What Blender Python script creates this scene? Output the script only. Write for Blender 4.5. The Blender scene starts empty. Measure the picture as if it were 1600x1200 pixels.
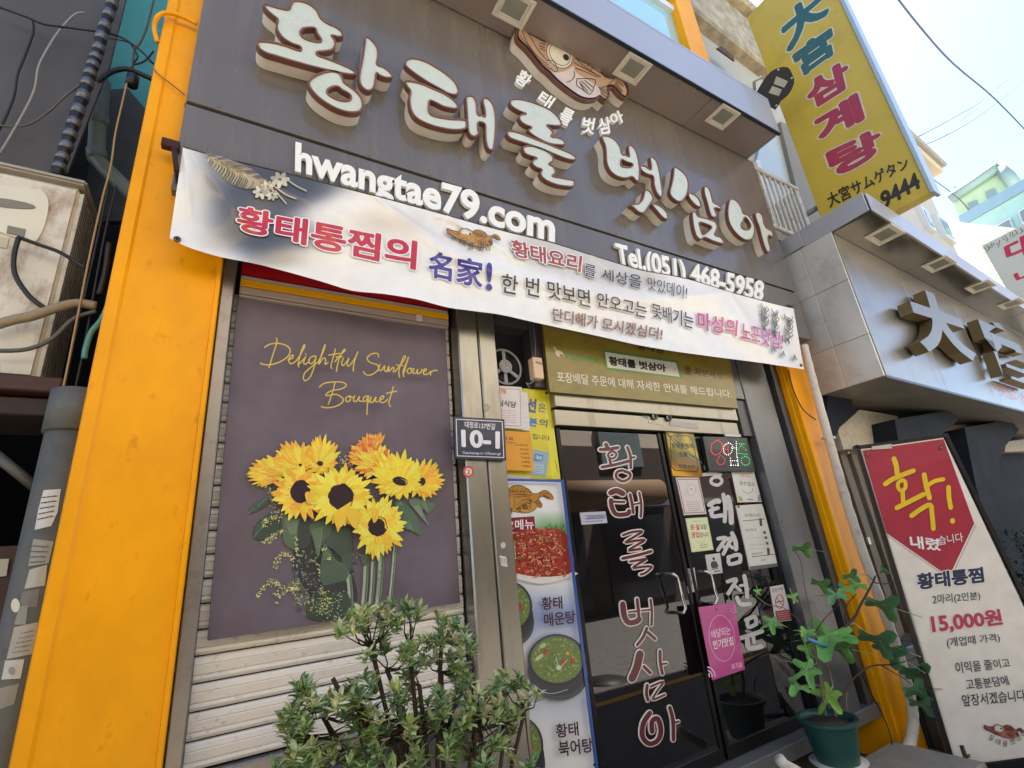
import bpy, bmesh, math, random
from mathutils import Vector, Matrix
from mathutils.geometry import tessellate_polygon
random.seed(7)
S = bpy.context.scene
COL = S.collection
R = math.radians

# ------------------------------------------------------------------ camera, sky, sun, exposure
EYE = 1.66            # height of the lens above the street
DIST = 2.4            # distance of the lens from the shop front (plane y = 0)
UP = Vector((-0.09387908, -0.93879079, 0.33144921))     # world axes seen from the camera (x right, y down, z forward)
RT = Vector((0.86514702, 0.08781568, 0.49377023))
FW = Vector((-0.49265338, 0.33310699, 0.803948))
FPX = 759.08
CAM = Vector((0, -DIST, EYE))
def to_world(v): return Vector((v.dot(RT), v.dot(FW), v.dot(UP)))
cx, cy, cz = to_world(Vector((1,0,0))), to_world(Vector((0,-1,0))), to_world(Vector((0,0,-1)))
cam = bpy.data.cameras.new('camera'); camo = bpy.data.objects.new('camera', cam); COL.objects.link(camo)
m3 = Matrix((cx, cy, cz)).transposed()
camo.matrix_world = Matrix.Translation(CAM) @ m3.to_4x4()
cam.sensor_width = 36; cam.lens = FPX/1600*36; cam.clip_start = .05; cam.clip_end = 500
S.camera = camo
S.render.engine = 'CYCLES'
SUN = Vector((413, 282, 991)).normalized()
EL = math.asin(SUN.z); AZ = math.atan2(SUN.x, SUN.y)
w = bpy.data.worlds.new("World"); S.world = w; w.use_nodes = True
nt = w.node_tree; nt.nodes.clear()
sky = nt.nodes.new('ShaderNodeTexSky'); sky.sky_type = 'NISHITA'; sky.sun_disc = False
sky.sun_elevation = EL; sky.sun_rotation = AZ; sky.air_density = .55; sky.dust_density = .55; sky.ozone_density = .9
bg = nt.nodes.new('ShaderNodeBackground'); bg.inputs[1].default_value = .06
wo = nt.nodes.new('ShaderNodeOutputWorld')
nt.links.new(sky.outputs[0], bg.inputs[0]); nt.links.new(bg.outputs[0], wo.inputs[0])
sl = bpy.data.lights.new('sun', 'SUN'); sl.energy = 5.0; sl.angle = R(.5); sl.color = (1, .95, .87)
so = bpy.data.objects.new('sun', sl); COL.objects.link(so)
so.rotation_euler = SUN.to_track_quat('Z', 'Y').to_euler()
S.view_settings.view_transform = 'Standard'; S.view_settings.look = 'None'
S.view_settings.exposure = 3.2; S.view_settings.gamma = 1; S.view_settings.use_curve_mapping = False
S.view_settings.use_white_balance = True; S.view_settings.white_balance_temperature = 6700; S.view_settings.white_balance_tint = 7
S.cycles.max_bounces = 8; S.cycles.diffuse_bounces = 4; S.cycles.glossy_bounces = 4; S.cycles.use_denoising = True
S.cycles.transparent_max_bounces = 8; S.cycles.sample_clamp_indirect = 6

# ------------------------------------------------------------------ measuring helpers
def ray(px, py): return to_world(Vector((px-800, py-600, FPX)))
def W(px, py, y=0.0):                       # point of the vertical plane at depth y
    d = ray(px, py); return CAM + d*((y+DIST)/d.y)
def WX(px, py, X):
    d = ray(px, py); return CAM + d*(X/d.x)
def WZ(px, py, z):
    d = ray(px, py); return CAM + d*((z-EYE)/d.z)
def WP(px, py, p0, n):
    d = ray(px, py); return CAM + d*((p0-CAM).dot(n)/d.dot(n))
NB0 = 5.03                                  # corner of the neighbour, whose front is turned by 2.6 degrees
NBN = Vector((-.045, 1, 0)).normalized()
def WN(px, py, off=0.0): return WP(px, py, Vector((NB0, off, 0)), NBN)
def nb(X, off, z): return Vector((X, off+.045*(X-NB0), z))
def lin(c):
    if isinstance(c, str): c = [int(c[i:i+2], 16) for i in (0, 2, 4)]
    r = []
    for k in c[:3]:
        k = k/255; k = k/12.92 if k <= .04045 else ((k+.055)/1.055)**2.4
        r.append(min(.85, k))
    return (r[0], r[1], r[2], 1)
def crom(pts, n=3, closed=True):
    out = []; N = len(pts)
    if n <= 1 or N < 3: return [tuple(p) for p in pts]
    rng = range(N) if closed else range(N-1)
    for i in rng:
        if closed: a, b, c, d = pts[i-1], pts[i], pts[(i+1) % N], pts[(i+2) % N]
        else: a, b, c, d = pts[max(i-1, 0)], pts[i], pts[i+1], pts[min(i+2, N-1)]
        for k in range(n):
            t = k/n
            out.append(tuple(.5*((2*b[j]) + (-a[j]+c[j])*t + (2*a[j]-5*b[j]+4*c[j]-d[j])*t*t + (-a[j]+3*b[j]-3*c[j]+d[j])*t**3) for j in range(len(b))))
    if not closed: out.append(tuple(pts[-1]))
    return out
def zm(pts, ox, oy, s): return [(ox+x/s, oy+y/s) for x, y in pts]

# ------------------------------------------------------------------ materials
MATS = {}
def mat(name, col, rough=.5, metal=0, var=.0, vscale=6, bump=0, bscale=40, coat=0, spec=.5, dirt=None, dscale=3, damt=.4, emit=None, es=1, stretch=None, dthr=.52):
    if name in MATS: return MATS[name]
    m = bpy.data.materials.new(name); m.use_nodes = True; t = m.node_tree; p = t.nodes['Principled BSDF']
    c = lin(col) if not isinstance(col, tuple) or max(col) > 1 else (*col[:3], 1)
    p.inputs['Base Color'].default_value = c; p.inputs['Roughness'].default_value = rough; p.inputs['Metallic'].default_value = metal
    p.inputs['Coat Weight'].default_value = coat; p.inputs['Specular IOR Level'].default_value = spec
    L = t.links
    src = None
    tc = t.nodes.new('ShaderNodeTexCoord'); vec = tc.outputs['Object']
    if stretch:
        mp = t.nodes.new('ShaderNodeMapping'); mp.inputs['Scale'].default_value = stretch; L.new(vec, mp.inputs['Vector']); vec = mp.outputs[0]
    if var:
        n = t.nodes.new('ShaderNodeTexNoise'); n.inputs['Scale'].default_value = vscale; n.inputs['Detail'].default_value = 6; n.inputs['Roughness'].default_value = .6
        L.new(vec, n.inputs['Vector'])
        mx = t.nodes.new('ShaderNodeMix'); mx.data_type = 'RGBA'
        mx.inputs[6].default_value = tuple(k*(1-var) for k in c[:3])+(1,); mx.inputs[7].default_value = tuple(min(1, k*(1+var)) for k in c[:3])+(1,)
        mr = t.nodes.new('ShaderNodeMapRange'); mr.inputs[1].default_value = .3; mr.inputs[2].default_value = .7
        L.new(n.outputs[0], mr.inputs[0]); L.new(mr.outputs[0], mx.inputs[0]); src = mx.outputs[2]
        r2 = t.nodes.new('ShaderNodeMapRange'); r2.inputs[3].default_value = max(.02, rough*.8); r2.inputs[4].default_value = min(1, rough*1.25)
        L.new(n.outputs[0], r2.inputs[0]); L.new(r2.outputs[0], p.inputs['Roughness'])
    if dirt:
        n = t.nodes.new('ShaderNodeTexNoise'); n.inputs['Scale'].default_value = dscale; n.inputs['Detail'].default_value = 9; n.inputs['Roughness'].default_value = .68
        L.new(vec, n.inputs['Vector'])
        mr = t.nodes.new('ShaderNodeMapRange'); mr.inputs[1].default_value = dthr; mr.inputs[2].default_value = dthr+.17; mr.inputs[4].default_value = damt
        L.new(n.outputs[0], mr.inputs[0])
        mx = t.nodes.new('ShaderNodeMix'); mx.data_type = 'RGBA'; mx.inputs[6].default_value = c
        if src: L.new(src, mx.inputs[6])
        mx.inputs[7].default_value = lin(dirt); L.new(mr.outputs[0], mx.inputs[0]); src = mx.outputs[2]
    if src: L.new(src, p.inputs['Base Color'])
    if bump:
        n = t.nodes.new('ShaderNodeTexNoise'); n.inputs['Scale'].default_value = bscale; n.inputs['Detail'].default_value = 5
        L.new(vec, n.inputs['Vector'])
        b = t.nodes.new('ShaderNodeBump'); b.inputs['Strength'].default_value = bump; b.inputs['Distance'].default_value = .01
        L.new(n.outputs[0], b.inputs['Height']); L.new(b.outputs[0], p.inputs['Normal'])
    if emit:
        p.inputs['Emission Color'].default_value = lin(emit); p.inputs['Emission Strength'].default_value = es
    MATS[name] = m; return m
def ink(name, rough=.5, bump=0, bscale=30, coat=0, emit=0, spec=.5, dirt=0):     # material whose colour is printed (colour attribute of the mesh)
    if name in MATS: return MATS[name]
    m = bpy.data.materials.new(name); m.use_nodes = True; t = m.node_tree; p = t.nodes['Principled BSDF']
    a = t.nodes.new('ShaderNodeVertexColor'); a.layer_name = 'ink'
    tc = t.nodes.new('ShaderNodeTexCoord')
    out = a.outputs[0]
    n = t.nodes.new('ShaderNodeTexNoise'); n.inputs['Scale'].default_value = 9; n.inputs['Detail'].default_value = 8
    t.links.new(tc.outputs['Object'], n.inputs['Vector'])
    hs = t.nodes.new('ShaderNodeMapRange'); hs.inputs[1].default_value = .3; hs.inputs[2].default_value = .7; hs.inputs[3].default_value = 1-max(.06, dirt); hs.inputs[4].default_value = 1.03
    t.links.new(n.outputs[0], hs.inputs[0])
    mu = t.nodes.new('ShaderNodeVectorMath'); mu.operation = 'SCALE'; t.links.new(out, mu.inputs[0]); t.links.new(hs.outputs[0], mu.inputs[3])
    t.links.new(mu.outputs[0], p.inputs['Base Color'])
    p.inputs['Roughness'].default_value = rough; p.inputs['Coat Weight'].default_value = coat; p.inputs['Specular IOR Level'].default_value = spec
    if emit:
        t.links.new(out, p.inputs['Emission Color']); p.inputs['Emission Strength'].default_value = emit
    if bump:
        n = t.nodes.new('ShaderNodeTexNoise'); n.inputs['Scale'].default_value = bscale; n.inputs['Detail'].default_value = 3
        t.links.new(tc.outputs['Object'], n.inputs['Vector'])
        b = t.nodes.new('ShaderNodeBump'); b.inputs['Strength'].default_value = bump; b.inputs['Distance'].default_value = .02
        t.links.new(n.outputs[0], b.inputs['Height']); t.links.new(b.outputs[0], p.inputs['Normal'])
    MATS[name] = m; return m

# ------------------------------------------------------------------ mesh helpers
LOC = {}
def tag(o, label=None, cat=None, group=None, kind=None):
    if label: o['label'] = label
    if cat: o['category'] = cat
    if group: o['group'] = group
    if kind: o['kind'] = kind
    return o
def thing(name, loc, label, cat, group=None):
    o = bpy.data.objects.new(name, None); COL.objects.link(o); o.empty_display_size = .1
    o.location = Vector(loc); LOC[o.name] = Vector(loc)
    return tag(o, label, cat, group)
class MB:
    def __init__(s): s.v = []; s.f = []; s.m = []; s.c = []; s.sm = []
    def face(s, pts, m=0, c=None, sm=False):
        b = len(s.v); s.v += [Vector(p) for p in pts]; s.f.append(tuple(range(b, b+len(pts)))); s.m.append(m); s.c.append(c); s.sm.append(sm); return s
    def mesh(s, vs, fs, m=0, c=None, sm=False):
        b = len(s.v); s.v += [Vector(p) for p in vs]
        for f in fs: s.f.append(tuple(b+i for i in f)); s.m.append(m); s.c.append(c); s.sm.append(sm)
        return s
    def box(s, a, b, m=0, bev=0, rot=None, c=None, seg=1):
        a = Vector(a); b = Vector(b); lo = Vector([min(a[i], b[i]) for i in range(3)]); hi = Vector([max(a[i], b[i]) for i in range(3)])
        ctr = (lo+hi)/2; bm = bmesh.new(); bmesh.ops.create_cube(bm, size=1)
        for v in bm.verts: v.co = Vector([v.co[i]*(hi[i]-lo[i]) for i in range(3)])
        if bev: bmesh.ops.bevel(bm, geom=list(bm.edges), offset=min(bev, .45*min(hi-lo)), segments=seg, affect='EDGES')
        if rot is not None: bm.transform(rot)
        bm.verts.index_update()
        s.mesh([v.co+ctr for v in bm.verts], [[v.index for v in f.verts] for f in bm.faces], m, c); bm.free(); return s
    def prism(s, pts, dvec, m=0, mside=None, cap2=True):     # polygon pts (3d) swept along dvec
        pts = [Vector(p) for p in pts]; dvec = Vector(dvec); N = len(pts)
        tr = tessellate_polygon([pts]); q = [p+dvec for p in pts]
        s.mesh(pts, tr, m)
        if cap2: s.mesh(q, tr, m)
        ms = m if mside is None else mside
        for i in range(N):
            j = (i+1) % N; s.face([pts[i], pts[j], q[j], q[i]], ms)
        return s
    def loops(s, loops, yf, yb, m=0, mside=None, cap=True, back=False):   # loops in world (x,z)
        lp = [[Vector((x, yf, z)) for x, z in l] for l in loops]; flat = [p for l in lp for p in l]
        if cap: s.mesh(flat, tessellate_polygon(lp), m)
        if back: s.mesh([Vector((p.x, yb, p.z)) for p in flat], tessellate_polygon(lp), m)
        if yb is not None:
            for l in lp:
                N = len(l); b = len(s.v); ms = m if mside is None else mside
                vs = l+[Vector((p.x, yb, p.z)) for p in l]
                s.mesh(vs, [(i, (i+1) % N, N+(i+1) % N, N+i) for i in range(N)], ms, sm=True)
        return s
    def tube(s, pts, r, seg=8, m=0, caps=True, sm=True, rf=None):
        pts = [Vector(p) for p in pts]; rings = []
        prev = None
        for i, p in enumerate(pts):
            t = (pts[min(i+1, len(pts)-1)]-pts[max(i-1, 0)]).normalized()
            if prev is None:
                a = t.orthogonal().normalized()
            else:
                a = (prev-t*prev.dot(t))
                a = a.normalized() if a.length > 1e-6 else t.orthogonal().normalized()
            prev = a; b = t.cross(a); rr = rf(i/(max(1, len(pts)-1))) if rf else (r[i] if isinstance(r, (list, tuple)) else r)
            rings.append([p+(a*math.cos(k*2*math.pi/seg)+b*math.sin(k*2*math.pi/seg))*rr for k in range(seg)])
        vs = [v for g in rings for v in g]; fs = []
        for i in range(len(rings)-1):
            for k in range(seg): fs.append((i*seg+k, i*seg+(k+1) % seg, (i+1)*seg+(k+1) % seg, (i+1)*seg+k))
        if caps: fs.append(tuple(range(seg))[::-1]); fs.append(tuple(range((len(rings)-1)*seg, len(rings)*seg)))
        return s.mesh(vs, fs, m, sm=sm)
    def build(s, name, mats, parent=None, label=None, cat=None, group=None, kind=None, smooth=False):
        me = bpy.data.meshes.new(name); o = bpy.data.objects.new(name, me); COL.objects.link(o)
        if parent is None:
            lo = Vector([min(v[i] for v in s.v) for i in range(3)]); hi = Vector([max(v[i] for v in s.v) for i in range(3)])
            loc = Vector(((lo.x+hi.x)/2, (lo.y+hi.y)/2, lo.z)); o.location = loc
        else:
            loc = LOC[parent.name]; o.parent = parent
        LOC[o.name] = loc
        me.from_pydata([v-loc for v in s.v], [], s.f)
        if not isinstance(mats, (list, tuple)): mats = [mats]
        for m in mats: me.materials.append(m)
        me.polygons.foreach_set('material_index', s.m)
        me.polygons.foreach_set('use_smooth', [bool(smooth or k) for k in s.sm])
        if any(c is not None for c in s.c):
            at = me.color_attributes.new('ink', 'FLOAT_COLOR', 'CORNER'); d = []
            for f, c in zip(s.f, s.c):
                if c is None: c = (.5, .5, .5, 1)
                if isinstance(c, list):
                    for k in c: d += list(k)
                else: d += list(c)*len(f)
            at.data.foreach_set('color', d)
        me.update()
        return tag(o, label, cat, group, kind)

_g = {}
def glyphs(text, bold=0.0):
    k = (text, bold)
    if k in _g: return _g[k]
    c = bpy.data.curves.new('g', 'FONT'); c.body = text; c.offset = bold; c.resolution_u = 4; c.size = 1
    o = bpy.data.objects.new('g', c); COL.objects.link(o)
    dg = bpy.context.evaluated_depsgraph_get(); dg.update(); m = o.evaluated_get(dg).to_mesh()
    vs = [(v.co.x, v.co.y) for v in m.vertices]; fs = [tuple(p.vertices) for p in m.polygons]
    o.evaluated_get(dg).to_mesh_clear(); bpy.data.objects.remove(o); bpy.data.curves.remove(c)
    xs = [v[0] for v in vs]; ys = [v[1] for v in vs]
    _g[k] = (vs, fs, (min(xs), max(xs), min(ys), max(ys))); return _g[k]
def qmap(quad, cap=None, bb=None):
    (tl, tr, br, bl) = quad; x0, x1, y0, y1 = bb
    if cap: y0, y1 = 0, cap
    def f(x, y):
        u = (x-x0)/(x1-x0); v = (y-y0)/(y1-y0)
        return tuple((bl[i]*(1-u)+br[i]*u)*(1-v)+(tl[i]*(1-u)+tr[i]*u)*v for i in (0, 1))
    return f
def boundary(fs):
    e = {}
    for f in fs:
        for i in range(len(f)):
            a, b = f[i], f[(i+1) % len(f)]
            k = (min(a, b), max(a, b)); e[k] = None if k in e else (a, b)
    return [v for v in e.values() if v]
def finer(vs, fs, thr):                     # split long edges so that flat lettering follows a curved sheet
    vs = list(vs); tri = []
    for f in fs:
        for i in range(1, len(f)-1): tri.append((f[0], f[i], f[i+1]))
    for _ in range(6):
        mid = {}; out = []; any_ = False
        def M(a, b):
            nonlocal any_
            if math.dist(vs[a], vs[b]) <= thr: return None
            any_ = True; k = (min(a, b), max(a, b))
            if k not in mid: vs.append(((vs[a][0]+vs[b][0])/2, (vs[a][1]+vs[b][1])/2)); mid[k] = len(vs)-1
            return mid[k]
        for a, b, c in tri:
            m = [M(a, b), M(b, c), M(c, a)]; n = sum(x is not None for x in m)
            if n == 0: out.append((a, b, c)); continue
            while n < 3 and not ((n == 1 and m[0] is not None) or (n == 2 and m[2] is None)): a, b, c = b, c, a; m = m[1:]+m[:1]
            if n == 1: out += [(a, m[0], c), (m[0], b, c)]
            elif n == 2: out += [(a, m[0], c), (m[0], m[1], c), (m[0], b, m[1])]
            else: out += [(a, m[0], m[2]), (m[0], b, m[1]), (m[2], m[1], c), (m[0], m[1], m[2])]
        tri = out
        if not any_: break
    return vs, tri
class Pr:                                   # flat print laid on a surface: fn(px,py)->point, n towards the viewer
    def __init__(s, fn, n=Vector((0, -1, 0)), base=.0006, step=1.1e-5):
        s.fn = fn; s.n = n; s.z = base; s.step = step; s.mb = MB(); s.sub = None
    def up(s, d=.0002): s.z += d; return s
    def P(s, p): return s.fn(p[0], p[1])+s.n*s.z
    def poly(s, pts, col, holes=(), sm=1):
        pts = crom(pts, sm) if sm > 1 else pts
        L = [[s.P(p) for p in pts]]+[[s.P(p) for p in h] for h in holes]
        s.mb.mesh([p for l in L for p in l], tessellate_polygon(L), 0, lin(col)); s.z += s.step; return s
    def quad(s, tl, tr, br, bl, col): return s.poly([tl, tr, br, bl], col)
    def grad(s, tl, tr, br, bl, f, nx=10, ny=10):
        for j in range(ny):
            for i in range(nx):
                def q(a, b):
                    u, v = a/nx, b/ny
                    return tuple((tl[k]*(1-u)+tr[k]*u)*(1-v)+(bl[k]*(1-u)+br[k]*u)*v for k in (0, 1)), (u, v)
                cs = [q(i, j), q(i+1, j), q(i+1, j+1), q(i, j+1)]
                s.mb.face([s.P(c[0]) for c in cs], 0, [lin(f(*c[1])) for c in cs])
        s.z += s.step; return s
    def disc(s, x, y, rx, ry, col, rot=0, n=18):
        c, q = math.cos(R(rot)), math.sin(R(rot))
        return s.poly([(x+rx*math.cos(t)*c-ry*math.sin(t)*q, y+rx*math.cos(t)*q+ry*math.sin(t)*c) for t in [2*math.pi*k/n for k in range(n)]], col)
    def strk(s, pts, w, col, sm=4, w2=None, cap=True):
        P_ = crom(pts, sm, False) if len(pts) > 2 else pts
        N = len(P_); c = lin(col); w2 = w if w2 is None else w2
        nn = []
        for i in range(N):
            a, b = P_[max(i-1, 0)], P_[min(i+1, N-1)]; dx, dy = b[0]-a[0], b[1]-a[1]; l = math.hypot(dx, dy) or 1
            ww = (w+(w2-w)*i/(N-1))/2; nn.append((-dy/l*ww, dx/l*ww, ww))
        for i in range(N-1):
            a, b = P_[i], P_[i+1]; na, nb_ = nn[i], nn[i+1]
            s.mb.face([s.P((a[0]+na[0], a[1]+na[1])), s.P((b[0]+nb_[0], b[1]+nb_[1])), s.P((b[0]-nb_[0], b[1]-nb_[1])), s.P((a[0]-na[0], a[1]-na[1]))], 0, c); s.z += s.step
        if cap:
            for i in (0, N-1): s.disc(P_[i][0], P_[i][1], nn[i][2], nn[i][2], col, n=8)
        return s
    def text(s, t, quad, col, bold=0, cap=None, outline=0, ocol='ffffff', sub=None):
        vs, fs, bb = glyphs(t, 0)
        if sub or s.sub: vs, fs = finer(vs, fs, sub or s.sub)
        bb = (bb[0]-bold, bb[1]+bold, bb[2]-bold, bb[3]+bold); f = qmap(quad, cap, bb)
        def ring(r, n, c, dz):
            c = lin(c)
            for k in range(n):
                dx, dy = r*math.cos(math.tau*(k+.5)/n), r*math.sin(math.tau*(k+.5)/n)
                s.mb.mesh([s.P(f(x+dx, y+dy)) for x, y in vs], fs, 0, c); s.z += dz
        if outline: ring(bold+outline, 12 if outline > .03 else 8, ocol, 4e-6); s.z += .00025
        if bold > .004: ring(bold, 8 if bold > .02 else 4, col, 4e-6)
        s.mb.mesh([s.P(f(*v)) for v in vs], fs, 0, lin(col)); s.z += .0001; return s
    def build(s, name, m, parent, **k): return s.mb.build(name, m, parent, **k)
def solid_text(mb, t, quad, fn, dvec, bold=0, cap=None, m=0, ms=None):
    vs, fs, bb = glyphs(t, bold); f = qmap(quad, cap, bb); P_ = [fn(*f(*v)) for v in vs]; d = Vector(dvec)
    mb.mesh(P_, fs, m); q = [p+d for p in P_]
    for a, b in boundary(fs): mb.face([P_[a], P_[b], q[b], q[a]], m if ms is None else ms)
    return mb
# ------------------------------------------------------------------ shared materials
M_yel = mat('yellow_paint', 'ec9f00', .4, spec=.25, var=.12, vscale=2.2, bump=.05, bscale=35, dirt='a0650c', dscale=9, damt=.6, dthr=.6, stretch=(1.6, 1.6, .9))
M_panel = mat('grey_composite_panel', '6f6861', .26, metal=.2, var=.08, vscale=.9, coat=.2, bump=.03, bscale=2, dirt='9c9284', dscale=2.6, damt=.2, stretch=(3, 1, .3))
M_fascia = mat('grey_fascia_panel', 'a4a6ac', .3, metal=.3, var=.04, vscale=1.5, coat=.3)
M_soffit = mat('brown_grey_soffit', '92847d', .25, metal=.3, var=.06, vscale=1.3, coat=.2)
M_dark = mat('black_metal', '17171a', .4, metal=.3, var=.2)
M_black = mat('deep_black', '08080a', .6)
M_steel = mat('brushed_stainless_steel', '98948b', .3, metal=.9, var=.08, vscale=3, dirt='6f6a62', dscale=9, damt=.45, bump=.05, bscale=200, stretch=(1, 1, .25))
M_flank = mat('lit_flank_stainless_steel', 'cfccc4', .36, metal=.45, var=.07, vscale=2.2, dirt='8b867c', dscale=3, damt=.4, bump=.1, bscale=3)  # same steel as the sign front, lightened to paint in light the flank lacks
M_steel2 = mat('polished_stainless_steel', '97928a', .3, metal=.6, var=.12, vscale=1.2, dirt='6f6a60', dscale=3, damt=.35, bump=.18, bscale=2.2)
M_letside = mat('yellowed_letter_can', 'ddd6c8', .5, var=.05, vscale=6, dirt='6f6557', dscale=11, damt=.6, dthr=.62)
M_letrim = mat('brown_letter_trim', '7b5242', .42, metal=.2, var=.15, vscale=10)
M_letface = mat('milky_acrylic_face', 'c6cec0', .28, var=.03, coat=.25)
M_white = mat('white_letter_paint', 'f2efe9', .4, var=.03)
M_dw = mat('dirty_white_metal', 'cfcbc2', .45, var=.06, dirt='5d574c', dscale=12, damt=.6)
M_vinyl = ink('printed_vinyl', .3, bump=.10, bscale=9, coat=.12)
M_paper = ink('printed_paper', .45, dirt=.1)
M_board = ink('printed_board', .35, coat=.2, dirt=.12)
M_cloth = ink('printed_cloth', .75, bump=.9, bscale=3.2, dirt=.12)
M_asph = mat('asphalt', (.10, .092, .084), .8, var=.3, vscale=8, bump=.6, bscale=150)
M_conc = mat('concrete', '8b877e', .8, var=.15, vscale=5, bump=.4, bscale=60, dirt='54504a', dscale=4, damt=.5)

# ------------------------------------------------------------------ street and ground
mb = MB(); mb.face([(-40, -2.55, 0), (60, -2.55, 0), (60, -60, 0), (-40, -60, 0)]); mb.face([(-40, -2.55, 0), (60, -2.55, 0), (60, 60, 0), (-40, 60, 0)])
mb.build('street', M_asph, kind='structure')
mb = MB(); mb.face([(-40, -2.62, .004), (60, -2.62, .004), (60, -2.5, .004), (-40, -2.5, .004)])
mb.build('road_line', mat('yellow_road_paint', 'e0a126', .6, var=.15, vscale=20), kind='structure')
mb = MB(); mb.box((-6, -.62, 0), (4.3, -.09, .16), bev=.012)
mb.build('shop_step', M_conc, kind='structure')
g = WZ(970, 1070, 0); gy = -3.3
mb = MB(); mb.tube([(4.55, gy, 0), (4.55, gy, .008)], .3, 28); mb.tube([(4.55, gy, .008), (4.55, gy, .012)], .26, 28); mb.build('manhole_cover', mat('cast_iron', '3a3836', .55, metal=.6, var=.2), label='round iron manhole cover in the asphalt street', cat='manhole')

# ------------------------------------------------------------------ the shop building (wall behind everything, upper floor)
E_ = EYE
shop = thing('shop_building', (2.2, .4, 0), 'restaurant building behind the grey sign with a pale blue upstairs window', 'building')
mb = MB(); M_wall = mat('grey_render_wall', '8d8a84', .7, var=.1, vscale=3, bump=.3)
mb.box((-.5, .5, 0), (4.95, .7, 3.2)); mb.box((-.5, .02, 4.3), (3.3, .6, 9.0)); mb.box((4.42, .04, 5.0), (4.95, .6, 9.0)); mb.box((3.3, .04, 8.0), (4.42, .6, 9.0)); mb.box((3.3, .04, 4.3), (4.42, .6, 5.0))
mb.box((-.5, .6, 0), (4.95, 7, 8.9))
mb.build('wall', M_wall, shop)
# upstairs window (seen over the visor)
fr = mat('white_window_frame', 'd9dcdf', .35, var=.04); gl = mat('pale_blue_glass', '8fc9d2', .08, metal=.0, var=.06, vscale=.7, coat=1, spec=1)
def window(x0, x1, z0, z1, y, parent, t=.055, bars=(), glm=None, frm=None, d=.05):
    f = MB()
    f.box((x0, y-d, z0), (x0+t, y+.02, z1)); f.box((x1-t, y-d, z0), (x1, y+.02, z1)); f.box((x0+t, y-d, z0), (x1-t, y+.02, z0+t)); f.box((x0+t, y-d, z1-t), (x1-t, y+.02, z1))
    for b in bars: f.box((b-.03, y-d+.008, z0+t), (b+.03, y+.02, z1-t))
    o = f.build('window', frm or fr, parent)
    g_ = MB(); g_.face([(x0+t, y-.01, z0+t), (x1-t, y-.01, z0+t), (x1-t, y-.01, z1-t), (x0+t, y-.01, z1-t)]); g_.build('pane', glm or gl, o)
    return o
window(2.7, 4.56, 5.15, 8.0, .0, shop, t=.10, bars=(3.12,), d=.06)
mb = MB(); mb.box((2.3, -.03, 5.12), (2.69, .015, 8.0)); mb.build('shutter_panel', mat('grey_blind', '77797c', .5, var=.08), shop)

# yellow pillars
def pillar(name, x0, x1, yf, label, flip=False):
    prof = [(x0, .2), (x0, yf+.012), (x0+.006, yf+.004), (x0+.045, yf), (x0+.055, yf+.010), (x1-.022, yf+.010), (x1-.018, yf-.004), (x1-.004, yf-.004), (x1, yf+.002), (x1, .2)]
    if flip:
        prof = [(x0, .2), (x0, yf+.05), (x0+.004, yf+.044), (x0+.004, yf+.002), (x0+.012, yf-.004), (x0+.07, yf+.002), (x0+.08, yf+.012), (x1-.012, yf+.012), (x1, yf+.02), (x1, .2)]
    b = MB(); zs = [0.0, 9.0]
    for i in range(len(prof)-1):
        (a, c), (d, e) = prof[i], prof[i+1]; b.face([(a, c, 0), (d, e, 0), (d, e, 9), (a, c, 9)])
    return b.build(name, M_yel, label=label, cat='pillar')
pillar('yellow_pillar', -.493, -.098, -.08, 'tall yellow painted pillar left of the shutter, beside the dark alley')
pillar('yellow_pillar', 4.37, 4.76, -.105, 'tall yellow painted pillar on the right, behind the white pipe', True)

# grey metal flashing beside the left pillar, and the roller shutter
sh = thing('roller_shutter', (.5, .05, 1.0), 'pale grey slatted roller shutter closed behind the sunflower banner', 'shutter')
M_guide = mat('worn_grey_aluminium', '8d8680', .33, metal=.7, var=.08, vscale=3, dirt='5e564e', dscale=10, damt=.4)
for x0, x1, nm in ((-.094, -.042, 'guide'),):
    MB().box((x0, -.045 if x0 < 0 else -.01, 0.0), (x1, .05, 3.25), bev=.004).build(nm, M_guide, sh)
M_slat = mat('weathered_white_slat', 'e0dbd2', .42, metal=.15, var=.06, vscale=3, dirt='6b655a', dscale=38, damt=.6, bump=.12, bscale=60, dthr=.57, stretch=(.7, 1, 1))
M_slatb = mat('dark_gap', '1b1917', .7)
pitch = .0945; z = 1.03; k = 0; zt = 2.98
prof = [(.0, .062), (.003, .052), (.014, .047), (.024, .049), (.027, .053), (.030, .048), (.058, .045), (.062, .048), (.065, .045), (.082, .048), (.088, .052), (.0905, .062)]
while z < zt-.02:
    b = MB(); pts = [(c, h) for h, c in prof]
    vs = []
    for X in (-.04, 1.098):
        vs += [Vector((X, c+.02, z+h)) for c, h in pts]
    n = len(pts); b.mesh(vs, [(i, i+1, n+i+1, n+i) for i in range(n-1)])
    b.build('slat', M_slat, sh); z += pitch; k += 1
MB().box((-.04, .085, .95), (1.105, .1, 3.3)).build('backing', M_slatb, sh)
MB().box((-.0, .03, .965), (1.072, .08, 1.025), bev=.006).build('bottom_bar', M_guide, sh)
MB().box((-.09, -.04, .88), (1.1, .3, .95), bev=.005).build('sill', mat('dark_grey_sill', '4a4a48', .4, metal=.4, var=.1), sh)
MB().box((-.09, .0, 0.0), (1.1, .3, .88)).build('base_panel', mat('grey_base_panel', '6b6862', .5, metal=.3, var=.1, vscale=4), sh)
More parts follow.
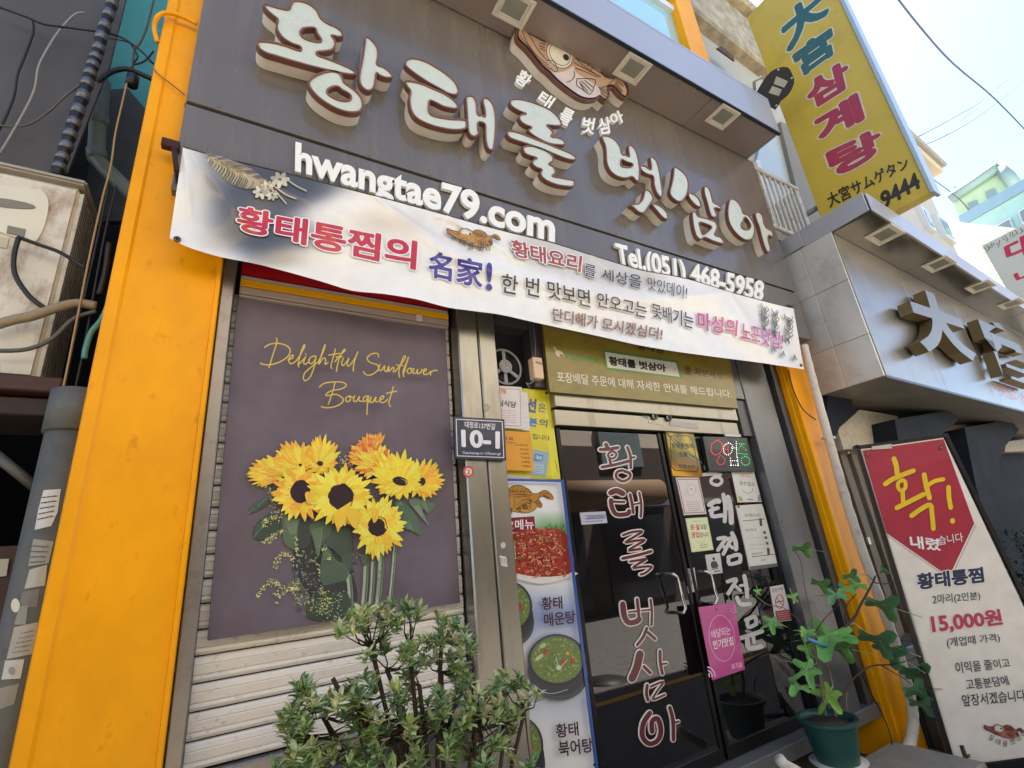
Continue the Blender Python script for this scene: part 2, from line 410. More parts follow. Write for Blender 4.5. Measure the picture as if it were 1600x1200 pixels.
# head of the shutter: red, grey and yellow bands
hb = mat('beige_grey_head', 'a8988c', .4, var=.06); 
x0, x1 = -.02, 1.072
def zat(px, py, y): return W(px, py, y).z
zy1, zy0 = zat(400, 441, .0), zat(400, 451, .0)
MB().box((x0, .01, zat(400, 430, 0)), (x1, .1, 3.35)).build('head_box', mat('red_head_box', 'a3121e', .35, coat=.3), sh)
MB().box((x0, -.004, zy1+.003), (x1, .1, zat(400, 434, 0)), bev=.003).build('head_strip', hb, sh)
MB().box((x0, -.01, zy0), (x1, .1, zy1), bev=.002).build('head_strip', mat('yellow_strip', 'e0a008', .35, coat=.3), sh)
MB().box((x0, -.006, zat(400, 462, 0)), (x1, .1, zy0-.003), bev=.003).build('head_strip', hb, sh)
MB().box((x0, .0, 2.965), (x1, .1, zat(400, 462, 0)-.004), bev=.003).build('head_strip', hb, sh)

# steel columns between shutter and door
cl = thing('steel_column', (1.22, 0, 0), 'worn stainless steel column between the shutter and the menu banner', 'column')
MB().box((1.107, -.05, 0), (1.236, .12, 3.3), bev=.008).build('column_casing', M_steel, cl)
MB().box((1.244, -.045, 0), (1.362, .12, 3.3), bev=.008).build('column_casing', M_steel, cl)
MB().box((1.236, -.02, 0), (1.244, .1, 3.3)).build('joint', M_black, cl)

# ------------------------------------------------------------------ visor over the sign
vis = thing('sign_canopy', (2.3, -.3, 5.66), 'long grey panelled canopy over the shop sign with square lights underneath', 'canopy')
ZS = 5.66; XL, XR = -.36, 4.85; YO = -.515; YP = -.12
b = MB(); b.box((XL, YO, ZS+.004), (XR, YO+.02, 6.13), bev=.004); b.box((XR-.02, YO+.022, ZS+.004), (XR, .0, 6.13)); b.build('fascia', M_fascia, vis)
b = MB()
nX = 5
for i in range(nX):
    a = XL+(XR-.03-XL)*i/nX; c = XL+(XR-.03-XL)*(i+1)/nX
    bb = MB(); bb.box((a+.002, YO+.03, ZS), (c-.002, YP-.002, ZS+.012), bev=.002); bb.build('soffit_panel', M_soffit, vis)
MB().box((XL, YO-.006, ZS-.012), (XR+.006, YO+.026, ZS+.002)).build('drip_edge', mat('dark_edge_trim', '2d3236', .4, metal=.4), vis)
MB().box((XL, YO, 6.132), (XR, .02, 6.16)).build('top_sheet', M_fascia, vis)

# ------------------------------------------------------------------ the sign
sg = thing('shop_sign', (2.3, -.1, 3.2), 'grey restaurant sign board with big Korean letters and a fish emblem', 'sign')
XSR = 4.94; ZG = 1.66+2.40*.95; ZB = 1.66+1.74
MB().box((-.335, YP, ZG+.012), (XSR, -.02, ZS), bev=.003).build('upper_panel', M_panel, sg)
MB().box((-.335, YP, ZB), (XSR, -.02, ZG-.012), bev=.003).build('lower_panel', M_panel, sg)
MB().box((-.34, YP+.02, ZG-.0115), (XSR-.005, -.02, ZG+.0115)).build('joint', M_black, sg)
for k in range(14):
    x_ = -.2+k*.385
    MB().tube([(x_, YP-.004, ZG+.03), (x_, YP+.001, ZG+.03)], .006, 8).build('screw', mat('dull_screw', '8d8880', .4, metal=.7), sg)
YF = -.228
def cl_letter(shapes, name='letter', y1=YF, face=True):
    o = MB(); fc = MB()
    for sh_ in shapes:
        lps = []
        for l in sh_:
            l = crom(l, 4); lps.append([(p.x, p.z) for p in (W(x, y, y1) for x, y in l)])
        o.loops(lps, y1+.034, YP-.001, 0, 0, cap=False)
        def off(l, d):
            N = len(l); r = []; ar = sum(l[i-1][0]*l[i][1]-l[i][0]*l[i-1][1] for i in range(N)); sg_ = 1 if ar > 0 else -1
            for i in range(N):
                a, c = l[i-1], l[(i+1) % N]; dx, dy = c[0]-a[0], c[1]-a[1]; q = math.hypot(dx, dy) or 1
                r.append((l[i][0]+dy/q*d*sg_, l[i][1]-dx/q*d*sg_))
            return r
        rim = [off(l, .004 if i == 0 else -.004) for i, l in enumerate(lps)]
        inn = [off(l, -.007 if i == 0 else .007) for i, l in enumerate(lps)]
        o.loops(rim, y1, y1+.036, 1, 1, cap=False)
        for l, q in zip(rim, inn):
            N = len(l); o.mesh([Vector((x, y1, zz)) for x, zz in l]+[Vector((x, y1, zz)) for x, zz in q], [(i, (i+1) % N, N+(i+1) % N, N+i) for i in range(N)], 1)
            o.mesh([Vector((x, y1, zz)) for x, zz in q]+[Vector((x, y1+.009, zz)) for x, zz in q], [(i, (i+1) % N, N+(i+1) % N, N+i) for i in range(N)], 1)
        fc.loops([off(l, -.005 if i == 0 else .005) for i, l in enumerate(lps)], y1+.007, None)
    ob = o.build(name, [M_letside, M_letrim], sg)
    if face: fc.build('letter_face', M_letface, ob)
    return ob
A = lambda p: zm(p, 390, 0, 5.714); B_ = lambda p: zm(p, 620, 70, 6); C_ = lambda p: zm(p, 760, 130, 6.316); D_ = lambda p: zm(p, 900, 190, 7.056); F_ = lambda p: zm(p, 1030, 240, 6.665); G_ = lambda p: zm(p, 790, 20, 6)
cl_letter([[A([(128,30),(170,38),(240,58),(310,76),(350,75),(368,35),(385,8),(430,0),(500,15),(570,55),(610,100),(640,160),(700,205),(760,230),(810,265),(835,300),(828,322),(790,325),(735,312),(760,350),(768,395),(740,440),(670,455),(608,462),(612,488),(700,520),(800,560),(890,600),(945,635),(945,660),(890,660),(800,645),(700,622),(560,590),(400,545),(250,500),(150,470),(90,430),(68,390),(75,365),(130,362),(220,375),(330,405),(445,445),(452,412),(380,385),(300,335),(250,270),(240,220),(250,170),(225,145),(170,100),(135,60)]),
             A([(500,247),(583,247),(600,290),(640,350),(610,368),(540,355),(480,330),(455,290),(470,262)])],
           [A([(530,720),(560,690),(620,655),(700,632),(770,632),(810,655),(835,700),(850,735),(900,770),(960,820),(1000,870),(1015,920),(1005,970),(975,995),(900,1000),(800,975),(700,925),(610,860),(555,800),(532,760)]), A([(700,800),(740,775),(790,770),(830,800),(885,830),(905,860),(895,885),(850,895),(790,885),(730,855),(700,830)])],
           [A([(1035,325),(1070,335),(1115,380),(1145,430),(1150,500),(1140,570),(1190,590),(1240,625),(1275,665),(1270,690),(1220,690),(1165,670),(1135,650),(1125,720),(1110,780),(1080,805),(1040,800),(1000,765),(980,710),(985,640),(1005,540),(1020,440),(1030,370)])]])
cl_letter([[B_([(80,165),(90,140),(130,122),(200,128),(290,160),(400,225),(490,290),(550,350),(580,410),(578,450),(545,465),(480,450),(400,405),(300,350),(200,285),(120,225),(85,190)])],
           [B_([(80,345),(110,335),(180,345),(260,370),(350,410),(450,455),(530,510),(570,555),(572,590),(530,595),(440,575),(370,540),(315,520),(303,560),(305,620),(330,655),(400,675),(500,690),(600,695),(650,705),(658,750),(640,785),(560,795),(460,785),(340,755),(240,715),(170,665),(130,590),(120,500),(130,430),(100,390)])],
           [B_([(655,480),(690,472),(725,490),(750,540),(755,600),(765,655),(800,655),(828,668),(825,600),(810,540),(812,500),(840,492),(880,520),(915,580),(930,660),(932,760),(925,880),(910,970),(885,985),(855,960),(838,900),(832,820),(828,740),(770,722),(765,780),(772,830),(740,855),(705,850),(675,810),(665,730),(660,640),(655,560),(650,510)])]])
cl_letter([[C_([(235,180),(260,155),(330,152),(430,175),(540,215),(640,265),(710,330),(745,390),(735,415),(680,418),(602,412),(640,450),(660,485),(645,522),(690,528),(750,548),(782,580),(770,605),(700,605),(620,590),(530,550),(450,500),(415,460),(450,432),(400,412),(350,380),(325,335),(350,305),(395,298),(350,280),(290,250),(245,215)])],
           [C_([(205,490),(225,468),(280,472),(370,500),(480,545),(600,590),(720,640),(820,680),(880,720),(885,750),(850,755),(770,735),(660,690),(540,645),(420,600),(310,565),(235,535)])],
           [C_([(365,650),(370,625),(420,612),(500,625),(580,655),(640,695),(665,735),(655,770),(620,795),(660,815),(685,860),(680,890),(655,912),(720,925),(800,940),(870,955),(875,985),(860,1015),(790,1015),(700,1000),(610,965),(555,925),(535,880),(550,850),(490,825),(455,785),(470,750),(500,735),(440,715),(385,690)])]])
cl_letter([[D_([(290,160),(340,152),(400,175),(450,215),(490,275),(515,355),(550,362),(590,380),(585,330),(580,275),(595,255),(630,270),(665,320),(690,400),(705,500),(708,580),(700,640),(670,650),(625,605),(560,620),(490,610),(420,575),(370,520),(340,440),(335,340),(325,260),(300,200)]), D_([(510,415),(560,440),(625,462),(620,490),(570,500),(510,490),(498,455)])],
           [D_([(715,485),(760,485),(828,525),(830,460),(820,395),(850,388),(890,430),(915,500),(935,600),(950,700),(960,780),(950,825),(925,820),(890,770),(865,690),(855,600),(790,575),(740,545),(715,510)])],
           [D_([(770,750),(810,760),(850,815),(855,850),(820,910),(770,985),(740,1005),(690,990),(640,945),(600,920),(650,905),(700,895),(740,850),(755,790)])],
           [D_([(850,905),(890,905),(950,940),(1000,990),(1020,1040),(1015,1070),(980,1065),(930,1020),(885,965),(850,925)])]])
cl_letter([[F_([(160,140),(190,145),(250,190),(295,250),(310,320),(300,400),(270,460),(230,495),(180,485),(130,440),(115,390),(135,310),(150,230)])],
           [F_([(310,405),(350,415),(400,450),(435,510),(440,550),(400,545),(350,500),(315,450)])],
           [F_([(480,335),(510,345),(540,400),(555,460),(570,505),(620,530),(650,560),(650,580),(610,565),(580,565),(590,600),(605,640),(585,660),(550,650),(525,590),(505,510),(480,430),(470,370)])],
           [F_([(350,605),(385,610),(410,650),(470,665),(540,685),(590,710),(610,750),(600,800),(585,845),(640,865),(670,900),(675,935),(640,930),(560,905),(480,870),(455,880),(430,890),(390,850),(365,770),(350,680)]), F_([(425,715),(490,730),(550,760),(520,800),(460,840),(440,790)])]])
cl_letter([[F_([(740,480),(775,470),(820,500),(860,560),(880,620),(930,640),(975,700),(1000,770),(990,850),(960,890),(900,895),(830,850),(770,780),(730,700),(718,600),(725,530)]), F_([(895,660),(930,690),(955,740),(945,780),(905,790),(865,770),(860,730),(880,700)])],
           [F_([(1005,620),(1045,608),(1080,650),(1095,720),(1120,770),(1170,800),(1190,840),(1180,865),(1145,850),(1140,900),(1160,970),(1160,1010),(1130,1020),(1100,960),(1070,860),(1045,760),(1015,680)])]])
# fish emblem
fish_out = G_([(120,120),(150,112),(185,130),(220,180),(300,225),(370,260),(400,230),(450,228),(520,250),(580,300),(620,350),(640,375),(700,360),(780,385),(850,440),(900,510),(920,570),(980,605),(1060,600),(1120,640),(1155,720),(1150,780),(1120,800),(1060,760),(1010,700),(960,710),(975,760),(955,810),(930,830),(880,790),(850,810),(780,820),(700,800),(620,750),(540,690),(470,630),(400,560),(330,500),(250,400),(180,320),(110,250),(105,180)])
fo = cl_letter([[fish_out]], name='fish_emblem', face=False)
def fish(p, T, tan='c9a687', ln='3b2a26', lw=1.4, belly='ddd0c6', fin='c0a080'):
    t = lambda q: [T(a) for a in q]
    p.poly(t([(135,135),(155,125),(190,150),(225,195),(300,240),(370,275),(410,245),(450,243),(520,265),(575,312),(615,362),(640,390),(700,375),(775,398),(842,452),(890,520),(905,580),(975,617),(1058,612),(1108,650),(1138,722),(1134,770),(1115,780),(1065,745),(1010,680),(950,690),(960,760),(945,800),(925,810),(880,775),(848,795),(780,803),(705,785),(628,737),(548,678),(478,618),(410,548),(340,488),(260,388),(190,308),(125,240),(120,180)]), tan, sm=2)
    p.poly(t([(430,540),(480,560),(560,545),(640,500),(660,560),(860,690),(880,770),(780,800),(705,785),(628,737),(548,678),(470,610)]), belly, sm=3)
    p.up(.00012); p.disc(*T((508,390)), T.s*115, T.s*145, ln, rot=T.r-38, n=24); p.disc(*T((508,390)), T.s*108, T.s*138, 'd8d0c6', rot=T.r-38, n=24)
    p.disc(*T((508,390)), T.s*88, T.s*118, ln, rot=T.r-38, n=24); p.disc(*T((508,390)), T.s*82, T.s*112, 'dcd8c4', rot=T.r-38, n=24); p.disc(*T((566,418)), T.s*26, T.s*34, '1b1613', rot=T.r-38)
    p.up(.00012)
    L_ = [[(150,140),(210,190),(290,330),(390,450)],[(150,150),(190,260),(290,400),(400,490)],[(135,215),(200,300),(310,440),(420,530)],[(390,450),(440,450),(475,500),(485,545),(450,552),(425,520)],[(220,195),(300,240),(370,272)],
          [(640,395),(720,490),(880,600)],[(650,430),(760,480),(905,575)],[(645,470),(750,530),(890,600)],[(655,520),(760,560),(860,605)],[(640,550),(645,590),(615,635),(570,652)],
          [(670,620),(760,618),(840,632),(830,690),(790,765),(720,720),(665,680),(670,620)],[(690,650),(770,740)],[(710,640),(800,730)],[(740,635),(820,700)],[(700,670),(740,735)],
          [(900,700),(945,690),(1000,640),(1015,620)],[(870,700),(960,735)],[(880,715),(950,760)],[(890,740),(940,790)],[(1040,640),(1100,690)],[(1030,655),(1095,740)],[(1020,670),(1080,745)],
          [(720,400),(680,440)],[(770,425),(720,465)],[(815,460),(765,500)],[(850,490),(800,535)],[(320,290),(370,300)],[(310,310),(365,330)],[(320,335),(370,355)],[(640,395),(700,378),(780,400),(845,455),(905,560)]]
    for l in L_: p.strk(t(l), lw, ln, sm=3)
    p.strk(t([(135,135),(155,125),(190,150),(225,195),(300,240),(370,275),(410,245),(450,243),(520,265),(575,312),(615,362),(640,390),(700,375),(775,398),(842,452),(890,520),(905,580),(975,617),(1058,612),(1108,650),(1138,722),(1134,770),(1115,780),(1065,745),(1010,680),(950,690),(960,760),(945,800),(925,810),(880,775),(848,795),(780,803),(705,785),(628,737),(548,678),(478,618),(410,548),(340,488),(260,388),(190,308),(125,240),(120,180),(135,135)]), lw, ln, sm=2)
class Tm:                                   # similarity from the emblem's own drawing units to another place
    def __init__(s, ox, oy, sc, rot=0, sy=1, sh=0): s.ox, s.oy, s.s, s.r, s.sy, s.sh = ox, oy, sc, rot, sy, sh
    def __call__(s, p):
        x, y = (p[0]-630)*s.s, (p[1]-450)*s.s*s.sy; c, q = math.cos(R(s.r)), math.sin(R(s.r))
        return (s.ox+x*c-y*q, s.oy+x*q+y*c)
fp = Pr(lambda x, y: W(x, y, YF-.001)); 
tf = Tm(790+630/6, 20+450/6, 1/6); fish(fp, tf, tan='b9977a', belly='cfc3bb', lw=1.3); fp.build('emblem_face', M_board, fo)
# small white letters of the emblem
def small(quad, t, bold=.03, y=-.15, d=.028, cap=None, name='small_letter'):
    b = MB(); solid_text(b, t, quad, lambda x, y_: W(x, y_, y), (0, d, 0), bold, cap); return b.build(name, M_white, sg)
def gq(cx_, cy_, w_, h_, rot):
    c, s_ = math.cos(R(rot)), math.sin(R(rot)); pt = lambda x, y: (cx_+x*c-y*s_, cy_+x*s_+y*c)
    return [pt(-w_/2, -h_/2), pt(w_/2, -h_/2), pt(w_/2, h_/2), pt(-w_/2, h_/2)]
for ch, cx_, cy_, w_, h_, r_ in (('황', 818, 123, 22, 24, 38), ('태', 853, 156, 24, 22, 35), ('를', 885, 182, 20, 26, 28), ('벗', 920, 196, 20, 26, 10), ('삼', 945, 196, 20, 26, -8), ('아', 964, 184, 20, 20, -22)):
    small(gq(cx_, cy_, w_, h_, r_), ch, .02, y=-.15)
def line_letters(s, tl, tr, br, bl, bold, name='flat_letter', cap=.716):
    vs, fs, bb = glyphs(s, bold); x0, x1 = bb[0], bb[1]; f = qmap((tl, tr, br, bl), cap, bb)
    # connected pieces = letters, each one its own part
    par = list(range(len(vs)))
    def fd(i):
        while par[i] != i: par[i] = par[par[i]]; i = par[i]
        return i
    for q in fs:
        for i in q[1:]: par[fd(i)] = fd(q[0])
    gr = {}
    for q in fs: gr.setdefault(fd(q[0]), []).append(q)
    for q in sorted(gr.values(), key=lambda g_: min(vs[i][0] for f_ in g_ for i in f_)):
        P_ = [W(*f(*v), YP-.03) for v in vs]; b = MB(); ids = sorted({i for f_ in q for i in f_}); mp = {i: k for k, i in enumerate(ids)}
        pts = [P_[i] for i in ids]; fl = [tuple(mp[i] for i in f_) for f_ in q]; dd = Vector((0, .022, 0))
        b.mesh(pts, fl)
        for a, c in boundary(fl): b.face([pts[a], pts[c], pts[c]+dd, pts[a]+dd])
        b.build(name, M_white, sg)
line_letters('hwangtae79.com', (462, 221), (868, 333), (867, 377), (461, 265), .032)
line_letters('Tel.(051) 468-5958', (961, 379), (1195, 440), (1192, 470), (966, 410), .03)

# ------------------------------------------------------------------ recessed square lights in the canopy
def sqlight(cx_, cy_, label, parentless=True, z=ZS, ax=(1, 0), hx=.14, hy=.115, fn=None, group='square lights under the grey canopy'):
    c = WZ(cx_, cy_, z); t = thing('recessed_light', (c.x, c.y, z-.02), label, 'ceiling light', group)
    a = Vector((ax[0], ax[1], 0)).normalized(); n = Vector((-a.y, a.x, 0)); rt = Matrix((a, n, Vector((0, 0, 1)))).transposed()
    b = MB()
    def ring(o, i, z0, z1, m=0):
        for (x0, y0, x1, y1) in ((-o[0], -o[1], o[0], -i[1]), (-o[0], i[1], o[0], o[1]), (-o[0], -i[1], -i[0], i[1]), (i[0], -i[1], o[0], i[1])):
            bb = MB(); bb.box((x0, y0, z0), (x1, y1, z1), bev=.003); b.mesh([c+rt@v for v in bb.v], bb.f, m)
    ring((hx, hy), (hx*.78, hy*.76), -.016, -.001); ring((hx*.775, hy*.755), (hx*.62, hy*.6), -.008, -.001)
    b.build('frame', mat('cream_light_frame', 'd8d2c4', .4, var=.04, dirt='8d8372', dscale=9, damt=.4), t)
    g_ = MB(); g_.mesh([c+rt@Vector(v) for v in ((-hx*.62, -hy*.6, -.004), (hx*.62, -hy*.6, -.004), (hx*.62, hy*.6, -.004), (-hx*.62, hy*.6, -.004))], [(0, 1, 2, 3)])
    for k in range(9):
        x = -hx*.6+hx*1.2*k/8; g_.mesh([c+rt@Vector(v) for v in ((x-.003, -hy*.59, -.0065), (x+.003, -hy*.59, -.0065), (x+.003, hy*.59, -.0065), (x-.003, hy*.59, -.0065))], [(0, 1, 2, 3)])
    g_.build('lens', mat('ribbed_frosted_lens', '8f9183', .3, var=.1, coat=.4), t)
sqlight(803, 12, 'square canopy light cut by the top of the photo, left of the fish emblem')
sqlight(988, 107, 'square canopy light beside the tail of the fish emblem')
sqlight(1129, 182, 'square canopy light nearest the right end of the grey canopy')
# ------------------------------------------------------------------ vinyl banner hung across the sign
def interp(tab, x):
    if x <= tab[0][0]: return tab[0][1]
    for (a, b), (c, d) in zip(tab, tab[1:]):
        if x <= c: return b+(d-b)*(x-a)/(c-a)
    return tab[-1][1]
TOPC = [(286, 229), (330, 243), (400, 259), (480, 279), (575, 303), (640, 320), (700, 337), (750, 351), (800, 364), (860, 378), (935, 402), (1000, 422), (1070, 434), (1140, 456), (1200, 472), (1240, 482)]
BOTC = [(265, 372), (285, 383), (310, 392), (345, 402), (400, 412), (450, 425), (500, 439), (550, 455), (600, 459), (650, 467), (700, 481), (780, 491), (850, 507), (930, 524), (1000, 540), (1060, 550), (1120, 558), (1190, 567), (1256, 577)]
def sm_(tab, x): return (interp(tab, x-14)+interp(tab, x)*2+interp(tab, x+14))/4 if tab[0][0]+14 < x < tab[-1][0]-14 else interp(tab, x)
FOLD = [(575, 303), (640, 352), (700, 392), (760, 418), (850, 440), (950, 462), (1050, 466), (1140, 458)]
FOLD2 = [(690, 337), (740, 360), (800, 400), (860, 425)]
CREASE = [((575, 300), (735, 408), 5, .012), ((640, 318), (700, 345), 4, .006), ((700, 337), (800, 418), 4, .010), ((700, 337), (665, 440), 6, .006), ((1140, 456), (990, 470), 5, .010), ((1140, 456), (1190, 540), 5, .006), ((286, 229), (305, 385), 5, .009), ((286, 229), (430, 398), 6, .009), ((286, 229), (560, 345), 5, .006),
          ((1240, 480), (1110, 548), 5, .008), ((1240, 480), (1205, 566), 4, .007), ((925, 400), (860, 450), 4, .006), ((925, 400), (985, 445), 4, .006), ((460, 275), (540, 400), 7, .005), ((1062, 432), (1040, 500), 5, .005)]
def crease(px, py):
    v = 0
    for (ax_, ay_), (bx_, by_), w_, am in CREASE:
        dx, dy = bx_-ax_, by_-ay_; L2 = dx*dx+dy*dy; t = ((px-ax_)*dx+(py-ay_)*dy)/L2
        if t < -.05 or t > 1.1: continue
        d = abs((px-ax_)*dy-(py-ay_)*dx)/math.sqrt(L2)
        if d < w_*4: v -= am*math.exp(-(d/(w_*(.5+t)))**1.5)*max(0, min(1, (1.1-t)*2.2))*min(1, (t+.05)*8)
    return v
def yb(px, py):
    v = crease(px, py)
    t, b = sm_(TOPC, px), sm_(BOTC, px); r = (py-t)/(b-t)
    v += -.012*math.sin(px*.011+1.0)-.01*math.sin(px*.027+py*.02)
    if 560 < px < 1160:
        d = py-interp(FOLD, px); e = min(1, (px-560)/90, (1160-px)/90)
        v += -.028*e*math.exp(-(d/15)**2) + .022*e*(1/(1+math.exp(d/7)))
    if 640 < px < 900:
        d = py-interp(FOLD2, px); e = min(1, (px-640)/60, (900-px)/60); v += -.016*e*math.exp(-(d/7)**2)
    v += -.018*math.exp(-((r-1)/.09)**2)*(.6+.4*math.sin(px*.02)) 
    v += .012*math.sin((px+py*1.3)*.045)*math.exp(-((px-330)/90)**2)+.012*math.sin((px-py*1.1)*.06)*math.exp(-((px-1180)/80)**2)
    return -.205+v
BF = lambda x, y: W(x, y, yb(x, y))
ban = thing('vinyl_banner', BF(760, 470), 'long white vinyl banner sagging across the bottom of the grey sign', 'banner')
b = MB(); NX, NY = 460, 56
def bcol(px, py, u, v):
    base = (238, 236, 232)
    n = math.sin(px*.013+py*.03)*.5+math.sin(px*.031-py*.021+1)*.5
    c = [base[0]-5*n, base[1]-5*n, base[2]-3*n-1]
    def mix(c, q, a): a = max(0, min(1, a)); return [c[i]*(1-a)+q[i]*a for i in range(3)]
    # dark wash at the left with a cloudy edge
    a = 1/(1+math.exp(-(px-(322+ (py-240)*.12))/14)) * 1/(1+math.exp((px-(505+22*math.sin(py*.07)-(py-300)*.55))/15))
    a *= 1/(1+math.exp((py-(392+8*math.sin(px*.05)+(px-330)*.10))/9))
    c = mix(c, (62, 66, 74), a*.93)
    a2 = math.exp(-((px-440)/40)**2-((py-405)/14)**2); c = mix(c, (176, 164, 140), a2*.8)
    a3 = math.exp(-((px-395)/55)**2-((py-330)/26)**2)*a; c = mix(c, (104, 100, 100), a3*.6)
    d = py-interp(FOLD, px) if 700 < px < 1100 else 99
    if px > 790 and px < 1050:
        k = min(1, (px-790)/40, (1050-px)/40)/(1+math.exp((d+16)/5)); c = mix(c, (120, 118, 116), k*.3)  # darker band above the fold paints the shade of the down-facing vinyl
    a4 = math.exp(-((px-600)/60)**2-((py-350)/22)**2)+math.exp(-((px-1010)/30)**2-((py-440)/12)**2); c = mix(c, (196, 182, 160), a4*.5)
    return lin(c)
vv = []; 
for j in range(NY+1):
    for i in range(NX+1):
        u, v = i/NX, j/NY
        xt = 286+(1240-286)*u; xb = 265+(1256-265)*u
        px = xt*(1-v)+xb*v; py = sm_(TOPC, xt)*(1-v)+sm_(BOTC, xb)*v
        vv.append((px, py, u, v))
b.v = [BF(p[0], p[1]) for p in vv]; cc = [bcol(*p) for p in vv]
for j in range(NY):
    for i in range(NX):
        q = (j*(NX+1)+i, j*(NX+1)+i+1, (j+1)*(NX+1)+i+1, (j+1)*(NX+1)+i); b.f.append(q); b.m.append(0); b.sm.append(True); b.c.append([cc[k] for k in q])
b.build('vinyl_sheet', M_vinyl, ban)
p = Pr(BF, base=.0042); p.sub = .10
# fish and flowers print at the top left
for k in range(26):
    t = k/25; x = 322+t*88; y = 243+t*44; L = 10+14*math.sin(math.pi*min(1, t*1.1))
    p.strk([(x, y), (x+L*.5, y+L*.55), (x+L*.2, y+L*1.15)], 4.2, random.choice(['b3a888', 'a3957a', 'c6bd9c', '8d8064']), sm=3, w2=1.5)
    p.strk([(x, y), (x+L*.9, y-2), (x+L*1.2, y+8)], 2.6, random.choice(['83765f', 'a6977c', '6a5d4c']), sm=3, w2=1)
for cx_, cy_, s_ in ((437, 283, 15), (418, 293, 11), (408, 302, 13), (425, 307, 10)):
    for k in range(7):
        a = k*.9+cx_; p.disc(cx_+s_*.55*math.cos(a), cy_+s_*.4*math.sin(a), s_*.5, s_*.25, random.choice(['c9c2a8', 'aca58f', 'd6d1bb']), rot=math.degrees(a), n=10)
    p.disc(cx_, cy_, s_*.25, s_*.18, '5b5348', n=8)
for l in ([(425,290),(445,305),(462,312)], [(430,300),(440,312),(447,320)], [(445,280),(462,292),(478,300)]): p.strk(l, 2.2, 'b9b29b')
# lettering
Q = lambda *a: list(a)
p.text('황태통찜의', Q((372, 322), (652, 378), (649, 424), (368, 362)), 'c02a3c', .035, outline=.035, ocol='f3eef0'); p.up(.0002)
p.text('名家', Q((669, 392), (755, 409), (752, 453), (668, 434)), '3d3591', .03, outline=.03, ocol='f1eff2'); p.up(.0002)
p.text('!', Q((759, 411), (768, 412), (768, 456), (758, 454)), '3d3591', .03)
for s_, q in (('한', Q((783, 428), (809, 433), (807, 463), (782, 458))), ('번', Q((820, 433), (842, 437), (841, 467), (820, 462))), ('맛보면', Q((853, 439), (920, 455), (921, 483), (855, 467))), ('안오고는', Q((931, 457), (1010, 475), (1008, 499), (931, 480))), ('못배기는', Q((1015, 474), (1082, 491), (1081, 516), (1018, 497)))):
    p.text(s_, q, '26242a', .018, outline=.03, ocol='e8e5e4'); p.up(.0003)
p.text('마성의', Q((1087, 487), (1151, 502), (1149, 527), (1088, 516)), 'c22b7c', .03, outline=.03, ocol='efe6ec'); p.up(.0003)
p.text('노포맛집!', Q((1157, 503), (1222, 520), (1220, 548), (1156, 533)), 'c22b7c', .02, outline=.025, ocol='efe6ec'); p.up(.0003)
p.text('황태요리', Q((795, 375), (908, 402), (905, 428), (800, 402)), 'a5452f', .03, outline=.05, ocol='f0ece9'); p.up(.0003)
p.text('를', Q((910, 412), (930, 418), (928, 438), (911, 432)), '262326', .02, outline=.03, ocol='e8e5e4'); p.up(.0003)
p.text('세상을', Q((938, 421), (1000, 432), (1000, 454), (938, 438)), '2b2729', .008)
p.text('맛있데이!', Q((1009, 434), (1072, 448), (1070, 470), (1010, 454)), '3a3436', .004)
p.text('단디해가 모시겠심더!', Q((862, 483), (1033, 515), (1031, 533), (861, 503)), 'a06a30', .0, outline=.022, ocol='4a382a'); p.up(.0003)
y0_ = yb(738, 368); gx_ = (yb(765, 368)-yb(711, 368))/54; gy_ = (yb(738, 382)-yb(738, 354))/28
pf = Pr(lambda x, y: W(x, y, y0_+gx_*(x-738)+gy_*(y-368)), base=.010)
tf = Tm(738, 368, .0735, rot=-20, sy=.95); fish(pf, tf, tan='b98532', belly='c28d3c', ln='3a2a18', lw=.7)
for ch, x, y, r_ in (('황', 708, 371, 18), ('태', 721, 381, 10), ('를', 734, 387, 2), ('벗', 749, 390, -5), ('삼', 761, 388, -8)): p.text(ch, gq(x, y, 10, 12, 12+r_*.3), '3f3a38', 0)
pf.build('banner_fish_print', M_vinyl, ban)
# herbs at the right end
for sx, sy, sc in ((1192, 484, 1), (1208, 492, 1.05), (1229, 500, 1.15)):
    for k in range(16):
        a = random.uniform(-.9, .9); y = sy+k*2.2*sc; p.strk([(sx+random.uniform(-2, 2), y), (sx+6*sc*math.sin(a*2), y-5), (sx+9*sc*math.sin(a*3)*.6, y-9)], 2, random.choice(['33372f', '4a4b41', '6b6657', '8a816c']), sm=2, w2=.8)
for sx, sy in ((1206, 543), (1220, 550), (1238, 556)):
    for k in (-1, 0, 1): p.strk([(sx, sy), (sx+k*3, sy+8)], 1.6, '7f786c')
p.build('banner_print', M_vinyl, ban)
for x, y in ((277, 375), (1251, 571)):
    c = BF(x, y); b = MB(); b.tube([c+Vector((0, -.003, 0)), c+Vector((0, -.009, 0))], .014, 14); b.build('eyelet', mat('brass_eyelet', '7c5b3a', .35, metal=.8), ban)
    b = MB(); b.tube([c+Vector((0, -.0085, 0)), c+Vector((0, -.0105, 0))], .006, 10); b.build('eyelet_hole', M_black, ban)
hem = MB()
pts = [BF(286+(1240-286)*k/80, sm_(TOPC, 286+(1240-286)*k/80)) for k in range(81)]
hem.tube(pts, .004, 5); hem.build('top_cord', mat('dark_cord', '3a3836', .6), ban)
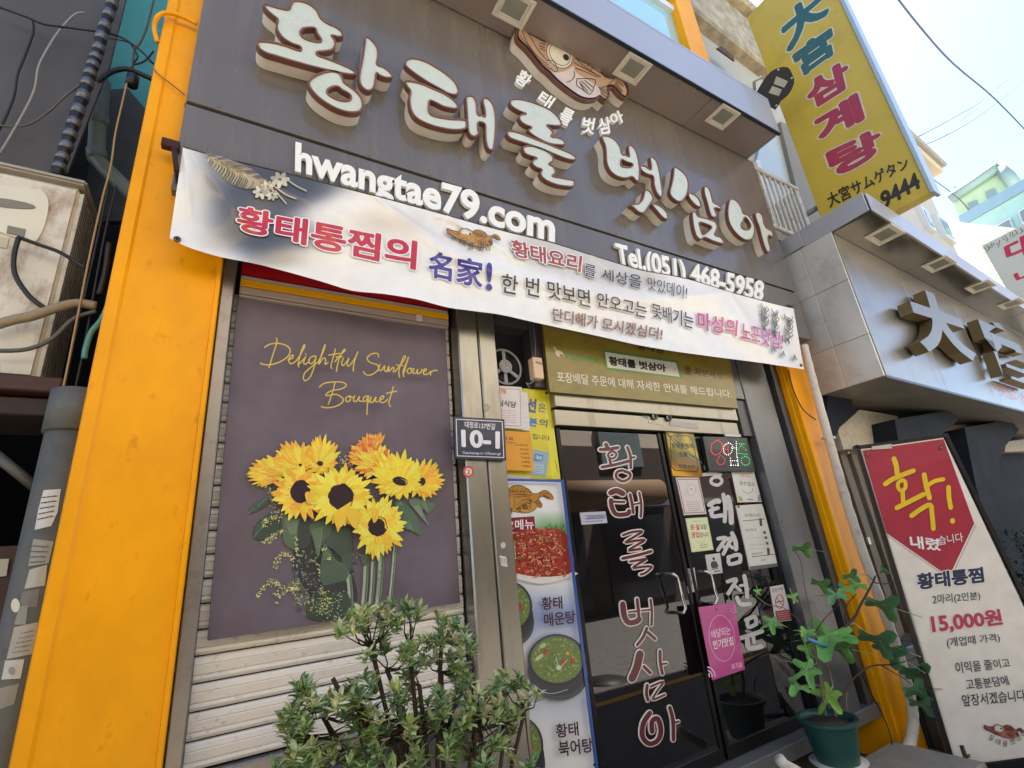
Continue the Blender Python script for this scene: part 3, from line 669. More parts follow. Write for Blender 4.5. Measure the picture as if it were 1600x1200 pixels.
# brackets holding the banner
def bracket(pts_, name, label, y0=-.30):
    t = thing(name, W(*pts_[0], -.13), label, 'bracket', 'brackets holding the banner ends')
    a, c = W(*pts_[0], -.13), W(*pts_[1], -.13)
    b = MB(); b.box((min(a.x, c.x), -.16, min(a.z, c.z)), (max(a.x, c.x), -.122, max(a.z, c.z)), bev=.003); b.build('plate', mat('rusty_brown_metal', '3c211b', .6, metal=.4, var=.3), t)
    e = W(*pts_[2], -.2); f = W(*pts_[3], -.2)
    b = MB(); b.tube([Vector((e.x, -.155, e.z)), e, f], .011, 8); b.tube([Vector((f.x, -.1, f.z)), f], .009, 8); b.build('arm', mat('rusty_brown_metal', '3c211b'), t)
bracket(((254, 220), (280, 239), (272, 232), (276, 268)), 'banner_bracket', 'small rusty bracket holding the top left corner of the banner')
bracket(((1228, 478), (1240, 500), (1236, 480), (1241, 498)), 'banner_bracket', 'small dark bracket holding the top right corner of the banner')

# ------------------------------------------------------------------ sunflower cloth banner on the shutter
YC = .022
def yc(px, py): 
    p_ = W(px, py, YC); s_ = p_.x*9; zz = p_.z
    return YC-.005*math.sin(s_*1.3+zz*3)-.003*math.sin(zz*17+s_*.5)-.0022*math.sin(s_*3.1-zz*9)*math.exp(-((zz-1.6)/.35)**2)-.008*math.exp(-((zz-1.56)/.09)**2)*math.sin(s_*.9+1)
CF = lambda x, y: W(x, y, yc(x, y))
fb = thing('sunflower_banner', W(520, 990, YC), 'purple grey cloth banner printed with a bouquet of sunflowers on the shutter', 'banner')
TL, TR, BR, BL = (372, 463), (695, 514), (718, 941), (325, 1000)
b = MB(); NX, NY = 60, 80; 
def bil(u, v): return tuple((TL[k]*(1-u)+TR[k]*u)*(1-v)+(BL[k]*(1-u)+BR[k]*u)*v for k in (0, 1))
def ccol(u, v):
    n = math.sin(u*9+v*5)*.5+math.sin(v*21-u*4)*.3+math.sin(u*23+v*13)*.2
    c0 = (106, 95, 105); k = 1+.055*n-.05*(v > .93)*((v-.93)/.07)
    return lin([c*k for c in c0])
vv = [bil(i/NX, j/NY) for j in range(NY+1) for i in range(NX+1)]
bow = lambda u: math.sin(math.pi*u)*5
cc = [ccol(i/NX, j/NY) for j in range(NY+1) for i in range(NX+1)]
b.v = [CF(*q) for q in vv]
for j in range(NY):
    for i in range(NX):
        q = (j*(NX+1)+i, j*(NX+1)+i+1, (j+1)*(NX+1)+i+1, (j+1)*(NX+1)+i); b.f.append(q); b.m.append(0); b.sm.append(True); b.c.append([cc[k] for k in q])
b.build('cloth', M_cloth, fb)
hm = MB()
for l in ([TL, TR], [TR, BR], [BR, BL], [BL, TL]):
    hm.tube([CF(l[0][0]+(l[1][0]-l[0][0])*k/30, l[0][1]+(l[1][1]-l[0][1])*k/30)+Vector((0, -.001, 0)) for k in range(31)], .0025, 5)
hm.build('hem', mat('purple_grey_hem', '6b606a', .75), fb)
p = Pr(CF, base=.0022)
rnd = random.Random(3)
U = lambda pts: zm(pts, 380, 670, 5); U3 = lambda pts: zm(pts, 390, 820, 6.4)
# stems, leaves, small filler blossom
def leaf(p, pts, col='566450', vein='8b9b80'):
    p.poly(pts, col, sm=4); n = len(pts); gx0 = sum(q_[0] for q_ in pts)/n; gy0 = sum(q_[1] for q_ in pts)/n; lighter = '%02x%02x%02x' % tuple(min(255, int(int(col[i:i+2], 16)*1.18)) for i in (0, 2, 4)); p.poly([((q_[0]*.8+gx0*.2)-.8, (q_[1]*.8+gy0*.2)-.8) for q_ in pts[:n//2+1]], lighter, sm=4) if n > 4 else None; a, c = pts[0], pts[n//2]; p.strk([a, ((a[0]+c[0])/2+1, (a[1]+c[1])/2), c], .7, vein, sm=2)
p.poly(U3([(480,60),(640,20),(760,200),(1000,250),(1010,420),(1080,700),(1000,870),(700,880),(600,700),(480,520),(420,330),(470,200)]), '3c3b3c', sm=3)
for k in range(330):
    x_, y_ = U3([(rnd.uniform(430, 1060), rnd.uniform(250, 890))])[0]; a_ = rnd.uniform(0, 6.28); l_ = rnd.uniform(3, 8)
    p.poly([(x_, y_), (x_+l_*.5*math.cos(a_+.5), y_+l_*.5*math.sin(a_+.5)), (x_+l_*math.cos(a_), y_+l_*math.sin(a_)), (x_+l_*.5*math.cos(a_-.5), y_+l_*.5*math.sin(a_-.5))], rnd.choice(['566250', '6b7a5e', '3f4540', '84937a', '474a48', '74806a', '9aa88e']))
p.poly(U3([(700,620),(900,600),(1050,760),(1000,900),(700,960),(560,880)]), '3f4a3a', sm=3)
for x0, y0, x1, y1, w_ in ((1160,340,1130,840,52),(1230,380,1195,850,40),(1310,330,1270,840,56),(1460,60,1385,870,36),(985,520,1000,880,60)):
    (a, c), (d, e) = U3([(x0, y0), (x1, y1)])
    p.strk([(a, c), ((a+d)/2+1.2, (c+e)/2), (d, e)], w_/6.4, '8a9a84', sm=4); p.strk([(a-1, c), ((a+d)/2, (c+e)/2), (d-1.2, e)], w_/6.4*.35, 'b2bba3', sm=4)
    p.strk([(a+w_*.05, c), ((a+d)/2+w_*.06, (c+e)/2), (d+w_*.05, e)], w_/6.4*.28, '5d6a59', sm=4)
LV = [U([(200,530),(130,560),(70,610),(42,660),(110,640),(180,590),(215,550)]), U([(230,660),(150,700),(90,770),(80,850),(130,870),(200,840),(290,770)]), U([(300,660),(380,690),(445,700),(430,800),(420,940),(360,930),(315,880),(305,760)]),
      U([(520,700),(440,720),(420,860),(430,940),(490,930),(530,870),(515,780)]), U([(620,720),(540,730),(515,780),(545,880),(580,1000),(620,900),(690,790),(680,730)]), U([(770,760),(690,800),(640,890),(720,960),(780,1020),(850,1000),(845,840),(840,790)]),
      U([(960,530),(900,560),(930,640),(990,650),(1030,560),(1000,530)]), U([(1220,560),(1180,590),(1230,760),(1320,800),(1385,830),(1370,740),(1320,640)]), U([(1330,540),(1290,570),(1340,640),(1440,750),(1400,650),(1390,560)]),
      U([(1400,540),(1380,590),(1440,660),(1500,600),(1460,570)]), U3([(750,180),(720,300),(700,520),(760,620),(860,610),(980,520),(960,400),(860,350)]), U3([(950,240),(920,330),(940,430),(985,500),(1020,380),(1010,260)]), U3([(1060,290),(1100,330),(1140,420),(1200,330),(1220,300),(1160,280)])]
LC = ['475548', '3d4b3e', '5c6d55', '3f4340', '55654e', '495549', '60785a', '566c58', '6b7d68', '5d6f5b', '566652', '505b52', '4d5c49']
for l, c in zip(LV, LC): leaf(p, l, c)
for n_, (x, y), rr, sp in ((60, (250, 380), 0, 0),):
    pass
def berries(path, n, spread, cols=('b9b562', 'd6d38a', '8f9a4a', 'e3e0ae')):
    P_ = crom(path, 6, False)
    for k in range(n):
        q = P_[rnd.randrange(len(P_))]; p.disc(q[0]+rnd.gauss(0, spread), q[1]+rnd.gauss(0, spread), rnd.uniform(.7, 1.5), rnd.uniform(.7, 1.3), rnd.choice(cols), n=6)
berries(U3([(140,180),(220,130),(320,60)]), 60, 2.2); berries(U([(120,420),(190,450),(230,520),(240,590)]), 60, 3.6); berries(U([(160,750),(230,700),(290,660)]), 60, 3.5)
berries(U3([(250,420),(290,330),(370,300),(440,350)]), 70, 2.6); berries(U3([(80,720),(150,610),(250,570),(300,640)]), 70, 2.2); berries(U3([(270,690),(360,640),(480,610),(420,660)]), 110, 4)
berries(U3([(270,780),(290,720)]), 14, 1.2); berries(U3([(730,250),(790,330)]), 24, 1.8); berries(U3([(560,740),(680,800),(760,880)]), 120, 7, ('7f8f62', 'a8b48a', '97a45a', 'c5c9a0')); berries(U3([(730,670),(770,760)]), 60, 5); berries(U3([(480,300),(470,240),(460,130)]), 26, 1.2)
berries(U([(740,260),(800,250),(830,300)]), 40, 4, ('b5b77f', 'd8d7b4', '7d8a55')); berries(U3([(640,360),(690,440),(690,490)]), 20, 1.8); berries(U3([(900,690),(880,760),(880,910)]), 30, 3.4, ('9aa28c', 'c4c7b4', '6d7767'))
berries(U3([(480,460),(560,560),(640,620)]), 50, 8, ('6d6a6d', '8e8a8c', '5a5458'))
p.up(.0003)
def sunflower(cx_, cy_, rx, ry, rot, n, crx, cry, ccx=0, ccy=0, cols=('f2d23a', 'f5dc44', 'eec234', 'f7e25a'), inner='f0a040', disc='2c1620', a0=0, a1=360, seed=1, ring2=True):
    q = random.Random(seed); rx *= 1.1; ry *= 1.1; c_, s_ = math.cos(R(rot)), math.sin(R(rot))
    def T(x, y): return (cx_+x*c_-y*s_, cy_+x*s_+y*c_)
    for lay in range(3 if ring2 else 2):
        sc = (1.0, .88, .7)[lay]
        for k in range(n):
            a = R(a0+(a1-a0)*(k+.5*lay+q.uniform(-.25, .25))/n); L = sc*q.uniform(.84, 1.1); wd = math.pi/n*1.25
            col = q.choice(cols)
            bx, by = ccx+crx*.8*math.cos(a), ccy+cry*.8*math.sin(a); ex, ey = rx*L*math.cos(a+q.uniform(-.06, .06)), ry*L*math.sin(a)
            mx_, my_ = (bx*.45+ex*.55), (by*.45+ey*.55); nx_, ny_ = -math.sin(a)*wd*rx*.62, math.cos(a)*wd*ry*.62
            p.poly([T(bx-nx_*.5, by-ny_*.5), T(mx_-nx_, my_-ny_), T(ex*.97-nx_*.25, ey*.97-ny_*.25), T(ex, ey), T(ex*.97+nx_*.25, ey*.97+ny_*.25), T(mx_+nx_, my_+ny_), T(bx+nx_*.5, by+ny_*.5)], col, sm=2)
            p.strk([T(bx, by), T(mx_, my_)], .9, inner, cap=False); p.strk([T(mx_+nx_*.5, my_+ny_*.5), T(ex*.9, ey*.9)], .4, 'd9a92c', cap=False)
            if q.random() < .5: p.strk([T(mx_-nx_*.4, my_-ny_*.4), T(ex*.85, ey*.85)], .5, 'fbec86', cap=False)
    if disc:
        N = 26; p.poly([T(ccx+(crx*(1+q.uniform(-.07, .05)))*math.cos(2*math.pi*k/N), ccy+cry*(1+q.uniform(-.07, .05))*math.sin(2*math.pi*k/N)) for k in range(N)], disc)
        for k in range(90):
            r_ = math.sqrt(q.random())*.92; a = q.random()*6.28; x, y = T(ccx+crx*r_*math.cos(a), ccy+cry*r_*math.sin(a)); p.disc(x, y, .55, .5, q.choice(['40242c', '1d0f18', '3a2030', '51303a']), n=5)
        x, y = T(ccx, ccy)
        for k in range(20): p.disc(x+crx*.4*math.cos(k*.314), y+cry*.4*math.sin(k*.314), .6, .5, '4a2a2a', n=5)
z5 = lambda x, y: (380+x/5, 670+y/5)
orange = ('eaa23c', 'f0b53e', 'e88f3a', 'f2c542'); mixd = ('f0bd3c', 'f3cd40', 'eeaa3a', 'f4d84a')
x, y = z5(230, 330); sunflower(x, y, 40, 21, -14, 17, 9, 4, 16, 9, cols=mixd, inner='e07038', disc=None, a0=120, a1=350, seed=2)
x, y = z5(400, 230); sunflower(x, y, 30, 24, 0, 16, 6, 5, 8, 12, cols=mixd, inner='e59a3a', disc=None, seed=3)
x, y = z5(610, 220); sunflower(x, y, 25, 30, 6, 18, 5, 4, -2, 12, cols=mixd, inner='e8923a', disc='4a2226', seed=4)
x, y = z5(960, 170); sunflower(x, y, 32, 18, -38, 18, 10, 4, 0, 8, cols=orange+('e0663a',), inner='d85a34', disc='3a1a20', seed=5, a0=170, a1=370)
x, y = z5(1000, 260); sunflower(x, y, 30, 22, -30, 14, 6, 4, 6, 8, cols=mixd+('e2703a',), inner='dc6434', disc=None, seed=51)
x, y = z5(1400, 400); sunflower(x, y, 28, 30, 0, 20, 8, 7, -6, 4, cols=mixd, inner='e8923a', disc='34181e', seed=6)
x, y = z5(1180, 370); sunflower(x, y, 40, 36, 14, 22, 12, 7, 8, 8, inner='e8a03a', disc='34181e', seed=7)
x, y = z5(440, 500); sunflower(x, y, 42, 40, 0, 22, 16, 18, 0, 0, cols=mixd, inner='e8802f', disc='2a1420', seed=8)
x, y = z5(750, 540); sunflower(x, y, 48, 46, 0, 24, 20, 20, 0, 0, inner='e8a03a', seed=9)
x, y = z5(1045, 770); sunflower(x, y, 36, 44, 8, 22, 15, 16, -3, 0, inner='e8a03a', disc='2a1218', seed=10)
for pts in (U([(690,700),(700,660),(760,620),(830,580),(800,650),(780,740),(720,785)]), U([(790,660),(850,640),(910,680),(880,740),(870,795),(810,740)]), U([(470,520),(500,505),(530,560),(500,600),(480,570)]), U([(980,630),(1030,640),(1035,700),(1000,745),(985,690)])):
    p.poly(pts, 'f0c23c', sm=3); p.strk([pts[1], pts[-2]], .7, 'e58c3a')
# handwritten title
GOLD = 'd9bf52'
V = lambda pts: zm(pts, 400, 530, 5.333)
for l in ([(160,25),(165,60),(130,170),(100,268)], [(65,100),(110,75),(180,68),(250,90),(275,130),(250,180),(180,225),(100,245),(40,238),(35,228)], [(255,205),(290,190),(300,165),(275,175),(262,210),(280,235),(320,215),(345,180)], [(345,190),(375,130),(395,90),(385,85),(360,150),(340,235),(345,262)], [(345,240),(370,215),(400,180)],
          [(400,175),(385,225),(400,240),(430,215)], [(400,155),(404,158)], [(480,170),(440,185),(425,220),(450,235),(480,200),(485,175),(470,260),(440,340),(400,375),(382,355),(395,310),(450,260),(500,225)], [(500,225),(540,150),(562,85),(555,90),(525,180),(508,240),(545,190),(565,200),(560,240),(585,225)],
          [(645,115),(625,190),(608,250),(615,275)], [(590,165),(680,150)], [(640,220),(680,170),(725,125),(715,120),(690,160),(665,230),(652,300)], [(650,180),(700,178)], [(710,190),(695,235),(710,250),(740,215),(755,190),(740,240),(755,255),(775,230)], [(775,235),(810,180),(830,135),(815,170),(795,240),(790,295)],
          [(1000,180),(990,150),(940,155),(905,190),(930,225),(990,245),(995,285),(940,325),(895,325),(875,300)], [(1010,240),(1000,280),(1020,290),(1050,250),(1045,285),(1060,300)], [(1065,300),(1080,260),(1085,262),(1080,300),(1110,270),(1125,265),(1120,300),(1140,295)],
          [(1140,290),(1190,230),(1220,180),(1205,175),(1180,240),(1165,300),(1170,345)], [(1145,245),(1200,250)], [(1205,310),(1230,230),(1245,180),(1225,230),(1200,300),(1205,340)], [(1255,270),(1232,290),(1245,315),(1270,300),(1262,272),(1285,282)], [(1290,275),(1280,310),(1305,310),(1320,280),(1315,315),(1345,305),(1355,280)],
          [(1365,300),(1390,290),(1385,275),(1368,290),(1370,320),(1400,320),(1425,300)], [(1425,295),(1425,330)], [(1425,310),(1450,290),(1480,290)],
          [(640,390),(620,470),(585,570)], [(512,430),(550,400),(620,388),(700,390),(732,415),(690,445),(610,460),(565,490),(580,500),(650,490),(705,525),(690,565),(620,595),(550,598),(527,588)], [(760,500),(728,520),(735,550),(765,535),(760,505),(785,515)], [(800,500),(790,540),(815,545),(840,505),(835,540),(860,545)], [(905,500),(875,515),(870,545),(895,540),(915,500),(905,560),(900,655)], [(905,560),(935,520)],
          [(935,510),(925,550),(950,550),(975,510),(970,545),(990,550)], [(1000,540),(1035,520),(1035,500),(1010,515),(1010,550),(1040,555),(1070,530)], [(1118,425),(1100,490),(1080,560),(1095,590)], [(1060,480),(1145,462)]):
    p.strk(V(l), 1.75, GOLD, sm=5)
p.build('sunflower_print', M_cloth, fb)
# clips and tape at its corners
c = W(655, 497, -.01); MB().box(c-Vector((.018, .006, .02)), c+Vector((.018, .004, .02)), bev=.003).build('tape', mat('clear_white_tape', 'cfcac4', .4), fb)
# ------------------------------------------------------------------ bay between the column and the door: fan, box, papers, menu banner
bay = thing('transom_recess', (1.55, .1, 2.4), 'dark recess above the posters between the column and the door', 'recess')
MB().box((1.363, .14, .3), (1.78, .2, 3.3)).build('back_panel', mat('dark_blue_grey_panel', '2c2c33', .4, metal=.2, var=.2), bay)
MB().box((1.363, .03, W(800, 513, .05).z), (1.76, .14, 3.3)).build('upper_panel', mat('slate_grey_panel', '4c4a50', .4, metal=.3, var=.1), bay)
MB().box((1.66, .02, 2.66), (1.765, .13, 3.25)).build('side_panel', mat('slate_grey_panel', ''), bay)
MB().box((1.363, .10, .1), (1.77, .14, 2.26)).build('lower_panel', mat('dark_metal_panel', '3b3a3c', .4, metal=.3), bay)
fan = thing('exhaust_fan', W(790, 575, .08), 'round grey fan guard in the dark opening above the papers', 'fan')
c = W(789, 573, .06); b = MB()
circ = lambda r_, n=32, dy=0: [c+Vector((r_*math.cos(2*math.pi*k/n), dy, r_*math.sin(2*math.pi*k/n))) for k in range(n+1)]
for r_, t_ in ((.118, .006), (.112, .003)): b.tube(circ(r_), t_, 6, caps=False)
b.build('guard_ring', mat('grey_plastic', '8f9094', .4), fan)
b = MB()
for r_ in (.042, .031, .021, .011): b.tube(circ(r_, 24, -.01), .0032, 6, caps=False)
b.tube([c+Vector((0, -.004, 0)), c+Vector((0, -.008, 0))], .044, 24, m=1); b.build('hub_grille', [mat('pale_grey_plastic', 'b9b8bd', .4), mat('grey_plastic', '')], fan)
for a in (90, -35, 215, 270):
    b = MB(); d = Vector((math.cos(R(a)), 0, math.sin(R(a)))); n_ = Vector((-d.z, 0, d.x)); b.prism([c+d*.04+n_*.010, c+d*.115+n_*.012, c+d*.115-n_*.012, c+d*.04-n_*.010], (0, .006, 0)); b.build('spoke', mat('grey_plastic', ''), fan)
b = MB(); 
for k in range(5):
    a = k*1.257; d = Vector((math.cos(a), 0, math.sin(a))); n_ = Vector((-d.z, .5, d.x)); b.face([c+Vector((0, .03, 0)), c+d*.1+n_*.035+Vector((0, .03, 0)), c+d*.1-n_*.02+Vector((0, .03, 0))])
b.build('fan_blade', mat('dark_blade', '26272c', .4), fan)
bx = thing('sensor_box', W(842, 590, .0), 'small cream box on the wall left of the olive signboard', 'box')
q0, q1 = W(832, 557, -.03), W(851, 592, -.03)
MB().box((q0.x, -.03, q1.z), (q1.x, .03, q0.z), bev=.004).build('case', mat('cream_plastic', 'd9b998', .45, var=.04), bx)
p = Pr(lambda x, y: W(x, y, -.03)); p.text('황태를벗삼아', Q((837, 564), (850, 567), (850, 571), (837, 568)), '4a342a', .02); p.build('lettering', M_paper, bx)
b = MB(); b.tube([W(833, 505, .0), W(836, 530, .0), W(837, 560, -.0)], .003, 5); b.tube([W(838, 592, -.01), W(828, 600, -.0), W(822, 598, -.01), W(828, 606, 0)], .004, 5); b.build('wire', mat('grey_wire', '7f7d7c', .5), bx)

def board(name, quad, y, d, m, label, cat, draw, group=None, under='back', mm=M_dark, thick=.004):
    t = thing(name, W(sum(a[0] for a in quad)/4, max(a[1] for a in quad), y), label, cat, group)
    P_ = [W(a[0], a[1], y) for a in quad]
    b = MB(); b.prism(P_, (0, thick, 0)); b.build(under, mm, t)
    pr = Pr(lambda px, py: W(px, py, y)); draw(pr, quad); pr.build('print', m, t)
    return t
def lines(p, quad, n, col, w=1, u0=.1, u1=.9, v0=.2, v1=.9, seed=1, dash=5):
    q = random.Random(seed); TL, TR, BR, BL = quad
    def bl(u, v): return tuple((TL[k]*(1-u)+TR[k]*u)*(1-v)+(BL[k]*(1-u)+BR[k]*u)*v for k in (0, 1))
    for i in range(n):
        v = v0+(v1-v0)*i/max(1, n-1); u = u0
        while u < u1:
            e = min(u1, u+q.uniform(.5, 1.4)/dash); p.strk([bl(u, v), bl(e, v)], w, col, cap=False); u = e+.03
def frame_ln(p, quad, ins, w, col):
    TL, TR, BR, BL = quad
    def bl(u, v): return tuple((TL[k]*(1-u)+TR[k]*u)*(1-v)+(BL[k]*(1-u)+BR[k]*u)*v for k in (0, 1))
    P_ = [bl(ins, ins), bl(1-ins, ins), bl(1-ins, 1-ins), bl(ins, 1-ins)]
    for i in range(4): p.strk([P_[i], P_[(i+1) % 4]], w, col)
def bq(quad, u0, v0, u1, v1):
    TL, TR, BR, BL = quad
    def bl(u, v): return tuple((TL[k]*(1-u)+TR[k]*u)*(1-v)+(BL[k]*(1-u)+BR[k]*u)*v for k in (0, 1))
    return [bl(u0, v0), bl(u1, v0), bl(u1, v1), bl(u0, v1)]

# yellow drink poster
def d_soju(p, q):
    p.quad(*q, 'cfc322'); p.quad(*bq(q, .86, .0, 1, 1), 'd8ce38')
    p.text('선', Q((824, 620), (839, 624), (837, 646), (823, 643)), '2b3f8c', .06); p.text('은', Q((841, 630), (853, 632), (853, 645), (840, 643)), '33405f', .02)
    p.text('본', Q((827, 652), (840, 654), (839, 668), (826, 665)), '3a73b0', .06); p.text('의', Q((842, 654), (856, 656), (855, 668), (842, 666)), '33405f', .02)
    p.text('입니다', Q((832, 677), (859, 681), (859, 689), (832, 686)), '26262a', .02)
    p.poly([(833, 702), (858, 707), (853, 745), (829, 743)], '8fa9b8'); p.quad((835, 709), (849, 711), (847, 721), (834, 720), '3f7fae'); p.text('대선', Q((837, 711), (847, 713), (846, 719), (837, 718)), 'e9eef0', .02)
    p.poly([(834, 724), (850, 726), (848, 740), (832, 738)], 'a9bfca'); lines(p, [(835, 727), (849, 728), (847, 738), (833, 737)], 3, '4f6f86', .8, seed=4)
    p.quad((783, 741), (829, 745), (829, 750), (783, 747), 'd8d5cc'); p.disc(854, 614, 2.2, 2.2, '2a2418'); p.strk([(867, 720), (872, 738)], .8, '5a5020')
board('drink_poster', [(778, 604), (858, 610), (876, 749), (779, 749)], .06, 0, M_board, 'yellow drink poster with blue letters and a pouch, left of the door', 'poster', d_soju)
def d_cert(p, q):
    p.quad(*q, 'd9d2d0'); frame_ln(p, q, .06, .7, '6b5f5f'); p.quad((781, 605), (791, 607), (791, 616), (781, 615), 'd2a9a0'); p.text('안심', Q((783, 607), (790, 609), (790, 614), (783, 612)), '8c3f38', 0)
    p.text('안심식당', Q((768, 622), (807, 628), (806, 638), (768, 633)), '2a2528', .03); lines(p, bq(q, .15, .5, .85, .9), 6, 'b98d92', .7, seed=6, dash=4)
board('certificate', [(770, 602), (815, 605), (817, 670), (770, 668)], .035, 0, M_paper, 'white framed certificate sheet above the orange price list', 'certificate', d_cert, mm=mat('paper_white', 'd8d4ce', .6))
board('paper_sheet', [(800, 608), (824, 614), (828, 673), (806, 671)], .045, 0, M_paper, 'plain white sheet peeking out behind the framed certificate', 'paper', lambda p, q: (p.quad(*q, 'd5d1d0'), lines(p, q, 5, 'a9a3a4', .5, .6, .9, .3, .8)), mm=mat('paper_white', ''))
def d_price(p, q):
    p.quad(*q, 'dc9a28'); p.text('가격표', Q((774, 680), (803, 683), (803, 689), (774, 686)), '7a2b1c', .02); p.strk([(785, 690), (805, 692)], .8, '7a2b1c')
    for i, s_ in enumerate(('15,000원', '8,000원', '6,000원', '9,000원', '5,500원', '1,000원')):
        y = 692.5+i*6.6; p.text(s_, Q((807-(2 if i == 0 else -4)+i*1.0, y), (825+i*.8, y+1.6), (825.3+i*.8, y+5.6), (807-(2 if i == 0 else -4)+i, y+4.4)), '5e3018', .005)
board('price_list', [(778, 672), (829, 676), (834, 736), (779, 734)], .03, 0, M_paper, 'orange paper price list under the certificate', 'price list', d_price, mm=mat('paper_orange', 'd09028', .6))

# menu banner
rn = random.Random(11)
def d_menu(p, q):
    def f(u, v):
        c = [218, 219, 218]
        k = max(0, 1-abs(v-.46)/.12)+max(0, 1-abs(v-.74)/.10)*.5; k = min(1, k)
        c = [c[0]*(1-.36*k), c[1]*(1-.30*k), c[2]*(1-.10*k)]
        g_ = max(0, 1-abs(v-.17)/.07)*max(0, min(1, (u-.35)/.3)); c = [c[0]*(1-g_*.6), c[1]*(1-g_*.35), c[2]*(1-g_*.65)]
        return c
    p.grad(*q, f, 10, 60); p.up(.0002)
    tf = Tm(796, 771, .115, rot=-26); fish(p, tf, tan='b07a2c', belly='b98838', ln='3a2a18', lw=.7)
    for ch, x, y, r_ in (('를', 797, 799, 0), ('벗', 810, 796, -15), ('삼', 820, 791, -25), ('아', 828, 784, -32)): p.text(ch, gq(x, y, 8, 9, r_), '3b3430', .0)
    for k in range(70):
        x = rn.uniform(835, 880); y = 838-rn.random()*14*(x-825)/50; p.strk([(x, y), (x+rn.uniform(-3, 3), y-rn.uniform(3, 12))], 1.1, rn.choice(['5c8a4a', '3f6b3a', '86a86a']), cap=False)
    p.poly([(780, 810), (834, 807), (836, 829), (780, 833)], '7a1f33'); p.text('주요메뉴', Q((772, 813), (833, 811), (834, 827), (772, 830)), 'e6dfe0', .02)
    # red noodle dish on a white plate
    p.poly([(775, 880), (800, 901), (840, 912), (870, 910), (893, 901), (893, 892), (780, 870)], 'd9d6d2', sm=3); p.strk([(783, 896), (810, 908), (845, 913), (890, 903)], 1.2, 'a5a3ab', sm=4)
    p.poly([(778, 855), (795, 838), (815, 830), (850, 826), (880, 830), (893, 860), (893, 893), (860, 901), (820, 899), (795, 890), (778, 880)], '9a3526', sm=4)
    for k in range(420):
        x, y = rn.uniform(782, 890), rn.uniform(828, 899); a = rn.uniform(0, 6.28); r_ = rn.uniform(2.5, 7)
        if x > 868+ (y-830)*.3: continue
        p.strk([(x, y), (x+r_*math.cos(a), y+r_*.6*math.sin(a)), (x+r_*math.cos(a+.9), y+r_*.7*math.sin(a+1.2))], rn.uniform(.7, 1.5), rn.choice(['b8452f', 'd07a5c', '8a2a20', 'b34a38', 'dd9a70', '6e1c16', 'c85a58', 'e0a880']), sm=2, cap=False)
    for k in range(40): p.disc(rn.uniform(790, 885), rn.uniform(835, 895), rn.uniform(.8, 2.4), rn.uniform(.7, 1.6), rn.choice(['4f7038', '7c9650', 'a9a56a']), n=6)
    p.text('찜', Q((788, 852), (800, 850), (802, 872), (790, 873)), '1f1c1e', .03, outline=.05, ocol='dedbd8'); p.up(.0002)
    def bowl(cx_, cy_, rx, ry, seed):
        q_ = random.Random(seed)
        p.disc(cx_+3, cy_+ry*.62, rx*1.0, ry*.95, '3d424a', n=30); p.disc(cx_+1, cy_+ry*.4, rx*1.02, ry, '2a2e35', n=30); p.disc(cx_, cy_, rx, ry, '1e2024', n=30); p.disc(cx_, cy_-1, rx*.93, ry*.93, '4a4f55', n=30); p.disc(cx_, cy_, rx*.89, ry*.89, '667a3c', n=30)
        for k in range(230):
            r_ = math.sqrt(q_.random())*.84; a = q_.random()*6.28; x, y = cx_+rx*r_*math.cos(a), cy_+ry*r_*math.sin(a); b_ = q_.uniform(0, 6.28); l_ = q_.uniform(1.5, 5)
            p.strk([(x, y), (x+l_*math.cos(b_), y+l_*math.sin(b_))], q_.uniform(.7, 1.7), q_.choice(['7f9a45', '5b7a30', '98ad5c', '47662c', 'a9b67c', '6b8a3c']), cap=False)
        for (dx, dy, w_, h_, c_, r_) in ((-.42, -.28, 14, 5, 'b23226', -50), (-.62, -.1, 16, 6, 'b9c09a', -40), (.05, .3, 9, 8, 'c3cab0', 10), (.2, .1, 12, 6, 'ad3428', 80), (.52, .0, 15, 4, 'b0402c', 70), (-.5, -.55, 12, 7, 'aab78c', -35), (.35, -.25, 6, 6, 'c7a23c', 0)):
            p.disc(cx_+dx*rx, cy_+dy*ry, w_/2, h_/2, c_, rot=r_, n=9)
        p.strk([(cx_-rx*.05, cy_-ry*.1), (cx_+rx*.05, cy_+ry*.3)], .9, 'd2d8c4'); p.strk([(cx_+rx*.35, cy_), (cx_+rx*.05, cy_+ry*.35)], .9, 'd2d8c4')
        p.strk([(cx_-rx*.85, cy_+ry*.95), (cx_-rx*.3, cy_+ry*1.3), (cx_+rx*.35, cy_+ry*1.15)], 1.1, 'a9afb6', sm=4)
    bowl(792, 948, 36, 40, 21); bowl(866, 1030, 45, 40, 22); bowl(806, 1163, 38, 46, 23)
    for s_, q_ in (('황태', Q((841, 933), (873, 931), (874, 951), (842, 953))), ('매운탕', Q((844, 958), (893, 953), (894, 973), (846, 979))), ('황태', Q((862, 1129), (897, 1125), (899, 1147), (864, 1151))), ('북어탕', Q((866, 1155), (919, 1150), (921, 1172), (868, 1181)))):
        p.text(s_, q_, '3f1f22', .022)
    p.quad((780, 749), (876, 751), (876, 755), (780, 753), '2f4f9c'); p.poly([(871, 751), (876, 751), (931, 1215), (926, 1215)], '2b4f94')
    p.disc(923, 1192, 2.5, 2.5, '1b1a1c')
board('menu_banner', [(780, 749), (876, 751), (931, 1215), (786, 1215)], .015, 0, M_vinyl, 'blue edged menu banner with bowls of soup and red noodles, left of the glass door', 'banner', d_menu)

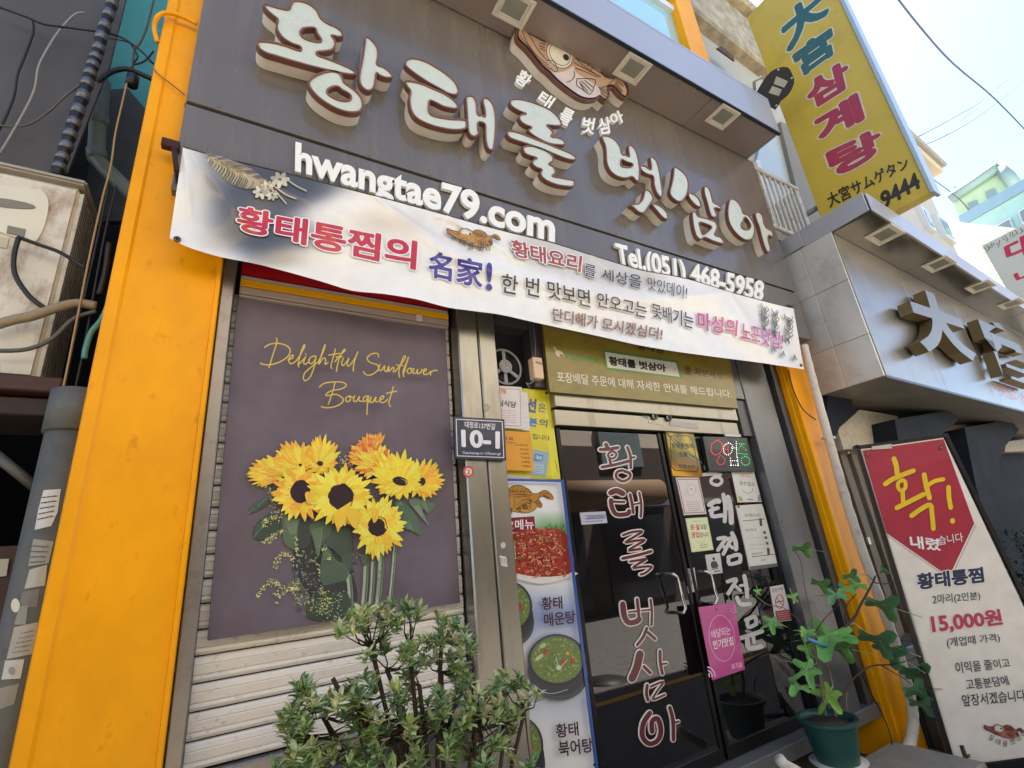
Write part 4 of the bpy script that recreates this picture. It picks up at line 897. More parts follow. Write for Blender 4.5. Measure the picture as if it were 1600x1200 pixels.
# house number plate, sticker
def d_addr(p, q):
    p.quad(*q, '1e2440'); TL, TR, BR, BL = q
    for i in range(4):
        a = bq(q, .045, .06, .955, .94); p.strk([a[i], a[(i+1) % 4]], 1.2, 'd8d8dc')
    p.text('대청로137번길', Q((726, 658), (774, 662), (773, 672), (726, 668)), 'd4d5da', .02)
    p.text('10-1', Q((720, 671), (781, 674), (781, 700), (721, 697)), 'dcdce0', .04, cap=.727)
    p.text('Daecheong-ro 137beon-gil', Q((723, 704), (782, 706), (782, 711), (723, 709)), 'cfd0d6', .012, cap=.9)
q = [(709, 651), (788, 655), (791, 719), (711, 716)]
board('address_plate', q, -.072, 0, M_board, 'navy house number plate reading 10-1 on the steel column', 'sign', d_addr, mm=mat('navy_plate', '171b30', .35), thick=.014)
board('round_sticker', [(732+8.5*math.cos(k*.524), 737+9.5*math.sin(k*.524)) for k in range(12)], -.052, 0, M_board, 'round red sticker with a number 2 below the address plate', 'sticker', lambda p, q: (p.disc(732, 737, 8.5, 9.5, 'b8443c'), p.disc(732, 737, 6.2, 7, 'cf6a60'), p.disc(732, 737, 4.8, 5.4, 'ded6d0'), p.text('2', Q((730, 733.5), (734.5, 733.8), (734.5, 741), (730, 740.6)), '2a2222', .03)), thick=.001, mm=mat('paper_white', ''))
b = Pr(lambda x, y: W(x, y, -.046)); 
for (x, y) in ((781, 876), (787, 884)):
    pass
b.disc(786, 852, 4, 5, 'bdb9b2'); b.quad((780, 868), (791, 870), (793, 886), (783, 884), 'cfcac2'); b.text('딱지', Q((781, 871), (790, 872), (791, 883), (783, 882)), '4a4846', 0); b.strk([(744, 898), (750, 897), (752, 904), (747, 908), (743, 903), (745, 897)], 1.2, 'b9b4ac'); b.disc(760, 637, 5, 6, '8f8b84'); b.disc(760, 637, 3.6, 4.4, 'a29e96')
b.build('column_stickers', M_paper, cl)

# olive signboard
def d_nav(p, q):
    def f(u, v):
        n = math.sin(u*40+v*9)*math.sin(v*23+u*17); return (134+8*n, 118+7*n, 48+5*n)
    p.grad(*q, f, 40, 16); p.up(.0002)
    p.text('이젠 인터넷으로도', Q((862, 511), (990, 536), (991, 546), (863, 523)), '8c7a50', .01)
    p.text('황태찜', Q((996, 533), (1038, 541), (1036, 553), (996, 546)), '4a2418', .04); p.text('을 찾아주세요', Q((1040, 543), (1130, 560), (1130, 567), (1040, 552)), '7a6a42', .0)
    p.text('NAVER', Q((885, 551), (937, 560), (936, 568.5), (884, 560)), '467f36', .05, cap=.727)
    p.disc(874, 553, 7.5, 4.6, 'c7c1b4', rot=35); p.disc(877, 556, 3.2, 2.6, '7a6640', rot=30); p.strk([(866, 543), (870, 549), (874, 553)], 2, 'c7c1b4', w2=.6)
    p.poly([(941, 546), (1059, 564), (1066, 592), (946, 578)], '4f7d3c'); p.poly([(945, 550), (1056, 567), (1062, 589), (949, 574)], 'cfd0c8')
    p.text('황태를 벗삼아', Q((950, 556), (1040, 569), (1041, 582), (952, 571)), '1c1c1c', .05); p.disc(1054, 578, .8, .8, '555')if False else None
    p.disc(1054, 577.5, .9, .9, '3a3a3a'); p.disc(1054, 577.5, .9, .9, '3a3a3a')
    p.text('를 쳐보세요', Q((1069, 571), (1130, 583), (1130, 594), (1070, 585)), '3a2418', .015); p.disc(1133, 592, .8, .8, '3a2418')
    p.text('포장배달 주문에 대해 자세한 안내를 해드립니다.', Q((869, 580), (1142, 610), (1144, 622), (871, 597)), 'd6d2c4', .012)
board('olive_signboard', [(847, 500), (1137, 545), (1153, 638), (859, 612)], -.03, 0, M_board, 'olive yellow signboard with a white search box above the glass door', 'sign', d_nav, mm=mat('olive_board_edge', '5a4c1c', .5), thick=.03)

# ------------------------------------------------------------------ door
YD = .06
door = thing('door_frame', (2.8, .1, .3), 'stainless steel frame and lintel around the black glass entrance', 'door frame')
def bar(px0, px1, y0, y1, z0, z1, name, m, parent=door, **k): return MB().box((px0, y0, z0), (px1, y1, z1), bev=.004).build(name, m, parent, **k)
XA, XB = 1.785, 3.62
zz = lambda x, y: W(x, y, YD-.05).z
bar(XA, XB, .0, .16, zz(900, 638), zz(900, 616)+.02, 'lintel', M_steel); bar(XA, XB, .02, .16, zz(900, 666)+.004, zz(900, 640)-.004, 'lintel', M_steel)
MB().box((XA, .04, zz(900, 640)-.003), (XB, .1, zz(900, 638)-.001)).build('joint', M_black, door)
for x, y in ((1022, 651), (1044, 653)):
    c = W(x, y, .015); b = MB(); b.tube([c, c+Vector((0, -.012, 0))], .026, 18); b.tube([c+Vector((0, -.012, 0)), c+Vector((0, -.016, 0))], .014, 12, m=1); b.build('lock', [M_steel, M_black], door)
p = Pr(lambda x, y: W(x, y, .018)); p.text('세콤', Q((1004, 648), (1013, 649), (1013, 655), (1005, 654)), '6b675f', 0); p.quad((1014, 656), (1034, 659), (1034, 664), (1014, 661), 'cfcab0'); p.text('고마드', Q((1016, 657), (1032, 660), (1032, 663), (1016, 661)), '6b7a4a', 0)
p.quad((1046, 656), (1091, 662), (1091, 670), (1047, 665), 'b3aeaa'); p.build('labels', M_paper, door)
# interior
M_in = mat('dark_brown_interior', '2a2022', .6, var=.3)
b = MB(); b.box((XA, 2.4, .3), (3.9, 2.5, 3.2)); b.box((XA, .2, .25), (3.9, 2.5, .3)); b.box((XA-.02, .2, .3), (XA, 2.5, 3.2)); b.box((3.9, .2, .3), (3.92, 2.5, 3.2)); b.build('entrance_interior', M_in, door)
def glassmat(name, col, refl, al):
    m = bpy.data.materials.new(name); m.use_nodes = True; t = m.node_tree; t.nodes.clear()
    o = t.nodes.new('ShaderNodeOutputMaterial'); g_ = t.nodes.new('ShaderNodeBsdfGlossy'); g_.inputs['Roughness'].default_value = .015; g_.inputs['Color'].default_value = (.95, .95, 1, 1)
    tr = t.nodes.new('ShaderNodeBsdfTransparent'); tr.inputs[0].default_value = lin(col); df = t.nodes.new('ShaderNodeBsdfDiffuse'); df.inputs[0].default_value = (.012, .010, .011, 1)
    m1 = t.nodes.new('ShaderNodeMixShader'); m1.inputs[0].default_value = al; t.links.new(tr.outputs[0], m1.inputs[1]); t.links.new(df.outputs[0], m1.inputs[2])
    fr_ = t.nodes.new('ShaderNodeFresnel'); fr_.inputs[0].default_value = refl; m2 = t.nodes.new('ShaderNodeMixShader')
    t.links.new(fr_.outputs[0], m2.inputs[0]); t.links.new(m1.outputs[0], m2.inputs[1]); t.links.new(g_.outputs[0], m2.inputs[2]); t.links.new(m2.outputs[0], o.inputs[0]); return m
M_glass = glassmat('tinted_door_glass', '4a4648', 1.75, .55)
zb, zt = .385, zz(900, 667)
def leafd(x0, x1, label, name='glass_door'):
    t = thing(name, ((x0+x1)/2, YD, zb), label, 'door')
    MB().box((x0+.012, YD, zb+.03), (x1-.012, YD+.012, zt-.01)).build('glass_pane', M_glass, t)
    MB().box((x0, YD-.01, zb), (x1, YD+.03, zb+.07), bev=.003).build('bottom_rail', mat('black_door_rail', '1d1c1e', .3, metal=.5), t)
    for a, c_ in ((x0, x0+.03), (x1-.03, x1)): MB().box((a, YD-.01, zb+.072), (c_, YD+.03, zt), bev=.003).build('stile', mat('black_door_rail', ''), t)
    return t
dl = leafd(1.80, 2.735, 'left leaf of the black glass door with maroon Korean letters')
drr = leafd(2.76, 3.76, 'right leaf of the black glass door covered in notices')
def handle(pts, par):
    b = MB(); P_ = [W(x, y, YD-.075) for x, y in pts]; a, c_ = P_[0], P_[-1]
    b.tube([a+Vector((0, .075, 0)), a+Vector((0, .01, 0)), a]+P_[1:-1]+[c_, c_+Vector((0, .01, 0)), c_+Vector((0, .075, 0))], .0105, 10); b.build('pull_handle', mat('chrome_handle', 'c9c7c4', .12, metal=1), par)
handle([(1052, 897), (1058, 902), (1064, 925), (1071, 950), (1068, 958)], dl)
handle([(1103, 893), (1110, 897), (1115, 915), (1121, 935), (1117, 944)], drr)
MB().box((1.4, -.05, .29), (4.36, .3, .38), bev=.006).build('sill', mat('grey_granite_sill', '5f5f60', .4, var=.2, vscale=60), door)
# brush letters on the left leaf: maroon with a white edge
p = Pr(lambda x, y: W(x, y, YD-.001), base=.0003)
K = lambda pts: zm(pts, 800, 600, 4); K7 = lambda pts: zm(pts, 800, 900, 4)
ST = [(K([(585,378),(600,408)]), 7.5), (K([(550,410),(600,408),(660,398)]), 6.5), (K([(625,418),(598,440),(610,465),(640,460),(650,435),(625,420)]), 4.5), (K([(608,468),(615,505)]), 5.5), (K([(560,520),(640,505),(728,482)]), 6), (K([(718,395),(738,450),(740,525)]), 5.5), (K([(735,462),(765,458)]), 4.5), (K([(690,540),(655,550),(650,585),(690,608),(730,590),(735,560),(700,545)]), 5.5),
      (K([(615,680),(650,668),(690,685)]), 10), (K([(615,725),(622,770),(650,815),(720,812),(728,795)]), 8), (K([(615,735),(700,738)]), 5), (K([(735,690),(748,750),(755,805)]), 5.5), (K([(750,755),(795,745)]), 4), (K([(792,680),(805,750),(802,830)]), 5),
      (K([(690,945),(750,925),(812,922),(760,955),(705,990),(765,980),(828,975),(770,1010),(725,1040),(800,1030)]), 5), (K([(688,1090),(780,1070),(866,1046)]), 6), (K([(735,1110),(790,1100),(835,1095),(775,1130),(755,1150),(815,1142),(870,1142),(830,1180),(800,1190)]), 5),
      (K7([(688,175),(698,250),(725,290),(770,285),(790,270)]), 10), (K7([(778,145),(785,210),(790,270)]), 6), (K7([(725,225),(785,218)]), 4), (K7([(805,215),(860,210)]), 4), (K7([(862,148),(870,220),(868,305)]), 5), (K7([(838,325),(815,380),(778,430)]), 6), (K7([(845,352),(890,392)]), 6),
      (K7([(795,485),(775,570),(745,640)]), 13), (K7([(820,565),(860,605)]), 6.5), (K7([(920,468),(922,540),(935,610)]), 6), (K7([(928,550),(962,545)]), 4.5), (K7([(840,680),(835,730),(845,775)]), 6), (K7([(860,690),(940,660),(900,720),(875,770),(950,740)]), 4.6),
      (K7([(855,855),(815,920),(810,1000),(850,1045),(905,1025),(925,960),(905,890),(870,905),(870,970)]), 9), (K7([(980,820),(1000,900),(1003,1022)]), 7), (K7([(998,918),(1035,908)]), 5)]
for pts, w_ in ST: p.strk(pts, w_+2.4, 'e6e1df', sm=4)
p.up(.0002)
for pts, w_ in ST: p.strk(pts, max(1.6, w_-1.4), '5c1a26', sm=4)
p.build('door_lettering', M_board, dl)
p = Pr(lambda x, y: W(x, y, YD-.001), base=.0003)
Kz = lambda pts: zm(pts, 1030, 650, 4.8)
SG = [(Kz([(330,440),(400,435),(460,440)]), 5), (Kz([(345,375),(350,400)]), 4), (Kz([(420,455),(390,475),(395,505),(440,518),(470,490),(450,460),(420,458)]), 5),
      (Kz([(375,665),(420,640),(445,640)]), 8), (Kz([(380,710),(440,690)]), 6), (Kz([(400,690),(395,750),(470,745)]), 6.5), (Kz([(480,590),(495,680),(490,790)]), 6.5), (Kz([(490,700),(530,690)]), 4.5), (Kz([(515,610),(535,700),(540,800)]), 8),
      (Kz([(440,920),(500,915),(470,960),(440,1005)]), 6), (Kz([(470,965),(500,1000)]), 5), (Kz([(500,925),(540,920),(515,965),(480,1035)]), 6), (Kz([(520,965),(550,990)]), 5), (Kz([(545,880),(570,940),(575,1000)]), 7), (Kz([(520,1060),(525,1110),(600,1095)]), 6), (Kz([(515,1060),(600,1040),(605,1095)]), 6),
      (K7([(1345,35),(1400,20),(1380,60),(1350,110)]), 6), (K7([(1385,55),(1425,90)]), 5), (K7([(1450,0),(1462,60),(1468,130)]), 6.5), (K7([(1425,60),(1460,55)]), 4.5), (K7([(1405,135),(1425,175),(1485,175)]), 6.5),
      (K7([(1470,270),(1475,320),(1525,300)]), 6), (K7([(1460,275),(1515,255),(1525,300)]), 6.5), (K7([(1420,390),(1470,375),(1560,345)]), 7), (K7([(1505,375),(1510,415)]), 6), (K7([(1470,400),(1480,450),(1555,440)]), 8)]
for pts, w_ in SG: p.strk(pts, w_, 'c6c3c3', sm=4)
p.build('door_lettering', M_board, drr)

# notices on the door
YN = YD-.006
pw = mat('paper_white', '')
def notice(name, quad, label, cat, draw, y=YN, mm=pw, thick=.003, m=M_paper, group=None): return board(name, quad, y, 0, m, label, cat, draw, group, mm=mm, thick=thick)
def d_gold(p, q):
    def f(u, v):
        n = max(0, math.sin(v*9-u*3)); k = .55+.45*n if v > .35 else .8+.2*math.sin(u*11); return (200*k+30*(v > .6), 160*k+10, 40*k)
    p.grad(*q, f, 10, 12); p.up(.0001)
    a = [(1047, 687), (1049, 681), (1076, 681), (1081, 687), (1091, 728), (1089, 737), (1055, 735), (1049, 729)]
    for i in range(8): p.strk([a[i], a[(i+1) % 8]], 1.4, '3a2410')
    p.text('황태통찜의', Q((1048, 692), (1082, 693), (1083, 701), (1050, 701)), '2b1a0c', .03); p.text('名家', Q((1060, 705), (1074, 706), (1075, 714), (1062, 714)), '2b1a0c', .04); p.text('황태를 벗삼아', Q((1060, 725), (1086, 727), (1086, 731), (1061, 730)), '2b1a0c', .03)
    p.strk([(1040, 676), (1062, 700), (1094, 720)], 1.2, '241a14'); p.strk([(1041, 676), (1075, 705), (1097, 724)], 1, '241a14')
notice('gold_plaque', [(1040, 674), (1083, 675), (1098, 745), (1051, 744)], 'shiny gold award plaque at the top of the right door leaf', 'plaque', d_gold, y=YN-.01, m=ink('gold_foil', .15, coat=.6), mm=mat('gold_edge', 'b38a2a', .3, metal=.6), thick=.012)
def d_led(p, q):
    p.quad(*q, '121314')
led_q = [(1098, 682), (1167, 684), (1181, 737), (1108, 736)]
led = notice('led_open_sign', led_q, 'black LED sign with red white and green dotted Korean letters', 'LED sign', d_led, y=YN-.03, mm=mat('black_plastic', '101012', .35), thick=.03, m=M_board)
for nm, col, paths in (('red_leds', 'e01c30', [[(1122,688),(1112,694),(1111,705),(1118,711),(1126,706),(1128,695),(1122,688)], [(1129,694),(1136,694)], [(1129,702),(1136,702)], [(1137,690),(1138,712)], [(1124,713),(1120,720),(1124,726),(1131,724),(1132,717),(1126,712)]]),
                       ('white_leds', 'e6e6e6', [[(1138,692),(1131,697),(1131,707),(1137,711),(1143,706),(1144,696),(1138,692)], [(1143,700),(1150,700)], [(1150,690),(1151,714)], [(1141,716),(1142,727)], [(1141,720),(1151,720)], [(1152,715),(1153,727)], [(1142,727),(1153,727)]]),
                       ('green_leds', '16d23c', [[(1152,693),(1164,694)], [(1158,694),(1153,703)], [(1159,697),(1165,703)], [(1151,708),(1167,710)], [(1163,713),(1158,717),(1159,724),(1165,727),(1171,723),(1170,716),(1164,713)]])):
    b = MB()
    for pth in paths:
        P_ = crom(pth, 4, False) if len(pth) > 3 else pth
        d_ = [0]
        for i in range(1, len(P_)): d_.append(d_[-1]+math.dist(P_[i], P_[i-1]))
        n = max(2, int(d_[-1]/3.0))
        for k in range(n+1):
            s_ = d_[-1]*k/n; i = max(j for j in range(len(d_)) if d_[j] <= s_+1e-6); i = min(i, len(P_)-2); f_ = (s_-d_[i])/max(1e-6, d_[i+1]-d_[i]); x = P_[i][0]*(1-f_)+P_[i+1][0]*f_; y = P_[i][1]*(1-f_)+P_[i+1][1]*f_
            c = W(x, y, YN-.032); b.mesh([c+Vector((.0031*math.cos(a), -.002, .0031*math.sin(a))) for a in (0, 1.05, 2.09, 3.14, 4.19, 5.24)], [(0, 1, 2, 3, 4, 5)])
    b.build(nm, mat('glowing_'+nm, col, .4, emit=col, es=.55), led, kind='stuff')
b = MB()
for k in range(26):
    for (a, c_) in (((1103, 687), (1166, 688)), ((1110, 732), (1176, 733))):
        x, y = a[0]+(c_[0]-a[0])*k/25, a[1]+(c_[1]-a[1])*k/25; c = W(x, y, YN-.032); b.mesh([c+Vector((.002*math.cos(t), 0, .002*math.sin(t))) for t in (0, 1.57, 3.14, 4.71)], [(0, 1, 2, 3)])
b.build('border_leds', mat('dim_leds', 'a9a9b0', .4), led, kind='stuff')
c = W(1145, 680, YN-.03); MB().box((c.x-.1, YN-.034, c.z-.012), (c.x+.1, YN-.02, c.z+.01)).build('top_clip', mat('white_plastic', 'cfcfcf', .4), led)
def d_c2(p, q): p.quad(*q, 'd2c8c6'); frame_ln(p, q, .05, 1.4, '9a6a6e'); p.disc(1080, 766, 7, 9, 'b9b2ae'); p.disc(1080, 766, 5.8, 7.6, 'd6cecb'); p.disc(1080, 764, 1, 1.4, '55504e'); lines(p, bq(q, .15, .6, .85, .92), 5, '8f8684', .7, seed=9, dash=5)
notice('framed_certificate', [(1056, 746), (1092, 746), (1104, 803), (1069, 805)], 'pale certificate with a round seal in a mauve frame below the gold plaque', 'certificate', d_c2, thick=.008)
def d_wk(p, q):
    p.quad(*q, 'c9d69a'); p.quad(*bq(q, .05, .035, .95, .965), 'd6dbb4'); p.text('토·일', Q((1078, 819), (1093, 819), (1093, 828), (1079, 829)), 'c03a50', .03); p.text('요일', Q((1094, 819), (1103, 819), (1104, 827), (1095, 828)), '2c2a2c', .02)
    p.text('영업', Q((1080, 831), (1093, 831), (1093, 840), (1080, 841)), 'c03a50', .03); p.text('합니다', Q((1094, 832), (1107, 831), (1107, 839), (1094, 840)), '2c2a2c', .01); p.strk([(1090, 846), (1096, 849), (1101, 844)], .9, 'a8c27a', sm=4); lines(p, bq(q, .35, .8, .8, .9), 2, '6d6f60', .9); lines(p, bq(q, .2, .1, .8, .12), 1, '8d8f78', .7)
notice('weekend_notice', [(1071, 810), (1105, 808), (1115, 859), (1081, 863)], 'lime edged notice with pink and black letters at the middle of the right door leaf', 'notice', d_wk)
def d_fig(p, q): p.quad(*q, 'c3c1c2'); p.disc(1115, 873, 2, 2.6, '2a2a2c'); p.poly([(1111, 878), (1119, 877), (1122, 886), (1112, 888)], '3a3a3c', sm=2); p.strk([(1112, 890), (1122, 888)], 1.2, '3a3a3c'); p.text('도깨비', Q((1114, 891), (1125, 890), (1126, 895), (1115, 896)), '333', .01) if False else p.strk([(1116, 893), (1125, 892)], 1.6, '3a3a3c')
notice('figure_sticker', [(1102, 867), (1125, 864), (1129, 895), (1107, 898)], 'small white sticker with a dark seated figure above the right door handle', 'sticker', d_fig)
def d_ex(p, q): p.quad(*q, 'cfd0c8'); p.text('우수업소', Q((1155, 751), (1179, 753), (1179, 760), (1156, 759)), '2c2d2a', .01); lines(p, bq(q, .25, .07, .75, .15), 2, 'b0564e', .8); p.strk([(1160, 766), (1168, 771), (1175, 768), (1176, 763)], 1.1, '8ea65a', sm=4); p.quad((1153, 775), (1158, 776), (1161, 783), (1155, 783), '9aac4e'); p.quad((1184, 773), (1188, 773), (1191, 783), (1184, 783), '8f8598'); p.strk([(1168, 780), (1176, 781)], 1.2, '4a4a48')
notice('award_notice', [(1143, 738), (1182, 738), (1193, 784), (1153, 785)], 'white notice with a green curved line under the LED sign', 'notice', d_ex)
def d_list(p, q):
    p.quad(*q, 'cdccc4'); p.text('황태를벗삼아', Q((1163, 803), (1188, 802), (1189, 807), (1164, 808)), '33322e', 0)
    p.strk([(1161, 814), (1194, 811)], 1, '2f302c'); p.strk([(1175, 870), (1211, 866)], 1, '2f302c'); p.text('황태통찜', Q((1164, 827), (1181, 825), (1182, 829), (1165, 831)), '4a4844', 0); p.text('황태북어탕', Q((1174, 864), (1191, 862), (1191, 866), (1175, 868)), '4a4844', 0)
    for x, y, h in ((1186, 810, 12), (1192, 830, 4), (1194, 838, 4), (1196, 847, 4), (1198, 856, 11)): p.quad((x, y), (x+4, y), (x+5, y+h), (x+1, y+h), '3d4440')
    for x, y in ((1168, 841), (1171, 852), (1172, 858)): p.strk([(x, y), (x+28, y-2)], .5, '9a9890')
    p.disc(1154, 792, 1.8, 1.8, '2b2b2b'); p.disc(1192, 789, 1.6, 1.6, '2b2b2b'); p.poly([(1171, 885), (1214, 880), (1216, 885), (1172, 891)], '5a5c60'); p.text('좋아요', Q((1189, 874), (1197, 873), (1197, 876), (1189, 877)), '3a3a38', 0)
notice('menu_sheet', [(1150, 790), (1194, 787), (1215, 884), (1172, 890)], 'tall white price sheet with ruled lines on the right door leaf', 'price list', d_list, thick=.006)
def d_ns(p, q):
    p.quad(*q, 'cbc9cb'); p.quad((1211, 955), (1233, 952), (1237, 968), (1214, 971), '9a2e38'); lines(p, [(1213, 957), (1232, 954), (1235, 966), (1215, 969)], 4, 'd9b9b9', .7, .05, .95, .1, .9, dash=3)
    p.text('금연구역', Q((1205, 920), (1222, 917), (1223, 923), (1206, 926)), '2a2a2e', .01)
    for k in range(24):
        a, c_ = k*math.pi/12, (k+1)*math.pi/12; p.strk([(1218+6.5*math.cos(a), 940+10.5*math.sin(a)), (1218+6.5*math.cos(c_), 940+10.5*math.sin(c_))], 1.4, 'b23040', cap=False)
    p.strk([(1213, 934), (1223, 946)], 1.3, 'b23040'); p.strk([(1213, 941), (1223, 939)], 1.5, '2a2a2e'); p.strk([(1220, 936), (1222, 932)], .7, '2a2a2e')
notice('no_smoking_sign', [(1203, 917), (1225, 913), (1237, 969), (1212, 972)], 'small no smoking sign with a red circle at the right edge of the door', 'sign', d_ns)
def d_pink(p, q):
    p.quad(*q, 'b8458a'); N = 40
    for k in range(N):
        a, c_ = k*2*math.pi/N, (k+1)*2*math.pi/N; f_ = lambda t: (1128+20*math.cos(t)*1.0+(-4)*math.sin(t)*-1*-1*.0+3*math.sin(t), 997+36*math.sin(t)); p.strk([f_(a), f_(c_)], .7, 'e2b4cf', cap=False)
    p.text('배달되는', Q((1111, 985), (1141, 978), (1142, 991), (1112, 998)), 'ecd6e3', -.004); p.text('인기맛집', Q((1113, 1001), (1145, 994), (1146, 1008), (1115, 1015)), 'f0e2ea', .02)
    p.text('요기요', Q((1142, 1037), (1159, 1034), (1160, 1043), (1143, 1046)), 'ecd6e3', .01)
    for r_ in (5, 9.5, 14):
        pa = [(1112-9+r_*math.cos(t), 1058+r_*1.15*math.sin(t)) for t in [-.1-1.7*k/8 for k in range(9)]]; pa = [(max(x, 1109+(y-1060)*.2), min(y, 1060)) for x, y in pa]; p.strk(pa, 2, 'e6c3d8', sm=2)
        pa = [(1148+r_*math.cos(t)*.9, 943+r_*math.sin(t)) for t in [.05+2.2*k/8 for k in range(9)]]; pa = [(min(x, 1147+(y-942)*.18), y) for x, y in pa]; p.strk(pa, 1.4, 'd183b0', sm=2)
    p.disc(1119, 952, 1.6, 1.8, '5a3048')
notice('pink_tag', [(1091, 949), (1147, 941), (1164, 1046), (1113, 1063)], 'bright pink delivery tag hanging from the right door handle', 'tag', d_pink, y=YD-.09, m=M_board, mm=mat('pink_card', 'a03a78', .5))
notice('push_label', [(1070, 890), (1085, 887), (1090, 923), (1076, 927)], 'narrow black and white label between the two door handles', 'label', lambda p, q: (p.quad(*q, 'c6c5c6'), p.quad(*bq(q, 0, .02, .5, .98), '77757a'), p.text('당', Q((1073, 897), (1079, 896), (1080, 903), (1074, 904)), '1f1f22', .02), p.text('기', Q((1075, 907), (1081, 906), (1082, 913), (1076, 914)), '1f1f22', .02), p.strk([(1083, 893), (1088, 918)], 1.2, '55545a')))
notice('notice_slip', [(906, 801), (946, 799), (949, 817), (909, 820)], 'small white notice slip inside the glass of the left door leaf', 'notice', lambda p, q: (p.quad(*q, 'b4b4be'), p.quad((917, 806), (946, 804), (946, 810), (917, 812), '7d84a6'), lines(p, bq(q, .06, .15, .95, .85), 3, '4a4f78', 1, seed=3, dash=4)))

# grey metal lining right of the door
ln = thing('grey_wall_panel', (4.0, 0, .3), 'grey metal wall panel between the glass door and the right yellow pillar', 'wall panel')
M_gp = mat('grey_metal_panel', '66676a', .28, metal=.45, var=.1, vscale=2, dirt='4f4c48', dscale=5, damt=.3)
ax = lambda x, y, d: W(x, y, d).x
xs = [ax(1172, 660, 0), ax(1187, 660, 0), ax(1217, 660, 0), ax(1223, 660, 0), 4.372]
MB().box((xs[0], -.02, .3), (xs[1]-.003, .12, 3.3), bev=.003).build('panel', M_gp, ln)
MB().box((xs[1]+.003, -.01, .3), (xs[2]-.01, .12, 3.3), bev=.003).build('panel', M_gp, ln)
MB().box((xs[2], .05, .3), (xs[3], .12, 3.3)).build('joint', M_black, ln)
MB().box((xs[3], -.03, .3), (4.30, .12, 3.3), bev=.003).build('post', mat('dark_grey_post', '4e4d50', .35, metal=.4, var=.1), ln)
MB().box((4.305, -.015, .3), (4.365, .12, 3.3), bev=.003).build('post', mat('dark_grey_post', ''), ln)
b = MB(); b.box((3.45, -.012, 2.72), (xs[0]-.004, .12, 3.25), bev=.003); b.build('panel', M_gp, ln)
MB().box((3.645, .0, 2.4), (xs[0]-.004, .12, 2.71), bev=.003).build('panel', mat('dark_grey_post', ''), ln)
# ------------------------------------------------------------------ neighbour: stainless sign, canopy, wall, door, steps
n_b = thing('neighbour_building', (9, 1, 0), 'cream stone building of the neighbouring restaurant under the stainless sign', 'building')
M_trav = mat('travertine_blocks', 'b7ad9b', .7, var=.12, vscale=14, bump=.4, bscale=70, dirt='7a705f', dscale=18, damt=.5)
M_navy = mat('navy_painted_timber', '20252f', .8, spec=.15, var=.15, vscale=3)
def nbox(X0, X1, o0, o1, z0, z1, m=0, mb=None, bev=0):
    b = mb or MB(); ang = math.atan(.045); rt = Matrix.Rotation(ang, 3, 'Z'); L = 1/math.cos(ang)
    bb = MB(); bb.box((0, min(o0, o1), z0), ((X1-X0)*L, max(o0, o1), z1), bev=bev)
    o = Vector((X0, .045*(X0-NB0), 0)); b.mesh([o+rt@v for v in bb.v], bb.f, m); return b
nbox(5.03, 20, .35, .6, 0, EYE+1.3).build('wall', M_navy, n_b)
ZS2, ZT2, ZV0, ZV1 = EYE+1.20, EYE+2.80, EYE+2.745, EYE+2.95
st = thing('stainless_sign', (8, -.2, ZS2), 'big stainless steel sign box with raised metal characters on the right', 'sign')
# left flank in panels
for (y0, y1) in ((-.57, -.25), (-.25, .12)):
    for (z0, z1) in ((ZS2, ZS2+.42), (ZS2+.42, ZS2+1.0), (ZS2+1.0, ZV0 if y0 > -.3 else ZV0)):
        MB().box((5.03, y0+.002, z0+.002), (5.05, y1-.002, z1-.002), bev=.002).build('flank_panel', M_flank, st)
MB().box((5.035, -.565, ZS2+.01), (5.045, .115, ZV0)).build('flank_backing', M_black, st)
X = 5.052
for i, w_ in enumerate((1.5, 1.7, 1.7, 1.7, 2.2)):
    nbox(X+.002, X+w_-.002, -.57, -.55, ZS2, ZV0, bev=.003).build('front_panel', M_steel2, st); X += w_
X = 5.052; M_under = mat('scuffed_grey_underside', '9a958a', .42, metal=.5, var=.14, vscale=2.4, dirt='6b6558', dscale=3, damt=.6, stretch=(.5, 2.5, 1))
for i in range(7):
    nbox(X+.003, X+1.15, -.548, .35, ZS2+.002, ZS2+.012, bev=.003).build('underside_panel', M_under, st); X += 1.153
nbox(5.03, 13.8, -.573, -.568, ZS2-.012, ZS2+.012).build('bottom_trim', mat('dark_edge_trim', ''), st)
# its canopy
nc = thing('neighbour_canopy', (8, -.6, ZV0), 'flat stainless canopy with rectangular lights over the neighbour sign', 'canopy')
M_nc = mat('dull_stainless_sheet', 'b4b4b6', .35, metal=.5, var=.08, vscale=2)
nbox(5.03, 13.9, -.94, -.925, ZV0, ZV1, bev=.004).build('front_fascia', M_nc, nc)
MB().box((5.03, -.922, ZV0), (5.045, -.3, ZV1), bev=.003).build('end_fascia', M_nc, nc); MB().box((5.028, -.297, ZV0+.02), (5.043, .12, ZV1), bev=.003).build('end_fascia', M_nc, nc)
nbox(5.046, 13.9, -.923, .2, ZV1-.012, ZV1).build('top_sheet', M_nc, nc)
X = 5.05
for i in range(5):
    nbox(X+.002, X+1.74, -.922, -.573, ZV0, ZV0+.01, bev=.002).build('underside_panel', mat('polished_underside', '8f8d88', .16, metal=.9, var=.1, vscale=2, bump=.12, bscale=3), nc); X += 1.743
for (x, y, l_) in ((1382, 366, 'rectangular light under the stainless canopy, nearest its left corner'), (1467, 412, 'rectangular light under the stainless canopy, second from its left corner'), (1532, 447, 'rectangular light under the stainless canopy, third from its left corner'), (1580, 474, 'rectangular light under the stainless canopy, cut by the right edge of the photo')):
    sqlight(x, y, l_, z=ZV0-.001, ax=(1, .045), hx=.17, hy=.125, group='rectangular lights under the stainless canopy')
